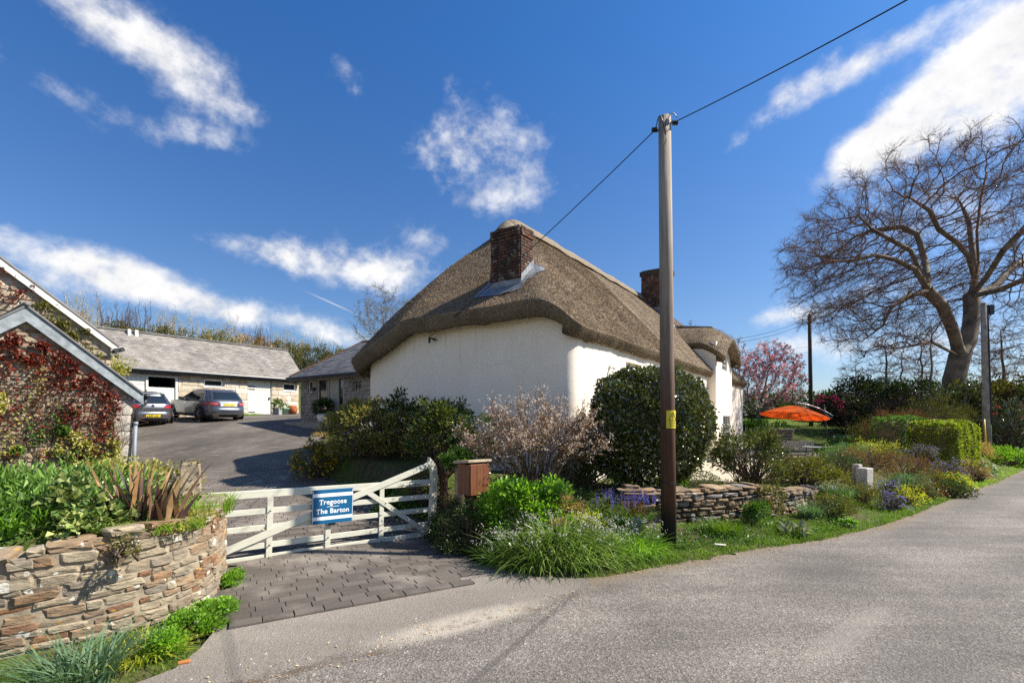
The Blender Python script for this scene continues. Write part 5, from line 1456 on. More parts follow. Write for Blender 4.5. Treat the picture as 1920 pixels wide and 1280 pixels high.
for x, z in ((.776, .055), (.776, .235), (.70, .50), (.776, .745), (1.643, .055), (1.643, .235), (1.643, .5), (2.556, .055), (2.556, .235), (2.53, .5), (2.62, .70), (3.05, .37), (3.2, 1.0), (2.95, 1.0)):
    MB().tube([(x, -.056, z), (x, -.03, z)], .009, 8).build('bolt', m_iron, gate)
bo = MB()
bo.tube([(2.9, -.05, 1.015), (2.87, -.07, .99), (2.9, -.06, .975), (3.30, -.06, .985)], .006, 6)
bo.build('latch_rod', m_iron, gate)
# sign on the gate
m_blueS = plain('sign_blue', (.006, .105, .235), .35, .4, var=.04, bump=0)
m_whiteS = plain('sign_white', (.80, .82, .82), .4, .3, var=.02, bump=0)
sg = thing('house_sign', 'blue and white house name sign fixed to the middle of the gate', 'sign', (GATE0[0] + gd[0] * 1.712 + gn[0] * .085, GATE0[1] + gd[1] * 1.712 + gn[1] * .085, .742 - .0255 * 1.712), GANG)
sg.rotation_euler = (0, .0255, GANG)
SWd, SH = .655, .545
b = MB(); b.box(-SWd / 2, SWd / 2, 0, .012, -SH / 2, SH / 2); b.build('panel', m_blueS, sg, bevel=.003)
b = MB(); b.box(-SWd / 2 + .008, SWd / 2 - .008, -.002, -.0005, SH / 2 - .118, SH / 2 - .062); b.box(-SWd / 2 + .008, SWd / 2 - .008, -.002, -.0005, -SH / 2 + .062, -SH / 2 + .115)
b.box(-SWd / 2 + .006, -SWd / 2 + .013, -.0015, -.0004, -SH / 2 + .01, SH / 2 - .01); b.box(SWd / 2 - .013, SWd / 2 - .006, -.0015, -.0004, -SH / 2 + .01, SH / 2 - .01)
b.box(-.10, .10, -.002, -.0005, -.007, .0); b.build('white_band', m_whiteS, sg)
b = MB(); b.box(-.05, .05, .012, .05, -SH / 2 - .04, SH / 2 - .05); b.build('bracket', m_iron, sg)
def lettering(txt, size, x, z, parent, mat, bold=.0):
    cu = bpy.data.curves.new('lettering', 'FONT'); cu.body = txt; cu.size = size; cu.align_x = 'CENTER'; cu.align_y = 'CENTER'; cu.offset = bold; cu.extrude = .0008; cu.space_character = 1.06
    to = bpy.data.objects.new('lettering', cu); COL.objects.link(to)
    dg = bpy.context.evaluated_depsgraph_get(); me = bpy.data.meshes.new_from_object(to.evaluated_get(dg)); bpy.data.objects.remove(to)
    return me
# serif letters: the plain outline with slab serifs added at the stem ends
def sign_line(txt, size, z):
    me = lettering(txt, size, 0, z, sg, m_whiteS, .0022)
    me.materials.clear(); me.name = 'lettering'
    o = link('lettering', me, m_whiteS, sg, (0, -.0018, z), (R(90), 0, 0))
    return o
l1 = sign_line('Tregoose', .108, .070); l2 = sign_line('The Barton', .108, -.075)
sf = MB()
def serif(x, z, w, h=.009): sf.box(x - w / 2, x + w / 2, -.0026, -.0012, z - h / 2, z + h / 2)
for o, txt, zc in ((l1, 'Tregoose', .070), (l2, 'The Barton', -.075)):
    vx = [v_.co.x for v_ in o.data.vertices]; vy = [v_.co.y for v_ in o.data.vertices]; x0_, x1_ = min(vx), max(vx)
    capx = x0_ + .030
    base_y = zc + (-.038)
    serif(capx, base_y + .004, .036); 
    for xx in (x0_ + .003, x0_ + .057): sf.box(xx - .004, xx + .004, -.0026, -.0012, base_y + .058, base_y + .078)
sf.build('serif', m_whiteS, sg)
# posts
m_postw = plain('weathered_timber', (.36, .29, .20), .9, .1, var=.35, scale=5, bump=.6)
m_postd = plain('dark_timber', (.085, .05, .032), .85, .15, var=.4, scale=5, bump=.5)
gp = thing('timber_gate_post', 'weathered ivy grown timber post at the left end of the gate', 'post', (-4.72, 7.05, 0), R(30))
b = MB(); b.prism([(-.13, -.2), (.13, -.2), (.125, 1.30), (.115, 1.44), (.06, 1.47), (-.11, 1.45), (-.125, 1.40)], -.11, .11); b.build('post', m_postw, gp, bevel=.012)
rg = np.random.default_rng(4); n = 150
zz = np.where(rg.uniform(size=n) < .5, rg.uniform(1.42, 1.5, n), rg.uniform(.5, 1.45, n)); xx = np.where(zz > 1.37, rg.uniform(-.15, .15, n), -.02 + (1.2 - zz) * .10 + rg.normal(size=n) * .03); xx = np.where((rg.uniform(size=n) < .3) & (zz < 1.37), .14 + rg.normal(size=n) * .03, xx)
P = np.stack([xx, -.12 + rg.normal(size=n) * .02 + (zz > 1.37) * rg.uniform(0, .2, n), zz], 1)
leaves('ivy_leaf', P, unit(rg.normal(size=(n, 3)) + np.array([0, -.8, -.2])), .035, .03, m_leaf_ol, gp)
hp_ = thing('hinge_post', 'dark brown timber post the gate hangs on, beside the letter box', 'post', (-1.30, 9.12, -.1), R(40))
b = MB(); b.box(-.06, .06, -.06, .06, -.2, 1.48); b.build('post', m_postd, hp_, bevel=.008)
hp2 = thing('letterbox_post', 'pale lichened post standing in ivy under the wooden letter box', 'post', (-.98, 8.75, 0), R(20))
b = MB(); b.tube([(0, 0, -.1), (.01, 0, .7), (0, .01, 1.33)], [.075, .07, .065], 9); b.build('post', m_postw, hp2, smooth=True)
# letter box
m_red = M('oiled_wood', .5, .35); v, rnd = m_red.offs()
m_red.col(m_red.mix(1.0, m_red.mix(m_red.noise(3, m_red.map((6, 6, .5)), 7, .6), C(.13, .042, .018), C(.22, .082, .036)), m_red.ramp(m_red.noise(14, m_red.map((5, 5, .6)), 6), [(.3, .7), (.7, 1.2)]), 'MULTIPLY')); m_red = m_red.m
lb = thing('wooden_letterbox', 'reddish brown wooden letter box on a post beside the gate', 'letter box', (-.66, 8.22, .82), R(38))
W_, D_, Hh = .29, .30, .52
for i in range(4):
    b = MB(); b.box(-W_ + i * .1475 - 0, -W_ + (i + 1) * .1475 - .006, -D_, -D_ + .02, 0, Hh)
    if i < 4: pass
b = MB(); b.box(-W_ / 1, W_ / 1 - .0, -D_ + .02, D_ - .02, .0, Hh); 
lbx = MB(); lbx.box(-.19, .19, -.19, .19, 0, Hh); lbx.build('box_body', m_red, lb, bevel=.006)
for i in range(3):
    b = MB(); b.box(-.19 + i * .127 + .003, -.19 + (i + 1) * .127 - .003, -.205, -.191, .01, Hh - .01); b.build('plank', m_red, lb)
for i in range(3):
    b = MB(); b.box(-.205, -.191, -.19 + i * .127 + .003, -.19 + (i + 1) * .127 - .003, .01, Hh - .01); b.build('plank', m_red, lb)
b = MB(); b.prism([(-.24, Hh + .045), (.24, Hh + .045), (.24, Hh), (-.24, Hh)], -.25, .23); lid = b.build('lid', m_postw, lb, bevel=.006); lid.rotation_euler = (R(-5), 0, 0)
lid.location = (0, 0, .012)
b = MB(); b.bar((.1, .12, -.85), (.1, .12, .02), .09, .09, (0, 1, 0)); b.build('stand', m_postd, lb)

# ------------------------------------------------------------------ poles and wires
m_pole = M('pole_timber', .85, .2)
pz = m_pole.n('ShaderNodeSeparateXYZ'); m_pole.l(m_pole.obj(), pz.inputs[0])
gr = m_pole.noise(3, m_pole.map((9, 9, .45)), 8, .65)
c = m_pole.mix(m_pole.mr(m_pole.math('ADD', pz.outputs[2], m_pole.math('MULTIPLY', m_pole.math('SUBTRACT', m_pole.noise(1.2, None, 4), .5), 2.2)), 1.6, 5.4), C(.085, .042, .026), C(.29, .245, .195))
c = m_pole.mix(m_pole.mr(pz.outputs[2], .85, .35), c, C(.02, .017, .016))
m_pole.col(m_pole.mix(1.0, c, m_pole.ramp(gr, [(.25, .55), (.75, 1.4)]), 'MULTIPLY')); m_pole.bump(gr, .5, .02); m_pole = m_pole.m
m_poleg = plain('pole_grey', (.25, .225, .19), .85, .2, var=.3, scale=4, bump=.4)
def pole(name, label, loc, h, r0, r1, mat, lean=(0, 0)):
    t = thing(name, label, 'utility pole', loc)
    b = MB(); b.tube([(0, 0, -.3), (lean[0] * .33, lean[1] * .33, h * .33), (lean[0] * .66, lean[1] * .66, h * .66), (lean[0], lean[1], h)], [r0, r0 * .67 + r1 * .33, r0 * .33 + r1 * .67, r1], 14)
    b.build('shaft', mat, t, smooth=True); return t
PB = Vector((2.545, 7.78, .05))
mpole = pole('telegraph_pole', 'tall brown wooden pole with a yellow warning plate standing on the verge', PB, 6.93, .122, .098, m_pole, (-.072, 0))
ins = MB()
for s_, z in ((-1, 6.72), (1, 6.84)):
    p = Vector((-.072 + s_ * .155, -.01 - .03 * s_, z)); q = Vector((-.072 + s_ * .09, 0, z))
    ins.tube([q, p], .012, 6); 
    for k in range(3): ins.tube([p + Vector((-.035 + k * .03, 0, -.02)) * s_, p + Vector((-.017 + k * .03, 0, -.018)) * s_], [.042, .034], 10)
ins.build('insulator', m_black, mpole, smooth=True)
lo = MB()
def arc(p0, p1, up, n=12): return [Vector(p0).lerp(Vector(p1), i / n) + Vector((0, -.03, up * math.sin(math.pi * i / n))) for i in range(n + 1)]
lo.tube(arc((-.24, -.05, 6.70), (-.12, -.10, 6.68), .2), .008, 5); lo.tube(arc((.10, -.05, 6.88), (-.10, -.11, 6.70), .14), .008, 5); lo.tube(arc((-.12, -.11, 6.68), (-.09, -.115, 6.70), -.12), .008, 5)
lo.build('wire_loop', m_black, mpole, smooth=True)
bd = MB()
for z in (1.02, 1.9): bd.tube([(-.005 - z * .01, 0, z), (-.005 - z * .01, 0, z + .022)], .1235 - z * .003, 14)
bd.tube([(.10, -.06, 1.0), (.16, -.07, .99)], .008, 6); bd.build('band', m_iron, mpole)
m_yel = plain('plate_yellow', (.62, .50, .03), .4, .4, var=.06, bump=0)
py = MB(); rr_ = .1235; n = 8; za, zb = 1.90, 2.185
a0_, a1_ = R(-118), R(-28)
for i in range(n + 1):
    a = a0_ + (a1_ - a0_) * i / n; cx_ = -.021
    for z in (za, zb): py.v.append((cx_ + rr_ * math.cos(a), rr_ * math.sin(a), z))
for i in range(n): py.f.append((2 * i, 2 * i + 2, 2 * i + 3, 2 * i + 1)); py.m.append(0)
plate = py.build('warning_plate', m_yel, mpole)
tri = MB()
def onp(u, z): a = a0_ + (a1_ - a0_) * u; return Vector((-.021 + (rr_ + .002) * math.cos(a), (rr_ + .002) * math.sin(a), z))
def stroke(u0, z0, u1, z1, w=.007, n=5):
    for i in range(n):
        p = onp(u0 + (u1 - u0) * i / n, z0 + (z1 - z0) * i / n); q = onp(u0 + (u1 - u0) * (i + 1) / n, z0 + (z1 - z0) * (i + 1) / n)
        tri.bar(p, q, w, .0015, (0, 0, 1) if abs(z1 - z0) < .02 else (1, -1, 0))
stroke(.18, 2.03, .55, 2.165); stroke(.55, 2.165, .92, 2.03); stroke(.18, 2.03, .92, 2.03)
stroke(.56, 2.13, .50, 2.085, .006, 2); stroke(.50, 2.085, .60, 2.085, .006, 2); stroke(.60, 2.085, .54, 2.045, .006, 2)
for z in (2.008, 1.985, 1.96, 1.935):
    u = .2
    while u < .85: stroke(u, z, u + .07, z, .008, 1); u += .12
tri.build('warning_symbol', m_black, plate)
def wire(name, label, pts, r=.0085, mat=m_black):
    b = MB(); p0, p1, sag = Vector(pts[0]), Vector(pts[1]), pts[2]
    b.tube([p0.lerp(p1, i / 40) - Vector((0, 0, sag * 4 * (i / 40) * (1 - i / 40))) for i in range(41)], r, 5)
    o = b.build(name, mat, None, smooth=True); return tag(o, label, 'overhead wire')
wA = PB + Vector((-.25, -.01, 6.70)); wB = cw(-.14, 4.35, 4.36)
wire('overhead_wire', 'black service wire from the tall pole down to the cottage gable', (wA, wB, .10))
wC = PB + Vector((.12, -.04, 6.85)); wD = wC + Vector((9.5, -16.6, .9))
wire('overhead_wire', 'black wire leaving the tall pole towards the upper edge of the sky', (wC, wD, .95))
p2 = on(1521, 40); mid_pole = pole('telegraph_pole', 'slim dark pole beyond the pink magnolia carrying four wires', p2, at(0, 590, 40).z - p2.z, .17, .13, plain('pole_dark', (.075, .065, .05), .85, .2, var=.3), (-.15, 0))
mid_top = Vector((p2.x - .15, p2.y, at(0, 590, 40).z))
mt0 = mid_top - p2
b = MB(); b.tube([mt0 + Vector((.12, 0, -.6)), mt0 + Vector((.3, 0, -.7))], .05, 6); b.tube([mt0, mt0 + Vector((0, 0, .15))], .04, 6)
b.build('pole_fitting', m_black, mid_pole)
for q, sgm, lab in ((at(1380, 636, 27), .2, 'upper wire of the pair from the slim pole to the cottage'), (at(1378, 642, 27), .25, 'lower wire of the pair from the slim pole to the cottage')):
    wire('overhead_wire', lab, (mid_top - Vector((0, 0, .25 if sgm < .22 else .55)), q, sgm), .012, m_iron)
for z_, q, lab in ((2.6, at(1330, 650, 26), 'high thin wire from the slim pole across to the dormer'), (3.1, at(1314, 648, 25.6), 'low pale wire passing in front of the dormer thatch')):
    wire('overhead_wire', lab, (mid_top - Vector((0, 0, z_)), q, .3), .010, m_lead)
wire('overhead_wire', 'wire from the slim pole into the big bare beech', (mid_top - Vector((0, 0, .3)), at(1640, 575, 36), .3), .012, m_iron)
wire('overhead_wire', 'drooping wire from the slim pole towards the hedge', (mid_top - Vector((0, 0, .3)), at(1640, 625, 36), .3), .010, m_iron)
p3_ = on(1852, 22.6); rp3 = pole('telegraph_pole', 'grey wooden pole beside the lane on the right with a yellow rod at its foot', p3_, at(0, 568, 22.6).z - p3_.z, .165, .125, m_poleg, (-.18, 0))
b = MB(); b.box(.0, .22, -.1, .1, at(0, 568, 22.6).z - p3_.z - .55, at(0, 568, 22.6).z - p3_.z - .1); b.build('junction_box', m_black, rp3)
b = MB(); b.bar((0.02, -.17, 1.4), (-.15, -.14, 7), .05, .04, (0, 1, 0)); b.build('cable_guard', m_black, rp3)
yr_ = thing('yellow_stay_guard', 'yellow plastic rod standing in front of the grey roadside pole', 'marker rod', on(1851, 21.6)); b = MB(); b.tube([(0, 0, -.1), (-.04, .1, 1.75)], .032, 8); b.build('rod', plain('rod_yellow', (.72, .42, .02), .4, .4, bump=0), yr_, smooth=True)
# ------------------------------------------------------------------ cars
def paint(name, c):
    m = M(name, .28, .5, .55); m.b.inputs['Coat Weight'].default_value = .6; m.b.inputs['Coat Roughness'].default_value = .05
    m.col(m.mix(m.mr(m.noise(40, None, 3), .3, .7), C(*[x * .93 for x in c]), C(*[x * 1.07 for x in c]))); return m.m
m_carg = paint('car_grey', (.105, .11, .125)); m_cars = paint('car_slate', (.085, .095, .12))
m_tyre = plain('tyre', (.018, .018, .018), .85, .2, bump=.1); m_rim = plain('alloy', (.22, .22, .23), .3, .5, .8, bump=0)
m_cglass = M('car_glass', .04, .9); m_cglass.col(C(.012, .016, .02)); m_cglass = m_cglass.m
m_lamp = M('tail_lamp', .15, .7); m_lamp.col(C(.28, .012, .02)); m_lamp = m_lamp.m
m_lampl = M('tail_lamp_bright', .15, .7); m_lampl.col(C(.62, .16, .16)); m_lampl = m_lampl.m
m_chrome = plain('chrome', (.72, .72, .72), .12, .5, 1, bump=0); m_plate = plain('number_plate', (.70, .52, .02), .35, .4, var=.03, bump=0)
def car(name, label, loc, rz, sl, mat, wheels, cfg, zscale=1.0):
    t = thing(name, label, 'car', loc, rz)
    zs = np.array([s[0] for s in sl]); XR = np.array([s[1] for s in sl]); XF = np.array([s[2] for s in sl]); HW = np.array([s[3] for s in sl])
    def par(z): return np.interp(z, zs, XR), np.interp(z, zs, XF), np.interp(z, zs, HW)
    NE = 5.0; K = 56
    zz = np.unique(np.concatenate([np.linspace(p, q, 4) for p, q in zip(zs, zs[1:])]))
    b = MB()
    for z in zz:
        xr, xf, hw = par(z); xc, lx = (xr + xf) / 2, (xf - xr) / 2
        for k in range(K):
            th = 2 * math.pi * k / K; c, s = math.cos(th), math.sin(th)
            b.v.append((xc + lx * math.copysign(abs(c) ** (2 / NE), c), hw * math.copysign(abs(s) ** (2 / NE), s), z))
    for i in range(len(zz) - 1):
        for k in range(K):
            q = (k + 1) % K; b.f.append((i * K + k, i * K + q, (i + 1) * K + q, (i + 1) * K + k)); b.m.append(0)
    b.f.append(tuple(range(K))[::-1]); b.m.append(0); b.f.append(tuple((len(zz) - 1) * K + k for k in range(K))); b.m.append(0)
    b.build('body', mat, t, smooth=True)
    def rear(y, z, off):
        xr, xf, hw = par(z); xc, lx = (xr + xf) / 2, (xf - xr) / 2
        q = min(.9995, abs(y) / hw); return (xc - lx * (1 - q ** NE) ** (1 / NE) - off, y, z)
    def side(x, z, off, sg):
        xr, xf, hw = par(z); xc, lx = (xr + xf) / 2, (xf - xr) / 2
        q = min(.9995, abs(x - xc) / lx); return (x, sg * (hw * (1 - q ** NE) ** (1 / NE) + off), z)
    def rpatch(nm, y0, y1, z0, z1, m_, off=.008, inset=.0, n=10, parent=t):
        p = MB(); nz_ = 4
        for j in range(nz_ + 1):
            z = z0 + (z1 - z0) * j / nz_; e = inset * j / nz_
            for i in range(n + 1): p.v.append(rear(y0 + e + (y1 - y0 - 2 * e) * i / n, z, off))
        for j in range(nz_):
            for i in range(n): p.f.append((j * (n + 1) + i, j * (n + 1) + i + 1, (j + 1) * (n + 1) + i + 1, (j + 1) * (n + 1) + i)); p.m.append(0)
        return p.build(nm, m_, parent, smooth=True)
    def spatch(nm, pts, z0, z1, sg, m_, off=.006, n=8):
        """pts: x range at z0 and at z1"""
        p = MB(); nz_ = 4; (a0, b0), (a1, b1) = pts
        for j in range(nz_ + 1):
            u = j / nz_; z = z0 + (z1 - z0) * u; xa, xb = a0 + (a1 - a0) * u, b0 + (b1 - b0) * u
            for i in range(n + 1): p.v.append(side(xa + (xb - xa) * i / n, z, off, sg))
        for j in range(nz_):
            for i in range(n): p.f.append((j * (n + 1) + i, j * (n + 1) + i + 1, (j + 1) * (n + 1) + i + 1, (j + 1) * (n + 1) + i)); p.m.append(0)
        return p.build(nm, m_, t, smooth=True)
    cfg(t, rpatch, spatch, rear, side)
    for x in wheels:
        for sg in (1, -1):
            w = MB(); c = (x, sg * .80, .335)
            def ring(r, y): return [(c[0] + r * math.cos(2 * math.pi * k / 24), y, c[2] + r * math.sin(2 * math.pi * k / 24)) for k in range(24)]
            def disc(rs, mi=0):
                m = MB()
                for (r, y) in rs: m.v += ring(r, y)
                for i in range(len(rs) - 1):
                    for k in range(24): q = (k + 1) % 24; m.f.append((i * 24 + k, i * 24 + q, (i + 1) * 24 + q, (i + 1) * 24 + k)); m.m.append(0)
                return m
            wo = disc([(.22, sg * .70), (.325, sg * .70), (.335, sg * .74), (.335, sg * .90), (.32, sg * .93), (.235, sg * .935), (.225, sg * .91)]).build('wheel', m_tyre, t, smooth=True)
            rm = disc([(.235, sg * .93), (.225, sg * .90), (.0, sg * .895)])
            for k in range(5):
                a = 2 * math.pi * k / 5; rm.bar((c[0], sg * .92, c[2]), (c[0] + .22 * math.cos(a), sg * .925, c[2] + .22 * math.sin(a)), .05, .02, (0, 1, 0))
            rm.build('rim', m_rim, wo)
            ar = disc([(.335, sg * .905), (.395, sg * .93), (.40, sg * .90)]); ar.build('wheel_arch', m_black, t)
    return t
def glyphs(parent, rear, z, h, w, off, seed):
    g = MB(); r_ = random.Random(seed); y = w / 2 - .03
    for k in range(7):
        cw_ = .042; p = rear(y, z, off); q = rear(y - cw_, z, off)
        g.add([(p[0], p[1], z - h / 2), (q[0], q[1], z - h / 2), (q[0], q[1], z - h / 2 + .018), (p[0], p[1], z - h / 2 + .018)], [(0, 1, 2, 3)])
        yy = y - r_.choice([0, .014, .028]); p = rear(yy, z, off); q = rear(yy - .013, z, off)
        g.add([(p[0], p[1], z - h / 2), (q[0], q[1], z - h / 2), (q[0], q[1], z + h / 2), (p[0], p[1], z + h / 2)], [(0, 1, 2, 3)])
        p = rear(y, z, off); q = rear(y - cw_, z, off)
        if r_.random() < .6: g.add([(p[0], p[1], z + h / 2 - .016), (q[0], q[1], z + h / 2 - .016), (q[0], q[1], z + h / 2), (p[0], p[1], z + h / 2)], [(0, 1, 2, 3)])
        y -= .055 + (.03 if k == 3 else 0)
    g.build('plate_marks', m_black, parent)
SL_E = [(.17, .30, 4.70, .80), (.24, .12, 4.84, .88), (.34, .03, 4.92, .915), (.52, .0, 4.94, .925), (.64, .05, 4.92, .925), (.78, .07, 4.86, .915), (.90, .10, 4.66, .895), (.955, .15, 3.60, .865), (1.15, .30, 3.15, .79), (1.32, .47, 2.72, .70), (1.40, .56, 2.5, .655), (1.445, .72, 2.30, .56), (1.47, 1.0, 2.1, .40)]
SL_G = [(.19, .26, 4.06, .78), (.26, .10, 4.20, .86), (.38, .02, 4.27, .89), (.55, .0, 4.28, .895), (.66, .05, 4.26, .895), (.80, .05, 4.18, .885), (.94, .10, 3.85, .87), (1.0, .14, 3.10, .845), (1.2, .30, 2.75, .76), (1.36, .46, 2.42, .68), (1.42, .44, 2.25, .64), (1.465, .62, 2.1, .54), (1.49, .90, 1.9, .38)]
def cfg_e(t, rp, sp, rear, side):
    rp('rear_window', -.70, .70, 1.0, 1.345, m_cglass, .010, .09)
    for sg in (1, -1):
        sp('window_trim', ((.62, 3.42), (.86, 2.72)), .965, 1.335, sg, m_chrome, .003)
        sp('side_window', ((.66, 1.42), (.90, 1.40)), .985, 1.315, sg, m_cglass, .007)
        sp('side_window', ((1.48, 2.38), (1.46, 2.30)), .985, 1.315, sg, m_cglass, .007)
        sp('side_window', ((2.44, 3.34), (2.36, 2.70)), .985, 1.315, sg, m_cglass, .007)
        lo, hi = (.44, .895) if sg > 0 else (-.895, -.44)
        l = rp('tail_lamp', lo, hi, .735, .87, m_lamp, .012, .02)
        rp('lamp_strip', lo + .03, hi - .03, .79, .825, m_lampl, .018, 0, parent=l)
        sp('tail_lamp', ((.12, .42), (.14, .36)), .75, .86, sg, m_lamp, .008)
        b = MB(); b.tube([(2.62, sg * .87, .985), (2.66, sg * 1.0, 1.0)], .02, 6); b.box(2.62, 2.74, sg * 1.0 - .09, sg * 1.0 + .09, .95, 1.08); b.build('wing_mirror', m_black, t, bevel=.02)
        b = MB(); b.tube([(.75, sg * .60, 1.45), (1.0, sg * .59, 1.475), (2.2, sg * .585, 1.47), (2.5, sg * .60, 1.43)], .016, 6); b.build('roof_rail', m_chrome, t)
        for x in (1.25, 2.3): b = MB(); b.box(x, x + .2, sg * .925 - .012, sg * .925 + .012, .80, .825); b.build('door_handle', m_chrome, t)
    sp('door_seam', ((1.44, 1.452), (1.44, 1.452)), .35, .96, 1, m_black, .003); sp('door_seam', ((2.42, 2.432), (2.42, 2.432)), .35, .96, 1, m_black, .003)
    rp('chrome_strip', -.40, .40, .835, .86, m_chrome, .014); rp('plate_recess', -.36, .36, .70, .835, plain('plate_surround', (.62, .62, .62), .4, .4, bump=0), .009)
    pl = rp('number_plate', -.26, .26, .715, .815, m_plate, .016); glyphs(pl, rear, .765, .062, .50, .019, 3)
    rp('bumper_trim', -.80, .80, .325, .345, m_chrome, .012); rp('diffuser', -.74, .74, .19, .30, m_black, .016)
    for sg in (.52, -.52): rp('exhaust', sg - .10, sg + .10, .245, .285, m_chrome, .025)
    rp('bumper_shadow_line', -.88, .88, .60, .607, m_black, .006)
def cfg_g(t, rp, sp, rear, side):
    rp('rear_window', -.70, .70, 1.0, 1.33, m_cglass, .010, .10)
    b = MB(); b.add([rear(-.62, 1.40, .02), rear(.62, 1.40, .02), rear(.58, 1.37, .13), rear(-.58, 1.37, .13), rear(-.62, 1.42, .0), rear(.62, 1.42, .0)], [(0, 1, 2, 3), (4, 5, 2, 3)]); b.build('spoiler', m_carg, t)
    for sg in (1, -1):
        sp('side_window', ((.72, 1.5), (.95, 1.48)), 1.02, 1.34, sg, m_cglass, .007); sp('side_window', ((1.56, 2.9), (1.54, 2.42)), 1.02, 1.34, sg, m_cglass, .007)
        lo, hi = (.42, .872) if sg > 0 else (-.872, -.42)
        l = rp('tail_lamp', lo, hi, .80, .93, m_lamp, .012, .02)
        sp('tail_lamp', ((.14, .34), (.16, .30)), .81, .92, sg, m_lamp, .008)
        b = MB(); b.box(2.4, 2.52, sg * .98 - .09, sg * .98 + .09, .98, 1.10); b.tube([(2.46, sg * .84, 1.0), (2.46, sg * .98, 1.02)], .02, 6); b.build('wing_mirror', m_black, t, bevel=.02)
        rp('reflector', *sorted((sg * .55, sg * .80)), .47, .495, m_lamp, .012)
    b = MB(); c = rear(0, .90, .015); b.tube([(c[0] - .012, 0, .90), (c[0] + .01, 0, .90)], .055, 14); b.build('badge', m_chrome, t)
    rp('crease_strip', -.80, .80, .665, .68, m_carg, .02)  # raised crease strip in the same body paint
    pl = rp('number_plate', -.26, .26, .42, .53, m_plate, .018); glyphs(pl, rear, .475, .066, .50, .021, 8)
    rp('plate_recess', -.34, .34, .40, .56, m_carg, .008); rp('diffuser', -.76, .76, .20, .325, m_black, .016)
    an_ = MB(); an_.bar((.95, 0, 1.48), (.80, 0, 1.56), .03, .02); an_.build('aerial', m_black, t)
CAR_A = ROT + math.pi / 2
def place_car(px, d): x = (px - 960) / 900 * d; return (x, d, gz(x, d) + .02)
H_car = lambda x, y: float(H0(np.array([x]), np.array([y]))[0])
def carloc(px, d):
    x = (px - 960) / 900 * d
    fx, fy = x + 4.5 * math.cos(CAR_A), d + 4.5 * math.sin(CAR_A)
    return (x, d, H_car(x, d) + .015), math.atan2(H_car(fx, fy) - H_car(x, d), 4.5)
for (nm, lab, px, d, sl, mt_, wh, cf) in (('estate_car', 'dark grey estate car with roof rails parked nose in towards the barn window', 430, 22.3, SL_E, m_cars, (.96, 3.86), cfg_e),
                                       ('hatchback_car', 'dark grey hatchback parked nose in before the open garage, half behind the outbuilding corner', 287, 20.6, SL_G, m_carg, (.86, 3.48), cfg_g)):
    lc, pt = carloc(px, d)
    cobj = car(nm, lab, lc, CAR_A, sl, mt_, wh, cf)
    cobj.rotation_euler = (0, -pt, CAR_A)

# ------------------------------------------------------------------ garden furniture
m_teak = plain('pale_teak', (.52, .43, .30), .7, .2, var=.2, scale=5, bump=.2); m_brownsl = plain('brown_slats', (.16, .12, .095), .7, .2, var=.2)
m_sage = plain('sage_paint', (.33, .40, .36), .6, .3, var=.1)
m_or = M('parasol_cloth', .7, .15); m_or.col(C(.86, .17, .025)); tr_ = m_or.n('ShaderNodeBsdfTranslucent'); tr_.inputs['Color'].default_value = C(.95, .10, .012)
mx_ = m_or.n('ShaderNodeMixShader'); mx_.inputs[0].default_value = .5; m_or.l(m_or.b.outputs[0], mx_.inputs[1]); m_or.l(tr_.outputs[0], mx_.inputs[2]); m_or.l(mx_.outputs[0], m_or.o.inputs['Surface']); m_or = m_or.m
pb = on(1552, 25); pz0 = pb.z
par = thing('cantilever_parasol', 'orange cantilever parasol tilted over the garden seats', 'parasol', pb)
top = at(1490, 760, 25) - pb
b = MB(); b.tube([(0, 0, 0), (-.02, 0, 1.0), (-.20, 0, at(0, 758, 25).z - pb.z)], .035, 10); b.build('mast', m_iron, par, smooth=True)
b = MB(); p0 = Vector((.28, 0, at(0, 780, 25).z - pb.z)); p1 = Vector((top.x + .02, .0, top.z + .16)); pm = (p0 + p1) / 2 + Vector((.12, 0, .24))
b.tube([(p0 * (1 - t) * (1 - t) + pm * 2 * t * (1 - t) + p1 * t * t) for t in [i / 14 for i in range(15)]], .032, 8); b.tube([p1, (top.x, 0, top.z - .02)], .03, 8); b.tube([(-.16, 0, at(0, 775, 25).z - pb.z), (.22, 0, at(0, 781, 25).z - pb.z - .1)], .02, 6)
b.build('arm', plain('arm_metal', (.40, .40, .40), .4, .5, .5, bump=0), par, smooth=True)
cn = bpy.data.objects.new('canopy_pivot', None)
bpy.data.objects.remove(cn)
NS = 16; Rr = 1.60; hgt = .56
tilt = Matrix.Rotation(R(8), 4, 'Y') @ Matrix.Rotation(R(-3.5), 4, 'X')
for k in range(NS):
    g = MB(); m = 6
    for j in range(m + 1):
        u = j / m
        for i in range(5):
            a = 2 * math.pi * (k + i / 4) / NS; sagc = 1 - .01 * math.sin(math.pi * i / 4) * u
            r_ = Rr * u * sagc; z = -hgt * (u ** 1.35) - .012 * math.sin(math.pi * i / 4) * u
            g.v.append(tuple(tilt @ Vector((r_ * math.cos(a), r_ * math.sin(a), z)) + Vector((top.x, 0, top.z))))
    for j in range(m):
        for i in range(4): g.f.append((j * 5 + i, j * 5 + i + 1, (j + 1) * 5 + i + 1, (j + 1) * 5 + i)); g.m.append(0)
    g.build('canopy_panel', m_or, par, smooth=True)
b = MB()
for k in range(NS):
    a = 2 * math.pi * k / NS
    pts = [tilt @ Vector((Rr * u * math.cos(a), Rr * u * math.sin(a), -hgt * u ** 1.35 - .02)) + Vector((top.x, 0, top.z)) for u in (.05, .3, .6, 1.0)]
    b.tube(pts, .010, 5)
tag(b.build('ribs', m_black, par))['kind'] = 'stuff'
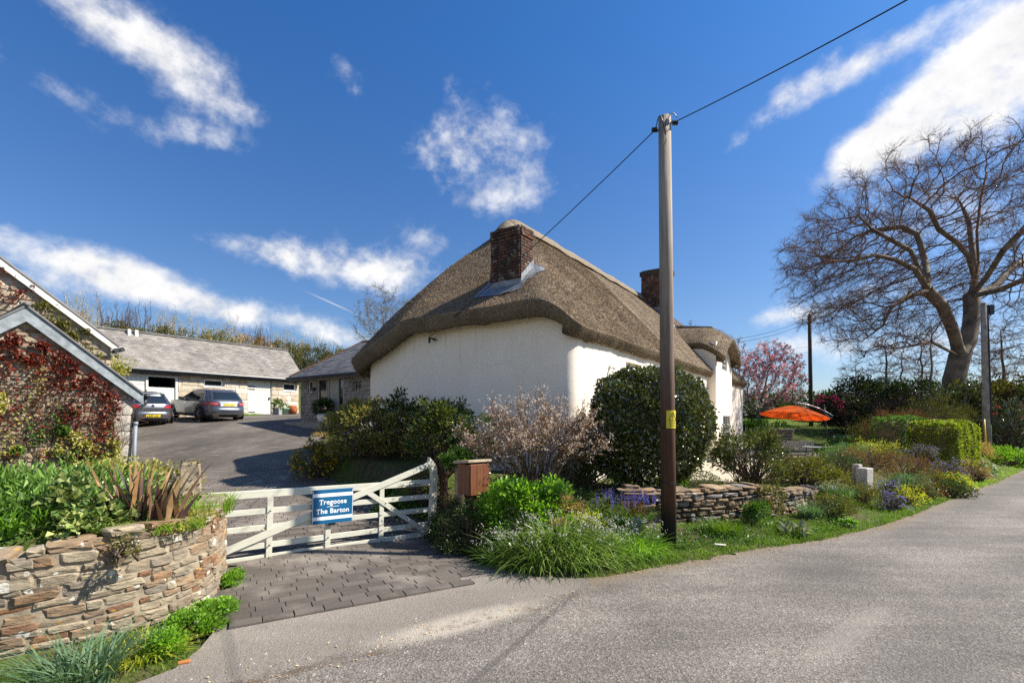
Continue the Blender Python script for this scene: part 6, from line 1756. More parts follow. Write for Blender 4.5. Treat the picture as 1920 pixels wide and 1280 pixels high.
b = MB(); b.tube([Vector((top.x, 0, top.z - .02)), Vector((top.x - .02, 0, top.z + .12))], .04, 8); b.build('finial', m_iron, par)
bs = MB(); bs.box(-.4, .4, -.4, .4, -.05, .06); bs.build('base', m_iron, par)
# green slatted bench seen from behind
bp = on(1497, 25.6); be = thing('garden_bench', 'sage green slatted garden bench with pale cushions under the parasol', 'bench', bp, R(-8))
Wb = 1.5; b = MB(); b.box(-Wb / 2, Wb / 2, -.03, .03, .84, .93); b.box(-Wb / 2, Wb / 2, -.02, .02, .42, .48); b.box(-Wb / 2, -Wb / 2 + .07, -.035, .035, 0, .93); b.box(Wb / 2 - .07, Wb / 2, -.035, .035, 0, .93); b.build('back_frame', m_sage, be)
for i in range(13):
    x = -Wb / 2 + .12 + i * (Wb - .24) / 12; b = MB(); b.box(x - .028, x + .028, -.012, .012, .48, .84); b.build('slat', m_sage, be)
b = MB(); b.box(-Wb / 2, Wb / 2, .05, .55, .40, .44); b.build('seat', m_sage, be)
for x in (-Wb / 2 + .04, Wb / 2 - .04): b = MB(); b.box(x - .035, x + .035, .48, .55, 0, .62); b.build('leg', m_sage, be); b = MB(); b.box(x - .04, x + .04, 0, .58, .62, .66); b.build('armrest', m_sage, be)
m_cush = plain('cushion_sage', (.36, .45, .42), .85, .1, var=.06)
for x, rz_ in ((-.46, .1), (.46, -.15)):
    b = MB(); 
    for j in range(7):
        for i in range(7):
            u, v = i / 3 - 1, j / 3 - 1; th = .075 * (1 - abs(u) ** 4) * (1 - abs(v) ** 4)
            b.v.append((u * .21, .16 + th, .66 + v * .19))
    for j in range(7):
        for i in range(7):
            u, v = i / 3 - 1, j / 3 - 1; th = .075 * (1 - abs(u) ** 4) * (1 - abs(v) ** 4); b.v.append((u * .21, .16 - th, .66 + v * .19))
    for o in (0, 49):
        for j in range(6):
            for i in range(6): b.f.append((o + j * 7 + i, o + j * 7 + i + 1, o + (j + 1) * 7 + i + 1, o + (j + 1) * 7 + i)); b.m.append(0)
    c_ = b.build('cushion', m_cush, None, smooth=True); c_.location = Vector(bp) + Vector((x, .0, 0)); c_.rotation_euler = (0, R(10 if x < 0 else -14), R(-8))
    tag(c_, 'pale green cushion leaning at the %s end of the green bench' % ('end nearer the cottage of' if x < 0 else 'parasol mast'), 'cushion')
    c_['label'] = 'pale green cushion on the green bench, nearer the cottage' if x < 0 else 'pale green cushion on the green bench, nearer the parasol mast'
# wooden lounge seat with a brown back panel
dp_ = on(1464, 28.0); dc = thing('wooden_lounger', 'pale wooden framed garden seat with a brown slatted back on the lawn', 'garden seat', dp_, R(12))
hh = at(0, 804, 28).z - dp_.z
for x in (-.62, .62): b = MB(); b.bar((x, .1, 0), (x, -.28, hh), .07, .07, (0, 1, 0)); b.build('side_post', m_teak, dc)
for i in range(5):
    z = hh - .10 - i * .17; y = .1 - .38 * z / hh; b = MB(); b.box(-.58, .58, y - .012, y + .012, z - .075, z + .075); b.build('slat', m_brownsl, dc)
b = MB(); b.box(-.6, .6, -.3, -.24, hh - .04, hh + .03); b.build('top_rail', m_teak, dc)
b = MB(); b.box(-.6, .6, .05, .6, .40, .45); b.build('seat', m_teak, dc)
for x in (-.55, .55): b = MB(); b.box(x - .035, x + .035, .52, .59, 0, .42); b.build('leg', m_teak, dc)
b = MB(); b.lathe([(.0, -.2), (.12, -.19), (.2, -.1), (.22, 0), (.2, .1), (.12, .19), (0, .2)], 14); lc_ = b.build('cushion', plain('cushion_pink', (.50, .42, .38), .85, .1, var=.1), None, smooth=True); lc_.location = dp_ + Vector((.20, -.10, .68)); lc_.scale = (1, .5, 1)
tag(lc_, 'round pinkish cushion on the pale wooden garden seat', 'cushion')
tb_ = thing('garden_table', 'round dark garden table among the seats under the parasol', 'table', on(1528, 23.6)); b = MB(); b.lathe([(0, .72), (.55, .72), (.55, .69), (0, .69)], 20); b.build('table_top', m_sage, tb_, smooth=False)
for k in range(4): a = math.pi / 4 + k * math.pi / 2; b = MB(); b.tube([(.42 * math.cos(a), .42 * math.sin(a), 0), (.36 * math.cos(a), .36 * math.sin(a), .69)], .02, 6); b.build('leg', m_iron, tb_)
# granite post
gpz = on(1621, 12.2)
gr_ = thing('granite_post', 'square dressed granite post standing among the bank plants', 'stone post', (gpz.x, gpz.y, gpz.z - .1), R(28))
b = MB(); b.box(-.16, .16, -.13, .13, 0, .62); b.build('post', m_granite, gr_, bevel=.02); b = MB(); b.box(.0, .19, .131, .30, 0, .69); b.build('rear_slab', m_granite, gr_, bevel=.02)
# pots by the barn and annex
def pot(name, label, loc, prof, mat, plant=None, sq=False):
    t = thing(name, label, 'plant pot', loc); b = MB()
    if sq: b.box(-.20, .20, -.20, .20, 0, .42); b.build('pot', mat, t, bevel=.02)
    else: b.lathe(prof, 18); b.build('pot', mat, t, smooth=True)
    if plant:
        m_, n, r, h0, ht, lf = plant; rg = np.random.default_rng(int(abs(loc[0]) * 100)); d = rdir(n, rg); P = d * r * rg.uniform(.3, 1, (n, 1)) * [1, 1, ht] + [0, 0, h0]
        leaves('foliage', P, unit(d + [0, 0, .4]), lf, lf * .4, m_, t, rng=rg)
    return t
PR = [(.0, 0), (.16, 0), (.21, .36), (.23, .36), (.23, .40), (.19, .40), (.18, .34), (0, .34)]
def offp(px, py, d): p = at(px, py, d); return (p.x, p.y, p.z)
fz = lambda px, d: (((px - 960) / 900 * d), d, H_car((px - 960) / 900 * d, d))
pot('square_planter', 'square grey planter with dark leaves against the barn wall', fz(520, 28.5), None, plain('planter_grey', (.25, .26, .25), .8, .2), (m_leaf_md, 260, .28, .62, 1.2, .16), True)
pot('green_pot', 'pale green pot with a small shoot by the barn wall', fz(535, 29.0), PR, plain('pot_mint', (.36, .56, .40), .6, .3), (m_leaf_md, 60, .16, .5, 1.2, .12))
rb_ = thing('rusty_basket', 'round rusty brown fire basket on the ground below the small barn window', 'basket', fz(548, 29.6)); b = MB(); b.lathe([(.0, .0), (.22, .02), (.30, .2), (.29, .42), (.22, .52), (.0, .55)], 14); b.build('bowl', plain('rust', (.30, .10, .04), .9, .15, var=.5, scale=9, bump=.6), rb_, smooth=True)
def anp(x, y, z): p = np.array([-9.7, 22.0]) + x * np.array([math.cos(ROT - math.pi / 2), math.sin(ROT - math.pi / 2)]) + y * np.array([math.cos(ROT), math.sin(ROT)]); return (p[0], p[1], z)
pot('white_pot', 'white round pot with a dark leafy plant beside the glazed annex door', anp(2.35, -.40, 1.96), [(.0, 0), (.16, .0), (.23, .12), (.24, .28), (.20, .36), (.17, .34), (0, .34)], m_white_p, (m_leaf_dk, 320, .38, .62, .9, .20))
# ------------------------------------------------------------------ planting : bed and foot of the low wall (left)
def V3(x, y, z): return (float(x), float(y), float(z))
def root_on(x, y, dz=0): return (x, y, gz(x, y) + dz)
rng = np.random.default_rng(77)
# purple flax
m_phormv = [plain('flax_leaf_%s' % w_, c_, .38, .4, var=.25, scale=6, bump=.1) for w_, c_ in (('plum', (.085, .04, .038)), ('brown', (.15, .08, .055)), ('bronze', (.26, .145, .06)), ('dusky', (.07, .05, .055)), ('tan', (.32, .21, .10)))]
fx = thing('purple_flax', 'purple brown flax with stiff sword leaves behind the low wall', 'plant', (-4.0, 5.16, .84))
n = 74; a = rng.uniform(0, 2 * np.pi, n); r = .16 * np.sqrt(rng.uniform(size=n)); side_ = rng.uniform(-1, 1, n)
P = np.stack([side_ * .30 + r * np.cos(a), r * np.sin(a) * .7, np.zeros(n)], 1)
V, F = blade_arrays(P, rng.uniform(.48, .92, n), rng.uniform(.050, .082, n), np.where(side_ > 0, rng.normal(size=n) * .6, np.pi + rng.normal(size=n) * .6), np.abs(side_) * np.where(side_ > 0, .32, .42) + rng.uniform(.02, .2, n), rng.uniform(0, .12, n), 5, rng, twist=rng.normal(size=n) * .6)
lv_ = V.reshape(n, -1, 3)
for i in range(n):
    k_ = lv_.shape[1]; Q_ = [F[0].reshape(n, -1, 4)[i] - i * k_, F[1][i:i + 1] - i * k_]
    link('sword_leaf', np_mesh('sword_leaf', lv_[i], Q_), m_phormv[i % 5], fx)
clump('wall_top_grass', 'bright tufted grass on top of the low wall in front of the flax', 'grass tuft', (-3.72, 5.02, .93), .45, .16, 420, .20, .010, m_grass_lt, 1, rot=R(35), lean=(.3, 1.2))
clump('wall_end_grass', 'taller bright grass at the gate end of the low wall', 'grass tuft', (-3.70, 5.90, .95), .22, .36, 520, .27, .011, m_grass_lt, 2, rot=R(10), lean=(.2, 1.0))
shrub('white_daisies', 'low daisy mat with a few white flowers beside the gate post', 'plant', (-4.15, 6.2, .90), (.34, .3, .12), .06, 700, (.05, .02), m_leaf_ol, m_stem_gr, 3, 24, .08, 0, low=-.1, flower=(26, .018, m_white, 'blossom'))
shrub('pale_stonecrop', 'yellowish stonecrop creeping along the top of the low wall', 'plant', (-3.60, 5.35, .93), (.20, .34, .08), .03, 700, (.035, .022), m_leaf_ye, m_stem_gr, 4, 24, .06, 0, low=-.1)
shrub('glossy_ivy_clump', 'broad leaved ivy hanging over the low wall left of the flax', 'ivy', (-4.42, 5.0, .86), (.42, .36, .46), .12, 3000, (.075, .07), foliage('ivy_leaf_var', [(.04, .085, .02), (.09, .16, .04), (.26, .29, .11), (.16, .21, .06)], .38, .45, .2), m_stem, 5, 40, .18, 4, low=-.7, up=.1, zmin=-.45)
shrub('hellebore', 'large leafy green perennial filling the corner of the raised bed under the creeper', 'plant', (-5.75, 5.75, .95), (1.15, .75, .36), .06, 3400, (.13, .042), foliage('leaf_hellebore', [(.05, .11, .02), (.085, .17, .03), (.14, .24, .05), (.20, .31, .09)], .4, .4, .25), m_stem_gr, 6, 70, .28, 6, low=-.15)
clump('lime_day_lily', 'lime green strap leaved clump at the left edge of the raised bed', 'plant', (-4.95, 4.60, .98), .42, .26, 420, .36, .022, m_leaf_br, 7, rot=R(40), lean=(.3, 1.2), droop=.3)
shrub('periwinkle', 'trailing periwinkle with small violet flowers along the wall top', 'plant', (-4.95, 4.85, .95), (.75, .42, .30), .02, 2600, (.07, .035), m_leaf_md, m_stem_gr, 8, 60, .16, 5, low=-.2, flower=(7, .03, m_lilac, 'blossom'))
shrub('variegated_euonymus', 'cream and yellow variegated shrub below the corner of the outbuilding', 'shrub', (-5.7, 6.9, .9), (.95, .6, .5), .10, 3800, (.055, .042), m_leaf_ye, m_stem, 9, 70, .20, 5, low=-.3)
clump('iris_leaves', 'tall dark grassy leaf tuft rising from the raised bed', 'plant', (-5.0, 5.6, 1.0), .10, .08, 26, .75, .016, m_leaf_md, 10, lean=(.05, .7))
# foot of the wall
clump('daffodil_leaves', 'blue green daffodil leaves at the foot of the low wall', 'plant', (-3.42, 3.78, .0), .24, .15, 300, .46, .019, m_blueg, 11, lean=(.2, 1.1), droop=.35, rot=R(30))
clump('pale_strap_leaves', 'yellowing drooping strap leaves beside the daffodil leaves', 'plant', (-3.25, 4.15, .0), .26, .12, 210, .30, .013, m_leaf_yl, 12, lean=(.5, 1.6), droop=.7, rot=R(40))
shrub('clover_mat', 'bright green small leaved mat creeping along the wall foot', 'plant', (-3.12, 4.72, .0), (.22, .62, .18), .02, 4200, (.034, .032), m_leaf_br, m_stem_gr, 13, 70, .09, 0, low=-.1, up=.6)
shrub('clover_mat', 'small bright green mat at the wall end beside the gate', 'plant', (-3.50, 6.05, .0), (.10, .20, .16), .03, 700, (.034, .032), m_leaf_br, m_stem_gr, 14, 26, .07, 0, low=-.1, up=.6)
shrub('wall_weed', 'small dry weed sprouting from the top joint of the low wall', 'plant', (-3.70, 4.60, .78), (.10, .07, .16), .06, 240, (.03, .018), m_leaf_ol, m_stem, 15, 14, .06, 4, low=-.8, zmin=-.15)
def scatter_poly(poly, n, rng):
    p = np.array(poly); lo, hi = p.min(0), p.max(0); out = np.zeros((0, 2))
    while len(out) < n:
        q = rng.uniform(lo, hi, (n * 2, 2)); out = np.concatenate([out, q[inside(q[:, 0], q[:, 1], poly)]])
    return out[:n]
def grass_patch(name, poly, n, h, w, mat, seed, avoid=True, lean=(.1, .9), droop=.2):
    rg = np.random.default_rng(seed); q = scatter_poly(poly, n, rg)
    if avoid: q = q[~inside(q[:, 0], q[:, 1], ROAD) | (seg_dist(q[:, 0], q[:, 1], ROAD, True) < .10 * rg.uniform(0, 1, len(q)))]
    pn = np.sin(q[:, 0] * 3.1 + 2 * np.sin(q[:, 1] * 2.3)) * np.cos(q[:, 1] * 2.7 + q[:, 0]) * .5 + .5
    keep = rg.uniform(size=len(q)) < .35 + .65 * pn; q = q[keep]; pn = pn[keep]
    z = H(q[:, 0], q[:, 1]); P = np.stack([q[:, 0], q[:, 1], z - .02], 1); m = len(P)
    V, F = blade_arrays(P, h * rg.uniform(.5, 1.3, m) * (.6 + .6 * pn), w * rg.uniform(.7, 1.3, m), rg.uniform(0, 2 * np.pi, m), rg.uniform(lean[0], lean[1], m), droop * rg.uniform(0, 1.5, m), 3, rg)
    return tag(link(name, np_mesh(name, V, F), mat), kind='stuff')
grass_patch('verge_grass', [(-6, 2.0), (-4.4, 3.2), (-3.1, 3.5), (-2.8, 4.2), (-2.95, 4.75), (-3.3, 5.2), (-3.6, 4.9), (-4.5, 4.1), (-6.5, 2.9)], 9000, .07, .007, m_grass, 20)
VG = [(1.0, 6.2), (1.45, 6.48), (2.4, 6.93), (3.53, 7.52), (5.5, 8.35), (7.25, 9.4), (9.3, 10.85), (11.5, 12.55), (11.0, 13.3), (8.6, 11.6), (6.6, 10.4), (4.2, 9.2), (2.2, 8.7), (.9, 7.4)]
grass_patch('roadside_grass', VG, 60000, .085, .008, m_grass, 21)
grass_patch('roadside_grass', [(11.2, 12.3), (16.2, 15.9), (21.2, 19.8), (29, 25.9), (27.5, 27.5), (20, 21.4), (15, 17.6), (10.8, 13.6)], 26000, .085, .012, m_grass_lt, 22)
grass_patch('lawn_grass', [(11.5, 28.5), (17, 27), (27, 31), (30, 44), (20, 46), (14, 40)], 42000, .10, .022, foliage('lawn', [(.11, .20, .015), (.16, .26, .02), (.20, .30, .03)], .5, .25, .45), 23, False)
grass_patch('bank_grass', [(-1.2, 8.3), (-.3, 7.2), (.8, 6.5), (1.5, 6.8), (2.2, 7.6), (2.3, 8.8), (0, 9.4), (-1.3, 9.6)], 9000, .10, .008, m_grass, 24)
grass_patch('far_verge_grass', [(26, 27), (31, 28), (60, 47), (58, 55), (30, 40)], 9000, .2, .05, m_grass_lt, 25)
# dead leaves and grit where verge and apron meet the road, a broken bit of brick
rg = np.random.default_rng(5); q = np.concatenate([np.stack([rg.uniform(1.2, 9, 420), np.zeros(420)], 1)])
ex = np.array([p[0] for p in VERGE]); ey = np.array([p[1] for p in VERGE]); q[:, 1] = np.interp(q[:, 0], ex[3:], ey[3:]) - np.abs(rg.normal(size=420)) * .12
q2 = np.stack([rg.uniform(-3, .8, 170), np.zeros(170)], 1); q2[:, 1] = 3.25 + (q2[:, 0] + 3.0) * .66 + rg.normal(size=170) * .22
q = np.concatenate([q, q2]); P = np.concatenate([q, np.full((len(q), 1), .012)], 1)
D = unit(np.stack([rg.normal(size=len(q)), rg.normal(size=len(q)), np.abs(rg.normal(size=len(q))) * .25], 1))
tag(leaves('fallen_leaves', P, D, rg.uniform(.012, .04, len(q)), rg.uniform(.008, .02, len(q)), foliage('dead_leaf', [(.22, .13, .06), (.35, .25, .13), (.45, .36, .2), (.12, .07, .04)], .8, .1, .1), upface=1.5), kind='stuff')
bp2 = at(345, 1243, 1890 / (1243 - 785)); b = MB(); b.box(-.045, .045, -.022, .022, 0, .018); o = b.build('brick_fragment', plain('brick_orange', (.42, .16, .05), .9, .1), None, bevel=.004); o.location = (bp2.x, bp2.y, .004); o.rotation_euler = (0, 0, .5); tag(o, 'small orange piece of broken brick on the asphalt near the wall', 'brick piece')
rg = np.random.default_rng(8); gm = MB()
for k in range(260):
    if k < 170: x = rg.uniform(-2.9, .9); y = 3.3 + (x + 3) * .66 + rg.normal() * .30
    else: x = rg.uniform(1.5, 8); y = float(np.interp(x, ex[3:], ey[3:])) - abs(rg.normal()) * .2
    s_ = rg.uniform(.004, .013); gm.add([(x - s_, y - s_, .004), (x + s_, y - s_ * .6, .004), (x + s_ * .7, y + s_, .004), (x - s_ * .8, y + s_ * .8, .004), (x, y, .004 + s_ * 1.2)], [(0, 1, 4), (1, 2, 4), (2, 3, 4), (3, 0, 4)])
tag(gm.build('gravel', plain('gravel_stone', (.34, .31, .27), .9, .15, var=.3)), kind='stuff')

# ------------------------------------------------------------------ creepers on the outbuilding gable and the house
def creeper(name, label, loc, rz, paths, stem_mat, leafsets, seed, top=None):
    rg = np.random.default_rng(seed); t = thing(name, label, 'creeper', loc, rz)
    P0, P1, R0, R1 = [], [], [], []
    for (x, z, ang, L, r) in paths:
        p = np.array([x, -.05, z]); a = ang; n = int(L / .12)
        for i in range(n):
            a += rg.normal() * .22; a = .92 * a + .08 * ang
            q = p + np.array([math.cos(a), 0, math.sin(a)]) * .12; q[1] = -.045 - abs(rg.normal()) * .012
            rr = r * (1 - i / n * .8); P0.append(p); P1.append(q); R0.append(rr); R1.append(rr * .95)
            if rg.uniform() < .75:
                b_ = a + rg.choice([-1, 1]) * rg.uniform(.5, 1.2); e = q
                for _ in range(rg.integers(2, 6)):
                    b_ += rg.normal() * .3; f = e + np.array([math.cos(b_), 0, math.sin(b_)]) * .09; f[1] = -.05 - abs(rg.normal()) * .02
                    P0.append(e); P1.append(f); R0.append(rr * .5); R1.append(rr * .35); e = f
            p = q
    tubes_obj('stem', np.array(P0), np.array(P1), np.array(R0), np.array(R1), stem_mat, t, 4)
    for (nm, m_, blobs, ls) in leafsets:
        PP = []; 
        for (x, z, sx, sz, k0_) in blobs: k = int(k0_ * (1.6 if nm == 'red_leaf' else 3.0)); PP.append(np.stack([rg.normal(size=k) * sx + x, -.07 - np.abs(rg.normal(size=k)) * .045, rg.normal(size=k) * sz + z], 1))
        PP = np.concatenate(PP)
        S = np.array(P1); ns_ = np.concatenate([np.linalg.norm(PP[i:i + 400, None, ::2] - S[None, :, ::2], axis=2).argmin(1) for i in range(0, len(PP), 400)])
        sn = S[ns_] + rg.normal(size=PP.shape) * [.05, .03, .05]; sn[:, 1] = -.07 - np.abs(rg.normal(size=len(PP))) * .05
        PP = np.where((rg.uniform(size=len(PP)) < .82)[:, None], sn, PP)
        if top: PP = PP[np.array([p[2] < top(p[0]) - .36 and p[0] < -.30 for p in PP])]
        m = len(PP)
        D = unit(np.stack([rg.normal(size=m) * .6, -.55 - rg.uniform(0, .5, m), rg.normal(size=m) * .5 - .35], 1))
        L = ls * rg.uniform(.6, 1.3, m); leaves(nm, PP, D, L, L * .72, m_, t, rng=rg)
    return t
rg = np.random.default_rng(31)
paths = [(rg.uniform(-3.0, -.4), rg.uniform(.4, 1.6), rg.uniform(.9, 2.2), rg.uniform(1.2, 3.0), rg.uniform(.006, .013)) for _ in range(46)]
paths = [p for p in paths]
reds = [(-2.3, 3.92, .30, .20, 176), (-1.75, 3.90, .24, .2, 151), (-1.30, 3.42, .20, .26, 201), (-2.1, 3.45, .22, .14, 109), (-.95, 3.10, .18, .20, 138), (-2.6, 3.3, .3, .3, 92), (-.50, 2.62, .16, .20, 126), (-.28, 2.3, .12, .16, 46), (-.65, 1.85, .10, .2, 63),
        (-1.75, 2.9, .18, .14, 50), (-1.25, 2.2, .10, .22, 67), (-2.55, 2.35, .2, .25, 100), (-.75, 2.15, .2, .1, 37), (-.22, 1.55, .08, .35, 46), (-1.6, 1.75, .5, .5, 67), (-.9, 1.2, .1, .12, 42), (-1.6, 2.55, .7, .5, 109)]
yel = [(-1.86, 3.05, .08, .2, 63), (-2.25, 2.35, .22, .22, 109), (-2.6, 2.55, .10, .12, 50), (-1.85, 2.62, .14, .10, 37), (-2.4, 1.75, .12, .2, 67), (-1.3, 1.62, .22, .12, 63), (-.55, 1.5, .14, .30, 138), (-.42, 1.05, .18, .25, 138), (-.8, .85, .35, .2, 138), (-1.6, 1.35, .2, .15, 50), (-.9, 1.45, .1, .2, 37), (-.2, .8, .15, .15, 67)]
grn = [(-1.55, 2.1, .10, .18, 140), (-1.85, 1.75, .12, .15, 130), (-1.2, 2.3, .05, .06, 40), (-1.0, 1.0, .3, .2, 160)]
creeper('red_creeper', 'red leaved creeper with bare stems over the outbuilding gable', (-10.2, 12.9, 0), ROT, paths, m_stem, [('red_leaf', m_leaf_rd, reds, .085)], 33, otop)
creeper('yellow_ivy', 'yellow variegated ivy climbing among the red creeper on the outbuilding gable', (-10.2, 12.9, 0), ROT, [(-.5, .4, 1.5, 1.5, .01), (-2.4, .8, 1.4, 2, .01), (-1.2, .5, 1.6, 1.2, .01)], m_stem, [('ivy_leaf', m_leaf_ye, yel, .075), ('green_leaf', m_leaf_md, grn, .075)], 34, otop)
creeper('gable_creeper', 'dull red and green creeper near the peak of the taller house gable', (-14.2, 17.0, 0), ROT, [(-3.6, 5.2, .4, 2.0, .012), (-2.6, 4.4, .6, 2.0, .012), (-1.6, 4.2, .9, 1.2, .01)], m_stem, [('red_leaf', m_leaf_rd, [(-3.1, 7.0, .35, .20, 420), (-3.2, 6.5, .35, .14, 260), (-2.9, 6.0, .3, .12, 160), (-3.0, 7.35, .25, .10, 200)], .10), ('green_leaf', m_leaf_ol, [(-1.55, 5.25, .18, .28, 380), (-1.15, 4.65, .3, .2, 320), (-.7, 4.45, .3, .15, 200), (-3.3, 7.45, .1, .08, 80)], .085)], 35, lambda x: htop(x) + .3)
shrub('gutter_creeper', 'yellow green creeper bushing out under the eave of the taller house', 'creeper', V3(*at(200, 684, 16.9)), (.70, .4, .42), 0, 1300, (.085, .065), m_leaf_ye, m_stem, 36, 30, .22, 0, low=-.8, zmin=None)

# ------------------------------------------------------------------ planting : gable bed behind the gate
def on2(px, d): p = on(px, d); return (p.x, p.y, p.z)
shrub('yellow_flowered_shrub', 'low golden shrub with a patch of yellow flowers at the edge of the drive', 'shrub', on2(592, 12.6), (.55, .5, .55), .42, 3400, (.06, .025), m_leaf_ol, m_stem, 40, 60, .16, 5, flower=(300, .042, m_yellowf, 'blossom'))
shrub('bronze_pieris', 'large open shrub with bronze and yellow green leaf rosettes against the shaded gable', 'shrub', on2(705, 12.3), (1.30, .9, .74), .68, 7500, (.115, .04), m_leaf_bz, m_stem, 41, 150, .17, 9, shell=.5, stem_r=.018, low=-.75)
shrub('dark_rhododendron', 'dark drooping leaved shrub right of the bronze shrub by the gable', 'shrub', on2(765, 12.6), (.62, .5, .75), .95, 1500, (.15, .045), m_leaf_dk, m_stem, 42, 44, .16, 5, shell=.6, up=-.3)
shrub('photinia', 'glossy green and yellow shrub behind the curved end of the gate', 'shrub', on2(832, 10.7), (.74, .66, .80), .98, 4200, (.10, .045), foliage('leaf_photinia', [(.018, .035, .009), (.035, .06, .013), (.07, .10, .02), (.17, .18, .045), (.045, .075, .016)], .28, .55, .2), m_stem, 43, 90, .2, 6, low=-.6)
shrub('variegated_shrub', 'small yellow flecked shrub seen through the gate heel', 'shrub', on2(790, 10.0), (.35, .3, .42), .42, 1500, (.05, .028), m_leaf_bz, m_stem, 44, 40, .13, 5)
shrub('bed_ground_cover', 'low green ground cover under the shrubs beside the drive', 'plant', on2(690, 11.0), (1.1, .6, .22), .05, 3600, (.06, .035), m_leaf_md, m_stem_gr, 45, 80, .14, 0, low=-.1)
shrub('bed_ground_cover', 'green ferny ground cover right behind the gate below the photinia', 'plant', on2(750, 9.9), (.55, .35, .32), .08, 2200, (.06, .03), m_leaf_md, m_stem_gr, 46, 60, .12, 0, low=-.1)
# roadside bank between gate and pole
shrub('cotoneaster', 'dark small leaved shrub cloaking the bank below the letter box', 'shrub', root_on(-.55, 7.85, -.1), (.72, .55, .55), .32, 7800, (.036, .024), m_leaf_dk, m_stem, 50, 120, .13, 5, low=-.5)
shrub('cotoneaster', 'dark ivy and small leaved growth round the foot of the hinge post', 'shrub', root_on(-1.12, 8.55, -.1), (.32, .35, .62), .35, 2600, (.04, .028), m_leaf_dk, m_stem, 51, 60, .12, 4, low=-.7)
shrub('post_ivy', 'dark ivy bushing round the top of the letter box post', 'ivy', (-.96, 8.80, 1.28), (.28, .24, .22), .05, 1300, (.055, .045), m_leaf_md, m_stem, 52, 36, .10, 0, low=-.8, zmin=None)
shrub('hydrangea', 'bright green broad leaved shrub in the sun right of the letter box', 'shrub', root_on(.25, 7.85, .0), (.84, .55, .58), .50, 4200, (.085, .058), m_leaf_br, m_stem_pale, 53, 75, .18, 7, low=-.25)
shrub('euphorbia', 'yellow green lower shrub between the bright hydrangea and the bluebells', 'shrub', root_on(.95, 7.75, -.05), (.66, .45, .52), .32, 4200, (.05, .022), m_leaf_yl, m_stem_gr, 54, 70, .14, 4, low=-.3)
for i, (x, y, z, r, lab) in enumerate(((.70, 7.25, .46, .16, 'brown dried flower head standing out of the bank, lowest one'), (.86, 7.6, .72, .2, 'pale tan dried flower head above the brown one'), (1.05, 7.62, .66, .16, 'small tan dried flower head nearest the bluebells'))):
    shrub('dried_flower_head', lab, 'flower head', (x, y, z + .05), (r * .75, r * .6, r * .62), 0, 700, (.028, .016), m_drygr, m_stem, 55 + i, 20, .06, 0, low=-.9, zmin=None)
clump('wild_garlic', 'large drooping clump of white flowered wild garlic at the road edge', 'plant', root_on(.70, 7.0, -.05), .95, .50, 2300, .58, .019, foliage('garlic_leaf', [(.04, .085, .015), (.075, .14, .022), (.13, .21, .04), (.24, .31, .09)], .34, .5, .3), 60, lean=(.30, 1.05), droop=.95, dome=.36, flower=(190, .42, .016, m_white, 'umbel', m_stem_gr), rot=R(10), out=.75)
clump('wild_garlic', 'smaller clump of white flowered wild garlic left of the pole foot', 'plant', root_on(1.75, 7.45, -.05), .55, .42, 950, .50, .019, m_leaf_br, 61, lean=(.3, 1.1), droop=.9, dome=.12, flower=(80, .42, .017, m_white, 'umbel', m_stem_gr), rot=R(10), out=.7)
clump('wild_garlic', 'shaded left part of the white flowered wild garlic below the cotoneaster', 'plant', root_on(.05, 7.05, -.05), .5, .34, 850, .48, .018, m_leaf_md, 62, lean=(.3, 1.1), droop=.9, dome=.1, flower=(60, .40, .016, m_white, 'umbel', m_stem_gr), rot=R(-20), out=.7)
clump('bluebells', 'blue flowered bluebell clump at the top of the bank', 'flowers', root_on(1.98, 8.45, .0), .46, .32, 520, .34, .020, m_leaf_md, 63, lean=(.3, 1.2), droop=.5, flower=(64, .36, .016, m_blue, 'spike', m_stem_gr))
clump('bluebells', 'few bluebells low down on the left of the pole', 'flowers', root_on(2.22, 7.85, .0), .16, .12, 120, .26, .016, m_leaf_md, 64, lean=(.3, 1.2), droop=.5, flower=(12, .25, .015, m_blue, 'spike', m_stem_gr))
shrub('dead_fern', 'rusty dead fern tuft at the end of the dry stone wall', 'plant', root_on(2.2, 8.45, .05), (.18, .16, .22), .15, 600, (.08, .012), m_heather, m_stem, 65, 20, .10, 0, low=-.6)
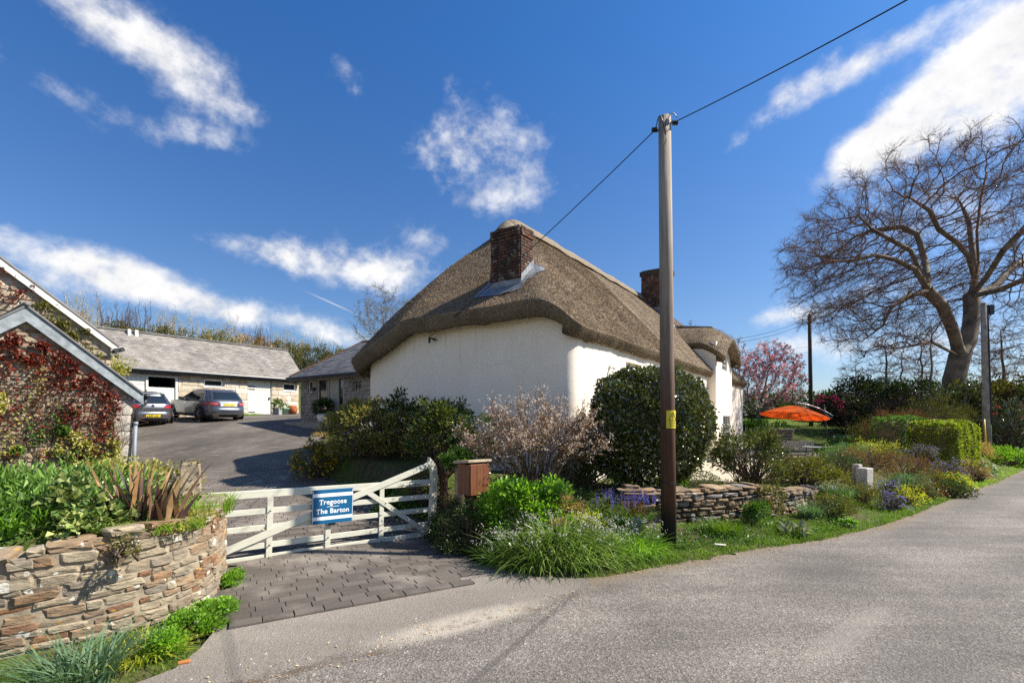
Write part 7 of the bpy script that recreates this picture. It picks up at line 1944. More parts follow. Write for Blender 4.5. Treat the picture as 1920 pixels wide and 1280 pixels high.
# pale blossom shrub: many upright stems
def twiggy(name, label, loc, rad, h, stems, mats, nleaf, leaf, nfl, flm, seed, smat, spread=.18):
    rg = np.random.default_rng(seed); t = thing(name, label, 'shrub', loc)
    a = rg.uniform(0, 2 * np.pi, stems); r0 = spread * np.sqrt(rg.uniform(size=stems)); r1 = np.sqrt(rg.uniform(.02, 1, stems))
    A = np.stack([r0 * np.cos(a), r0 * np.sin(a), np.zeros(stems)], 1)
    B = np.stack([rad[0] * r1 * np.cos(a + rg.normal(size=stems) * .3), rad[1] * r1 * np.sin(a), h * (1 - .42 * r1 ** 2) * rg.uniform(.78, 1.08, stems)], 1)
    e = bent_stems(A, B, .011, .004, rg, 5, .12); tubes = [e]
    ne = stems * 5; P0, P1 = e[0][stems * 2:], e[1][stems * 2:]
    good = np.where(P0[:, 2] > h * .40)[0]; k = good[rg.integers(0, len(good), stems * 17)]; s = P0[k] + (P1[k] - P0[k]) * rg.uniform(size=(len(k), 1))
    d = unit(unit(P1[k] - P0[k]) + rdir(len(k), rg) * .9); q = s + d * rg.uniform(.10, .30, (len(k), 1))
    tubes.append([s, q, np.full(len(k), .003), np.full(len(k), .0018)])
    T = [np.concatenate(x) for x in zip(*tubes)]; tubes_obj('stem', *T, smat, t, 4)
    kk = rg.integers(0, len(k), nleaf); u = rg.uniform(.2, 1.1, (nleaf, 1)); P = s[kk] + (q - s)[kk] * u + rg.normal(size=(nleaf, 3)) * .022
    leaves('foliage', P, unit(d[kk] + rdir(nleaf, rg) * .8), leaf * rg.uniform(.6, 1.3, nleaf), leaf * .5, mats, t, rng=rg)
    kk = rg.integers(0, len(k), nfl); P = q[kk] + rg.normal(size=(nfl, 3)) * .025
    flowers('blossom', P, rdir(nfl, rg), .022 * rg.uniform(.6, 1.3, nfl), flm, t, 5, .45, .3)
    return t
twiggy('blossom_shrub', 'twiggy shrub with pale pink blossom and copper young leaves against the corner of the gable', root_on(.42, 9.15, -.05), (1.5, .85), 2.12, 112, m_copper, 6500, .042, 4600, m_blush, 70, m_stem)
shrub('evergreen_shrub', 'dark evergreen behind the left of the blossom shrub', 'shrub', root_on(-.75, 9.9, 0), (.42, .4, .75), 1.25, 1500, (.10, .04), m_leaf_dk, m_stem, 71, 45, .16, 5, low=-.8)
shrub('shade_shrub', 'dark leafy shrub filling the gap between blossom shrub and clipped evergreen', 'shrub', root_on(1.55, 9.75, -.05), (.62, .5, .5), .45, 2600, (.075, .035), m_leaf_dk, m_stem, 72, 60, .16, 5, low=-.5)
shrub('shade_shrub', 'dark leafy shrub at the left foot of the blossom shrub', 'shrub', root_on(-.35, 9.0, -.05), (.55, .45, .48), .35, 2400, (.07, .035), m_leaf_dk, m_stem, 73, 60, .16, 5, low=-.5)
# clipped camellia
def clipped(name, label, loc, rad, zc, n, leaf, mat, smat, seed, trunks=9, boxy=2.0, holes=.12, low=-1):
    rg = np.random.default_rng(seed); t = thing(name, label, 'shrub', loc)
    d = rdir(int(n * 1.3), rg); d = d[d[:, 2] > low][:n]; m = len(d)
    nrm = (np.abs(d) ** boxy).sum(1) ** (1 / boxy); s = d / nrm[:, None]
    depth = np.where(rg.uniform(size=m) < .62, 1 - np.abs(rg.normal(size=m)) * .05 + .05 * (rg.uniform(size=m) < .04), rg.uniform(.55, 1, m))
    lump = 1 + .07 * np.clip(np.sin(d[:, 0] * 9 + 2) * np.sin(d[:, 2] * 8 + d[:, 1] * 7), -.3, 1) + .045 * np.sin(d[:, 0] * 5 + d[:, 2] * 4 + 1) * np.cos(d[:, 1] * 4) + .03 * np.sin(d[:, 0] * 11 + d[:, 1] * 9) + .02 * np.sin(d[:, 2] * 13 + d[:, 0] * 11)
    P = s * (depth * lump)[:, None] * np.asarray(rad) + [0, 0, zc]
    D = unit(d * .75 + rdir(m, rg) * .8 + [0, 0, .25]); L = leaf[0] * rg.uniform(.65, 1.25, m)
    leaves('foliage', P, D, L, L * leaf[1] / leaf[0], mat, t, rng=rg)
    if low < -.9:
        b = MB(); b.lathe([(.0, zc - rad[2] * .62), (rad[0] * .40, zc - rad[2] * .52), (rad[0] * .72, zc - rad[2] * .2), (rad[0] * .80, zc + .1), (rad[0] * .72, zc + rad[2] * .45), (rad[0] * .4, zc + rad[2] * .72), (0, zc + rad[2] * .78)], 18); b.build('inner_filler', m_leaf_dk, t, smooth=True)  # solid dark filler added inside so gaps between the leaves read dark
    if trunks:
        a = rg.uniform(0, 2 * np.pi, trunks); A = np.stack([.35 * rad[0] * np.cos(a), .35 * rad[1] * np.sin(a), np.full(trunks, -.05)], 1)
        B = np.stack([.7 * rad[0] * np.cos(a), .7 * rad[1] * np.sin(a), np.full(trunks, zc)], 1); e = bent_stems(A, B, .03, .015, rg, 4, .1); tubes_obj('stem', *e, smat, t, 6)
    return t
cx_, cy_ = 2.90, 10.25
clipped('clipped_camellia', 'large domed clipped evergreen with glossy leaves before the cottage front wall', (cx_, cy_, gz(cx_, cy_) - .02), (1.22, 1.2, 1.20), 1.36, 22000, (.095, .056), m_leaf_gl, m_stem, 80, 14, 2.3, low=-.93)
clipped('box_mound', 'low dark clipped mound between pole and dry stone wall', (3.72, 9.95, gz(3.72, 9.95) - .05), (.60, .5, .30), .2, 3600, (.03, .018), m_leaf_dk, m_stem, 81, 0, 2.2, low=-.2)
clump('young_daffodils', 'light green leaves between the clipped evergreen and the dark mound', 'plant', (3.55, 10.6, gz(3.55, 10.6)), .35, .25, 240, .42, .02, m_leaf_br, 82, lean=(.1, .7))
shrub('open_rhododendron', 'open dark leaved shrub with red brown inner twigs behind the dry stone wall', 'shrub', root_on(5.45, 11.0, -.05), (.84, .8, .64), .72, 3900, (.105, .034), foliage('leaf_rhodo', [(.02, .04, .01), (.045, .065, .018), (.08, .10, .03), (.13, .12, .045)], .36, .45, .18), m_stem, 83, 85, .2, 9, shell=.45, low=-.6, stem_r=.014)
shrub('low_rhododendron', 'lower spreading shrub with yellowish leaf edges right of the open rhododendron', 'shrub', root_on(6.95, 11.4, -.05), (.66, .6, .32), .28, 3000, (.09, .028), m_leaf_ol, m_stem, 84, 65, .18, 7, low=-.3)
shrub('dark_bank_shrub', 'dark rounded shrub under the green garden bench', 'shrub', root_on(9.2, 14.0, -.05), (1.0, .7, .30), .16, 3800, (.05, .025), m_leaf_dk, m_stem, 85, 80, .18, 4, low=-.2)
# grasses and weeds at the foot of the dry wall
clump('tall_grass_tuft', 'lush grass tuft at the foot of the dry stone wall right of the pole', 'grass tuft', root_on(3.65, 8.35), .30, .2, 520, .34, .010, m_grass, 90, lean=(.1, 1.0))
shrub('wall_foot_weed', 'leafy green weed at the middle of the dry wall foot', 'plant', root_on(4.55, 9.0), (.26, .2, .24), .16, 1000, (.055, .03), m_leaf_md, m_stem_gr, 91, 30, .10, 3)
shrub('wall_ivy', 'ivy trailing over the face of the dry stone wall', 'ivy', (5.1, 9.52, .40), (.34, .12, .30), .08, 1000, (.045, .036), m_leaf_ol, m_stem, 92, 34, .10, 0, low=-.9, zmin=None)
clump('blue_iris_tuft', 'spiky blue green tuft near the end of the dry wall', 'grass tuft', root_on(6.05, 9.75), .20, .16, 300, .42, .014, m_blueg, 93, lean=(.15, .8))
shrub('wall_end_weed', 'scrubby olive growth between dry wall end and road verge', 'plant', root_on(6.6, 9.85), (.42, .3, .28), .2, 1500, (.045, .02), m_leaf_ol, m_stem_gr, 94, 45, .13, 3)
shrub('silver_mullein', 'flat grey green rosette lying on the grass verge', 'plant', root_on(5.05, 8.52, .03), (.20, .13, .07), .03, 46, (.17, .07), foliage('mullein', [(.16, .19, .13), (.24, .27, .19)], .7, .15, .2), m_stem_gr, 95, 12, .05, 0, low=-.1)
shrub('primrose', 'small pale primrose clump on the verge beside the spiky tuft', 'plant', root_on(6.5, 9.3), (.15, .12, .10), .05, 240, (.07, .03), m_leaf_br, m_stem_gr, 96, 14, .05, 0, low=-.1, flower=(24, .02, m_white, 'blossom'))
pl_ = thing('stone_flake', 'flat whitish stone flake lying in the verge grass', 'stone', root_on(3.35, 7.72, .05), R(-25)); b = MB(); b.box(-.085, .085, -.035, .035, 0, .012); b.build('flake', plain('flake_white', (.55, .52, .42), .8, .2, var=.2), pl_, bevel=.004)
clump('long_grass_tuft', 'bluish long grass in front of the granite post', 'grass tuft', root_on(7.4, 11.0), .36, .3, 620, .44, .012, m_blueg, 97, lean=(.1, .9))

BANK = [(-.9, 8.3), (-.2, 7.4), (1.0, 6.9), (2.4, 7.5), (2.0, 8.6), (.5, 9.6), (-.8, 9.8)]
RBANK = [(6.4, 9.7), (8.2, 10.6), (10.5, 12.3), (13.2, 14.2), (17, 17.2), (17.5, 20), (14, 19), (10, 15.5), (7.0, 12.6)]
WT = [(-9, 2.2), (-6.4, 3.35), (-5.1, 4.05), (-4.3, 4.55), (-3.95, 5.1), (-3.9, 5.7), (-4.15, 6.2), (-4.7, 6.4), (-4.7, 5.2), (-5.6, 4.6), (-8, 3.4)]
under('undergrowth', WT, 3600, .16, (.06, .03), m_leaf_md, 11); under('undergrowth', WT, 2400, .18, (.05, .025), m_leaf_yl, 12)
under('undergrowth', BANK, 5000, .30, (.05, .028), m_leaf_md, 1); under('undergrowth', BANK, 4000, .30, (.045, .022), m_leaf_ol, 2)
under('undergrowth', RBANK, 9000, .34, (.055, .022), m_leaf_ol, 3); under('undergrowth', RBANK, 7000, .34, (.05, .018), m_heather, 4); under('undergrowth', RBANK, 7000, .30, (.06, .025), m_leaf_md, 5); under('undergrowth', RBANK, 3000, .40, (.05, .016), m_drygr, 6)
under('undergrowth', [(2.2, 8.3), (4, 8.6), (6.2, 9.6), (7, 10.6), (6.2, 9.0), (4, 7.95), (2.6, 7.5)], 5200, .16, (.05, .03), m_leaf_md, 7); under('undergrowth', [(2.3, 9.3), (5, 10), (8, 12.4), (8, 13.6), (4.5, 11.5), (1.8, 10.2)], 5200, .22, (.05, .025), m_leaf_ol, 8)
# ------------------------------------------------------------------ right hand bank, mixed border
border = [  # px, depth, rx, h, n, leaf, material, kind, label, flowers
    (1610, 11.2, .50, .34, 2200, (.05, .02), m_leaf_ol, 'sage_mound', 'olive mound in front of the granite post', None),
    (1560, 10.6, .42, .30, 1800, (.05, .022), m_leaf_md, 'green_mound', 'green scrubby mound left of the granite post foot', None),
    (1668, 12.0, .30, .42, 1000, (.035, .015), m_leaf_dk, 'blue_aubrieta', 'violet blue flowered mound spilling beside the granite post', (190, .03, m_lilac, 'blossom')),
    (1672, 11.0, .26, .36, 900, (.035, .015), m_leaf_dk, 'blue_aubrieta', 'violet blue flowered mound lowest on the bank edge', (170, .03, m_lilac, 'blossom')),
    (1620, 14.2, .80, .55, 2600, (.045, .012), m_heather, 'russet_heather', 'russet heather behind the granite post', None),
    (1700, 14.0, .85, .62, 2800, (.05, .014), m_heather, 'russet_heather', 'large russet twiggy heather mid bank', None),
    (1655, 15.2, .7, .5, 1700, (.05, .02), m_leaf_ol, 'grey_green_mound', 'grey green mound above the russet heather', None),
    (1705, 12.8, .60, .48, 2300, (.055, .018), m_blueg, 'blue_green_perennial', 'blue green leafy perennial right of the granite post', None),
    (1745, 13.4, .66, .46, 2500, (.05, .018), m_leaf_ol, 'olive_mound', 'olive green mound at the middle of the bank', None),
    (1700, 11.8, .46, .36, 1500, (.045, .02), m_leaf_yl, 'lime_mound', 'lime tinted mound at the road edge of the bank', (60, .022, m_yellowf, 'blossom')),
    (1740, 12.6, .42, .36, 1500, (.04, .015), m_heather, 'brown_mound', 'brown twiggy mound near the road edge', (30, .02, m_white, 'blossom')),
    (1775, 13.6, .46, .44, 1600, (.055, .022), m_leaf_md, 'yellow_wallflower', 'green clump with yellow wallflowers on the bank', (90, .035, m_yellowf, 'blossom')),
    (1790, 12.9, .42, .32, 1400, (.05, .025), m_leaf_dk, 'dark_mound', 'dark leafy mound lowest at the right of the bank', None),
    (1725, 15.8, .62, .62, 2200, (.045, .012), m_leaf_ol, 'rosemary', 'rosemary with lavender blue flowers left of the golden hedge', (240, .03, m_lilac, 'blossom')),
    (1775, 15.4, .55, .55, 2000, (.045, .012), m_leaf_ol, 'rosemary', 'rosemary with lavender blue flowers directly below the golden hedge', (240, .03, m_lilac, 'blossom')),
    (1830, 16.2, .50, .60, 1500, (.05, .012), m_drygr, 'dry_perennials', 'dry straw coloured stems at the corner of the golden hedge', None),
    (1650, 17.0, .85, .62, 2300, (.06, .02), m_leaf_yl, 'yellow_green_mound', 'yellow green mound left above the border', (40, .03, m_white, 'blossom')),
    (1600, 16.5, .8, .5, 2000, (.06, .018), m_blueg, 'grey_lavender', 'grey green lavender mound beyond the russet heather', None),
    (1575, 18.0, .7, .45, 1600, (.06, .03), m_leaf_md, 'leafy_mound', 'leafy green mound beside the parasol mast', (26, .035, m_rosered, 'blossom')),
    (1835, 17.6, .46, .42, 1100, (.10, .03), m_leaf_md, 'snowdrop_clump', 'white flowered leafy clump on the grass right of the golden hedge', (90, .05, m_white, 'blossom')),
    (1885, 21.5, 1.1, .55, 2400, (.22, .04), m_leaf_br, 'leafy_roadside_clump', 'big strap leaved clump at the foot of the grey pole', None),
    (1915, 22.5, .9, .45, 1400, (.18, .04), m_leaf_md, 'leafy_roadside_clump', 'strap leaved clump at the far right edge with white flowers', (60, .06, m_white, 'blossom')),
    (1790, 14.6, .5, .35, 1300, (.05, .02), m_leaf_yl, 'lime_mound', 'lime tinted mound under the golden hedge corner', None),
    (1500, 13.2, .8, .26, 2000, (.06, .03), m_leaf_ol, 'low_olive_shrub', 'low olive shrub on the terrace edge left of the bench', None),
    (1580, 12.9, .55, .42, 1700, (.05, .02), m_leaf_dk, 'dark_mound', 'dark mound just left of the granite post', None),
]
for i, (px, d, rx, h, n, lf, m_, nm, lab, fl) in enumerate(border):
    x = (px - 960) / 900 * d
    f = None if fl is None else fl
    shrub(nm, lab, 'plant', root_on(x, d, -.06), (rx, rx * .8, h), h * .35, n, lf, m_, m_stem, 200 + i, 46, .13 + .08 * rx, 3, low=-.2, up=.5, flower=f)
def hedge(name, label, loc, rz, size, n, leaf, mat, seed):
    rg = np.random.default_rng(seed); t = thing(name, label, 'hedge', loc, rz); sx, sy, sz = size
    m = n; f = rg.choice(5, m, p=np.array([sx * sz, sx * sz, sy * sz, sy * sz, sx * sy]) / (2 * sx * sz + 2 * sy * sz + sx * sy))
    u, v = rg.uniform(-1, 1, m), rg.uniform(-1, 1, m); dd = 1 - np.abs(rg.normal(size=m)) * .06
    P = np.zeros((m, 3)); N = np.zeros((m, 3))
    for k, (ax, sg_) in enumerate(((1, -1), (1, 1), (0, -1), (0, 1), (2, 1))):
        q = f == k; o = [a for a in (0, 1, 2) if a != ax]
        P[q, ax] = sg_ * dd[q]; P[q, o[0]] = u[q]; P[q, o[1]] = v[q]; N[q, ax] = sg_
    r_ = (np.abs(P) ** 6).sum(1) ** (1 / 6); P = P / np.maximum(r_, .9)[:, None]
    P = P * (1 + .04 * np.sin(P[:, :1] * 13 + P[:, 1:2] * 9) + .05 * np.sin(P[:, :1] * 6 + P[:, 2:] * 4) * np.cos(P[:, 1:2] * 5)) * np.array([sx / 2, sy / 2, sz / 2]) + [0, 0, sz / 2]
    L = leaf[0] * rg.uniform(.6, 1.3, m); leaves('foliage', P, unit(N * .7 + rdir(m, rg) * .9 + [0, 0, .3]), L, L * leaf[1] / leaf[0], mat, t, rng=rg)
    b = MB(); b.box(-sx * .42, sx * .42, -sy * .40, sy * .40, -.1, sz * .88); b.build('inner_filler', m_stem, t); return t  # plain solid filler added inside to keep the hedge opaque
hx = on(1768, 17.4); hedge('golden_hedge', 'clipped golden privet hedge bright yellow green at its lane end', (hx.x, hx.y, hx.z - .1), R(28), (2.2, 1.4, 1.6), 10000, (.085, .055), foliage('leaf_privet', [(.11, .165, .015), (.19, .25, .025), (.28, .32, .045), (.06, .10, .014)], .4, .4, .35, gain=1.1), 300)
hx = on(1688, 19.5); hedge('green_hedge', 'clipped darker green hedge left of the golden hedge', (hx.x, hx.y, hx.z), R(20), (1.9, 1.2, 1.55), 4200, (.085, .045), m_leaf_md, 301)
for i, (px, d, rx, zc, h, m_, lab) in enumerate(((1660, 24, 1.5, .6, .9, m_leaf_ol, 'yellow green feathery shrub left behind the clipped hedges'), (1745, 24.5, 1.7, 1.3, 1.45, m_leaf_ol, 'olive broom bush behind the golden hedge'), (1796, 26, 1.4, 1.0, 1.25, m_leaf_ol, 'mossy green broom bush left of the grey pole'), (1700, 23, 1.5, .9, 1.0, m_heather, 'reddish brown shrub behind the green hedge'))):
    shrub('broom_bush', lab, 'shrub', on2(px, d), (rx, 1.1, h), zc, 5200, (.10, .022), m_, m_stem, 310 + i, 80, .36, 6, low=-.4, up=.4)
shrub('red_camellia', 'camellia with a few red blooms right behind the grey pole', 'shrub', on2(1885, 25), (1.05, .9, 1.35), 1.35, 2600, (.16, .075), m_leaf_gl, m_stem, 320, 60, .36, 5, low=-.7, flower=(11, .14, m_rosered, 'bloom'))
shrub('dry_grass_bank', 'tan dry grass between golden hedge and grey pole', 'plant', on2(1828, 20), (.5, .6, .55), .2, 1300, (.16, .02), m_drygr, m_stem, 321, 40, .25, 0, low=-.2, up=.8)
# azaleas, far side of lawn
for i, (px, d, rx, zc, h, lab) in enumerate(((1553, 43, .95, 1.5, .8, 'magenta azalea right of the parasol top'), (1598, 42, 1.0, .8, .8, 'crimson azalea under the dark hedge'), (1570, 40.5, .9, .25, .45, 'low crimson azalea at the edge of the lawn'))):
    shrub('azalea', lab, 'shrub', on2(px, d), (rx, .8, h), zc, 900, (.16, .07), m_leaf_dk, m_stem, 330 + i, 40, .3, 4, low=-.5, flower=(420 if i == 0 else 260, .14, m_magenta, 'blossom'))
shrub('white_daffodils', 'scatter of white daffodils at the edge of the lawn', 'flowers', on2(1600, 33), (1.2, .6, .25), .1, 420, (.25, .03), m_leaf_br, m_stem_gr, 335, 24, .2, 0, low=-.1, up=1.2, flower=(40, .09, m_white, 'blossom'))
shrub('lawn_edge_leaves', 'low green leaves along the top of the lawn by the cottage end', 'plant', on2(1420, 38), (2.4, .8, .5), .2, 1500, (.22, .09), m_leaf_md, m_stem_gr, 336, 40, .35, 0, low=-.1)
# ------------------------------------------------------------------ trees
def ell_attr(rng, n, c, rad, shell=.0, zlow=-1.0, power=.5):
    d = rdir(n * 3, rng); d = d[d[:, 2] > zlow][:n]
    r = rng.uniform(shell, 1, len(d)) ** power
    return d * r[:, None] * np.asarray(rad) + np.asarray(c)
# the great beech: trunk and main limbs laid out in metres from its foot
rngb = np.random.default_rng(5)
BD = 32.0
bfoot = on(1783, BD); bz0 = bfoot.z
def bpt(px, py, dy=0.0):
    p = at(px, py, BD + dy); return (p.x - bfoot.x, dy, p.z - bz0)
skel = []
def limb(start, pts):
    last = start
    pp = [np.array(skel[start][0])] if start >= 0 else [np.array(pts[0])]
    if start < 0: skel.append((tuple(pts[0]), -1)); last = 0; pts = pts[1:]
    for q in pts:
        q = np.array(q); a = np.array(skel[last][0]); n = max(1, int(np.linalg.norm(q - a) / .55))
        for i in range(1, n + 1): skel.append((tuple(a + (q - a) * i / n), last)); last = len(skel) - 1
    return last
t0 = limb(-1, [(0, 0, -.3), bpt(1788, 712), bpt(1800, 668), ])
fork = t0
tR = limb(fork, [bpt(1815, 640, .2), bpt(1822, 600, .5), bpt(1822, 555, .8)])
l1 = limb(fork, [bpt(1790, 632, -.6), bpt(1778, 600, -1.2), bpt(1766, 572, -1.6), bpt(1740, 545, -1.8)])
limb(l1, [bpt(1716, 505, -2.6), bpt(1680, 487, -3.2), bpt(1640, 478, -3.8), bpt(1590, 490, -4.4), bpt(1545, 490, -4.8)])
limb(l1, [bpt(1708, 470, -1.0), bpt(1668, 448, -1.2), bpt(1635, 430, -1.6), bpt(1610, 405, -2)])
limb(l1, [bpt(1735, 490, -.2), bpt(1720, 440, .6), bpt(1690, 425, 1.0), bpt(1640, 432, 1.6)])
limb(l1, [bpt(1700, 555, -3.0), bpt(1672, 575, -3.8), bpt(1655, 610, -4.4), bpt(1615, 640, -4.8), bpt(1570, 640, -5)])
tR2 = limb(tR, [bpt(1826, 520, .6), bpt(1815, 480, -.2), bpt(1795, 455, -1.4), bpt(1760, 430, -2.0), bpt(1742, 395, -2.4), bpt(1705, 370, -2.8)])
limb(tR, [bpt(1830, 510, 1.5), bpt(1822, 460, 2.4), bpt(1818, 420, 3), bpt(1800, 380, 3)])
limb(tR, [bpt(1835, 490, .2), bpt(1832, 430, -1.0), bpt(1838, 375, -1.5)])
limb(tR, [bpt(1850, 520, -.6), bpt(1880, 470, -2.0), bpt(1930, 420, -3.0), bpt(1960, 380, -3)])
limb(tR, [bpt(1862, 540, 1.4), bpt(1905, 495, 2.6), bpt(1960, 470, 4), bpt(2020, 460, 4)])
limb(tR, [bpt(1870, 545, -2.0), bpt(1930, 520, -4.0), bpt(2000, 510, -5)])
limb(fork, [bpt(1745, 640, -2.6), bpt(1700, 650, -4.2), bpt(1650, 655, -5.2)])
cB = bpt(1815, 455); RX = 12.2
attr = ell_attr(rngb, 3600, (cB[0], 0, cB[2] - 1.2), (RX, 9.5, 8.0), .35, -.55, .6)
att2 = ell_attr(rngb, 500, bpt(1650, 610, -3), (4.2, 3, 2.2), 0, -1, .6)
att3 = ell_attr(rngb, 420, bpt(1540, 480, -3.5), (2.6, 2.5, 1.8), 0, -1, .6)
attr = np.concatenate([attr, att2, att3])
bare_tree('beech_tree', 'huge bare spreading beech with a forked grey trunk at the right', 'tree', (bfoot.x, bfoot.y, bz0), skel, attr, .40, 5.5, .62, .012, .60, m_beech, m_twig_rd, 6, (6, .75, .0064), up=.13, jitter=.20, expo=2.35)
def small_tree(name, label, px, d, topy, rpx, seed, bark=m_bark, twig=m_twig, n=420, low=.25, basez=None, grp=None, tw=.006, dens=1.0, slim=False, tn=3):
    rg = np.random.default_rng(seed); f = on(px, d)
    if basez is not None: f.z = basez
    hgt = at(0, topy, d).z - f.z; rad = rpx / 900 * d
    zc = hgt * (low + (1 - low) / 2); rz_ = hgt * (1 - low) / 2
    sk = [((0, 0, -.3), -1)]
    k = max(3, int(hgt * (low + .12) / .5))
    for i in range(1, k + 1): sk.append(((rg.normal() * .05, rg.normal() * .05, hgt * (low + .12) * i / k), i - 1))
    if slim:
        for i in range(1, 8): sk.append(((rg.normal() * .06, rg.normal() * .06, hgt * (low + .12) + hgt * (.82 - low) * i / 8), len(sk) - 1))
    at_ = ell_attr(rg, n, (0, 0, zc), (rad, rad, rz_), .1, -1, .5)
    return bare_tree(name, label, 'tree', (f.x, f.y, f.z), sk, at_, max(.25, hgt / 30), hgt * .4, hgt / 16, .011, max(.06, hgt * .012), bark, twig, seed, (tn, hgt / 16, tw), grp, up=.10, jitter=.16, dens=dens)
small_tree('bare_tree', 'rounded bare grey tree behind the left slope of the thatch', 724, 40, 533, 66, 10, m_bark, plain('twig_greyish', (.20, .18, .13), .85, .1, var=.25, bump=0), 700, .30, 4.6, tw=.009)
small_tree('bare_tree', 'small bare tree top peeping over the thatch ridge by the far chimney', 1292, 52, 594, 22, 11, n=200, low=.35, basez=2.5, tw=.012)
small_tree('bare_tree', 'small bare tree top just left of the magnolia', 1388, 55, 628, 22, 12, n=200, low=.3, basez=2.5, tw=.012)
small_tree('bare_tree', 'bare tree top rising out of the pink magnolia', 1436, 56, 634, 26, 13, n=220, low=.3, basez=2.5, tw=.012)
small_tree('bare_tree', 'bare bushy tree between magnolia and slim pole', 1486, 52, 655, 24, 14, n=220, low=.2, basez=2.3, tw=.012)
for i, (px, d, ty, rp_px, lab) in enumerate(((1662, 38, 610, 42, 'slim dark tree below the left limbs of the beech'), (1728, 40, 620, 30, 'slim straight tree left of the beech trunk'), (1745, 44, 600, 34, 'second slim tree close beside the beech trunk'), (1605, 40, 668, 40, 'thin low tree at the left end of the dark hedge'),
                                        (1880, 38, 590, 55, 'russet twiggy tree right of the beech trunk'), (1925, 36, 540, 60, 'russet twiggy tree at the right edge of the picture'), (1845, 42, 600, 44, 'brown tree behind the grey pole'), (1690, 46, 640, 46, 'faint thin tree far behind the beech limbs'), (1985, 33, 480, 70, 'tall twiggy tree outside the right edge beyond the beech'))):
    small_tree('slender_tree', lab, px, d, ty, rp_px, 20 + i, m_bark, m_twig_rd if px > 1800 else m_twig, 260, .2, None, tw=.009, slim=True)
# magnolia in bloom
mg0 = on(1423, 40)
rgm = np.random.default_rng(40); hm = at(0, 640, 40).z - mg0.z
sk = [((0, 0, -.2), -1), ((-.1, 0, .5), 0), ((.1, 0, 1.1), 1), ((.5, 0, 1.7), 2), ((.2, .1, 2.2), 3), ((-.5, .2, 1.6), 2), ((-.9, .2, 2.2), 5)]
am = ell_attr(rgm, 900, (1.0, 0, hm * .56), (3.0, 2.4, hm * .44), .2, -1, .5)
mt_, N_, r_, tips = bare_tree('magnolia_tree', 'magnolia covered in pink blossom at the end of the cottage', 'tree', tuple(mg0), sk, am, .25, 3.0, .38, .011, .13, m_bark, plain('magnolia_twig', (.20, .17, .14), .85, .1, var=.25, bump=0), 41, (3, .32, .008), up=.12, jitter=.16)
k = rgm.choice(len(tips), 2000, replace=False); pk_ = tips[k]; w_ = (pk_[:, 2] / hm) + rgm.uniform(-.25, .35, len(pk_)); pk_ = pk_[w_ > .42]
flowers('blossom', pk_, unit(rdir(len(pk_), rgm) + [0, 0, .6]), .16 * rgm.uniform(.6, 1.2, len(pk_)), m_pink, mt_, 6, .55, 1.0)
k = rgm.choice(len(tips), 1500, replace=False); kk = tips[k]; kk = kk[kk[:, 2] < hm * .55]
leaves('young_leaf', kk, unit(rdir(len(kk), rgm) + [0, 0, .3]), .14, .06, m_leaf_bz, mt_)
# dark evergreen hedge and undergrowth under the beech
for i, (px, d, rx, zc, h, m_, lab) in enumerate(((1420, 47, 3.4, 1.0, 1.5, m_leaf_dk, 'dark hedge section behind the magnolia'), (1500, 48, 3.2, 1.2, 1.5, m_leaf_dk, 'dark hedge section behind the slim pole'), (1570, 47, 2.6, 1.0, 1.5, m_leaf_md, 'green hedge section between slim pole and dark yew'),
        (1612, 37, 2.9, 1.9, 2.3, foliage('leaf_yew', [(.012, .022, .008), (.022, .032, .011), (.035, .04, .015)], .5, .3, .1), 'near black yew beneath the left limbs of the beech'), (1665, 35, 2.6, 1.8, 2.2, m_leaf_dk, 'dark laurel left of the beech trunk'), (1720, 34, 2.4, 1.9, 2.1, m_leaf_dk, 'dark laurel in front of the beech root'),
        (1790, 30.5, 2.2, 1.6, 2.0, m_leaf_gl, 'glossy holly just right of the beech root'), (1850, 31, 2.4, 1.8, 2.3, m_leaf_ol, 'ivy covered thicket behind the grey pole'), (1910, 30, 2.4, 1.8, 2.5, foliage('bramble', [(.06, .04, .02), (.10, .065, .035), (.05, .06, .02)], .55, .25, .15), 'russet bramble thicket at the right edge'), (1975, 28, 2.4, 1.6, 2.4, m_leaf_dk, 'dark holly beyond the right edge'), (1905, 27, 1.0, .6, .9, m_leaf_dk, 'dark low bush beside the side lane'))):
    shrub('hedge_shrub', lab, 'shrub', on2(px, d), (rx, 1.6, h), zc, 6500, (.20, .11), m_, m_stem, 400 + i, 120, .55, 6, low=-.8, up=.2, stem_r=.03)
for i, (px, d) in enumerate(((1690, 33), (1760, 32), (1830, 30), (1640, 36))):
    rg = np.random.default_rng(450 + i); t = thing('bramble_tangle', ['tangled bare stems under the left beech limbs', 'tangled bare stems round the beech foot', 'tangled bare stems behind the broom bushes', 'tangled bare stems over the dark yew'][i], 'brambles', on2(px, d)); n = 420
    A = np.stack([rg.uniform(-2.4, 2.4, n), rg.uniform(-1, 1, n), rg.uniform(.2, 2.6, n)], 1); B = A + rdir(n, rg) * [1.1, .6, .8] + [0, 0, .5]
    tubes_obj('stem', *bent_stems(A, B, .012, .006, rg, 4, .3), m_twig_rd, t, 3)
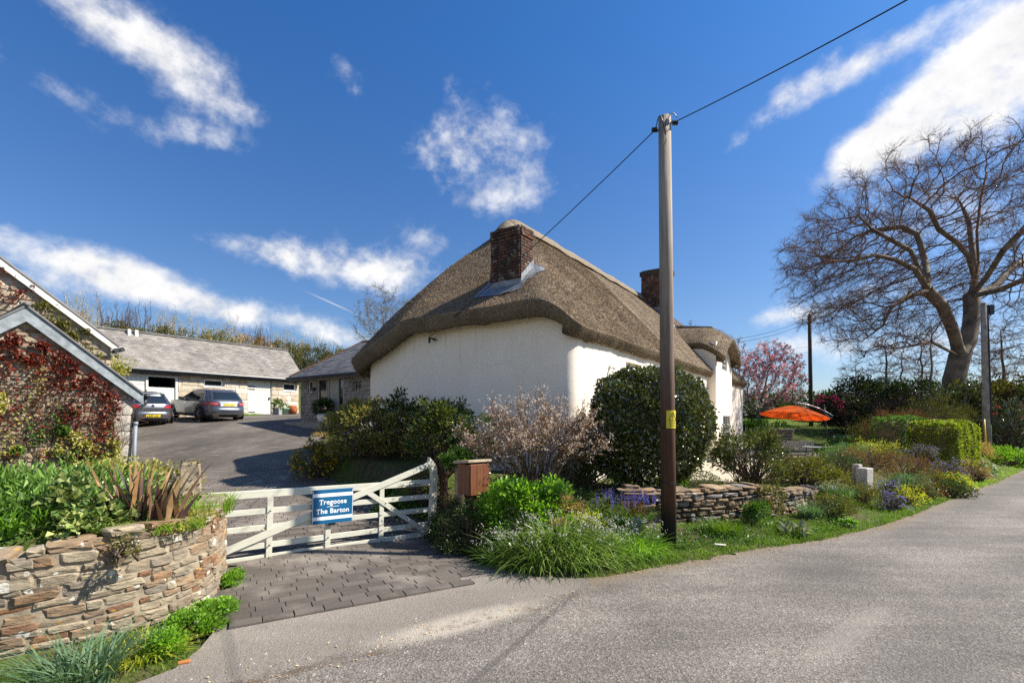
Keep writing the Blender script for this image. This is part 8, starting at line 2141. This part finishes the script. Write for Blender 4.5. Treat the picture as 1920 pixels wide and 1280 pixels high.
# hedge bank behind the barn with tall bare whips
HB = lambda u, v: (u * U2[0] + v * V2[0], u * U2[1] + v * V2[1])
hcols = [m_leaf_ol, m_leaf_bz, m_drygr, m_leaf_ol]
labs = ['first', 'second', 'third', 'fourth', 'fifth', 'sixth', 'seventh', 'eighth', 'ninth', 'tenth', 'eleventh']
for i in range(11):
    u = 3.0 + i * 2.5; x, y = HB(u, 36.2 + .3 * math.sin(i * 2.1)); z = gz(x, y)
    lab = labs[i] + ' stretch of scrubby hedge from the left on the bank behind the barn'
    shrub('bank_hedge', lab, 'hedge', (x, y, z - .15), (1.7, 1.3, 1.65), 1.0, 3600, (.17, .065), hcols[i % 4], m_twig_pale, 500 + i, 90, .4, 5, low=-.5, up=.4, stem_r=.02, group='hedge stretches behind the barn')
    rg = np.random.default_rng(520 + i); nw = int(64 * (1.15 - .075 * i)) + 8
    if i > 8: nw = 4
    A = np.stack([rg.uniform(-1.4, 1.4, nw), rg.uniform(-.7, .7, nw), rg.uniform(1.0, 2.4, nw)], 1); Hh_ = rg.uniform(1.0, 2.4, nw) * (1.05 - .05 * i)
    B = A + np.stack([rg.normal(size=nw) * .22, rg.normal(size=nw) * .2, Hh_], 1)
    t = thing('willow_whips', labs[i] + ' tuft of tall pale bare whips from the left above the barn roof', 'shrub', (x, y, z - .3), 0, 'bare whips above the barn')
    e = bent_stems(A, B, .02, .007, rg, 5, .06); ks = rg.integers(0, len(e[0]), nw * 9); s0 = e[0][ks] + (e[1][ks] - e[0][ks]) * rg.uniform(size=(len(ks), 1))
    s1 = s0 + unit(rg.normal(size=(len(ks), 3)) * [.5, .5, .2] + [0, 0, .9]) * rg.uniform(.2, .55, (len(ks), 1))
    T = [np.concatenate([a_, b_]) for a_, b_ in zip(e, (s0, s1, np.full(len(ks), .006), np.full(len(ks), .003)))]
    tubes_obj('stem', *T, m_twig_pale if i % 3 else m_twig, t, 3)
    kb = rg.integers(0, len(s0), 150); leaves('bud', s0[kb] + (s1 - s0)[kb] * rg.uniform(size=(150, 1)), rdir(150, rg), .09, .05, m_drygr, t)
# grass at the barn foot
clump('barn_grass', 'grass tuft at the foot of the barn door', 'grass tuft', V3(*(lambda p: (p[0], p[1], H_car(*p) - .02))(((470 - 960) / 900 * 27.6, 27.6))), .7, .15, 260, .22, .03, m_grass_lt, 600, rot=ROT)
clump('terrace_edge_grass', 'grassy tuft at the end of the annex step', 'grass tuft', V3(*(lambda p: (p[0], p[1], H_car(*p)))(((600 - 960) / 900 * 18.5, 18.5))), .35, .15, 120, .25, .025, m_drygr, 601)
# ------------------------------------------------------------------ group phrases shared by like things
GROUPS = {'overhead_wire': 'overhead wires', 'telegraph_pole': 'wooden utility poles', 'estate_car': 'cars parked by the barn', 'hatchback_car': 'cars parked by the barn',
          'slender_tree': 'slender bare trees round the beech', 'bare_tree': 'small bare trees beyond the roofs', 'hedge_shrub': 'dark evergreen hedge below the beech', 'wild_garlic': 'wild garlic clumps on the bank',
          'azalea': 'azaleas at the far edge of the lawn', 'broom_bush': 'broom bushes behind the clipped hedges', 'bramble_tangle': 'bramble tangles under the beech', 'dried_flower_head': 'dried flower heads on the bank',
          'bluebells': 'bluebell clumps near the pole', 'cotoneaster': 'small leaved shrubs by the letter box', 'rosemary': 'rosemary below the golden hedge', 'blue_aubrieta': 'violet mounds on the bank', 'russet_heather': 'heather on the bank',
          'shade_shrub': 'dark shrubs under the blossom shrub', 'clover_mat': 'green mats at the wall foot', 'bed_ground_cover': 'ground cover beside the drive', 'cushion': 'cushions on the garden seats', 'leafy_roadside_clump': 'strap leaved clumps by the grey pole'}
for o in list(SC.objects):
    k = o.name.split('.')[0]
    if o.parent is None and k in GROUPS and 'category' in o and 'group' not in o: o['group'] = GROUPS[k]
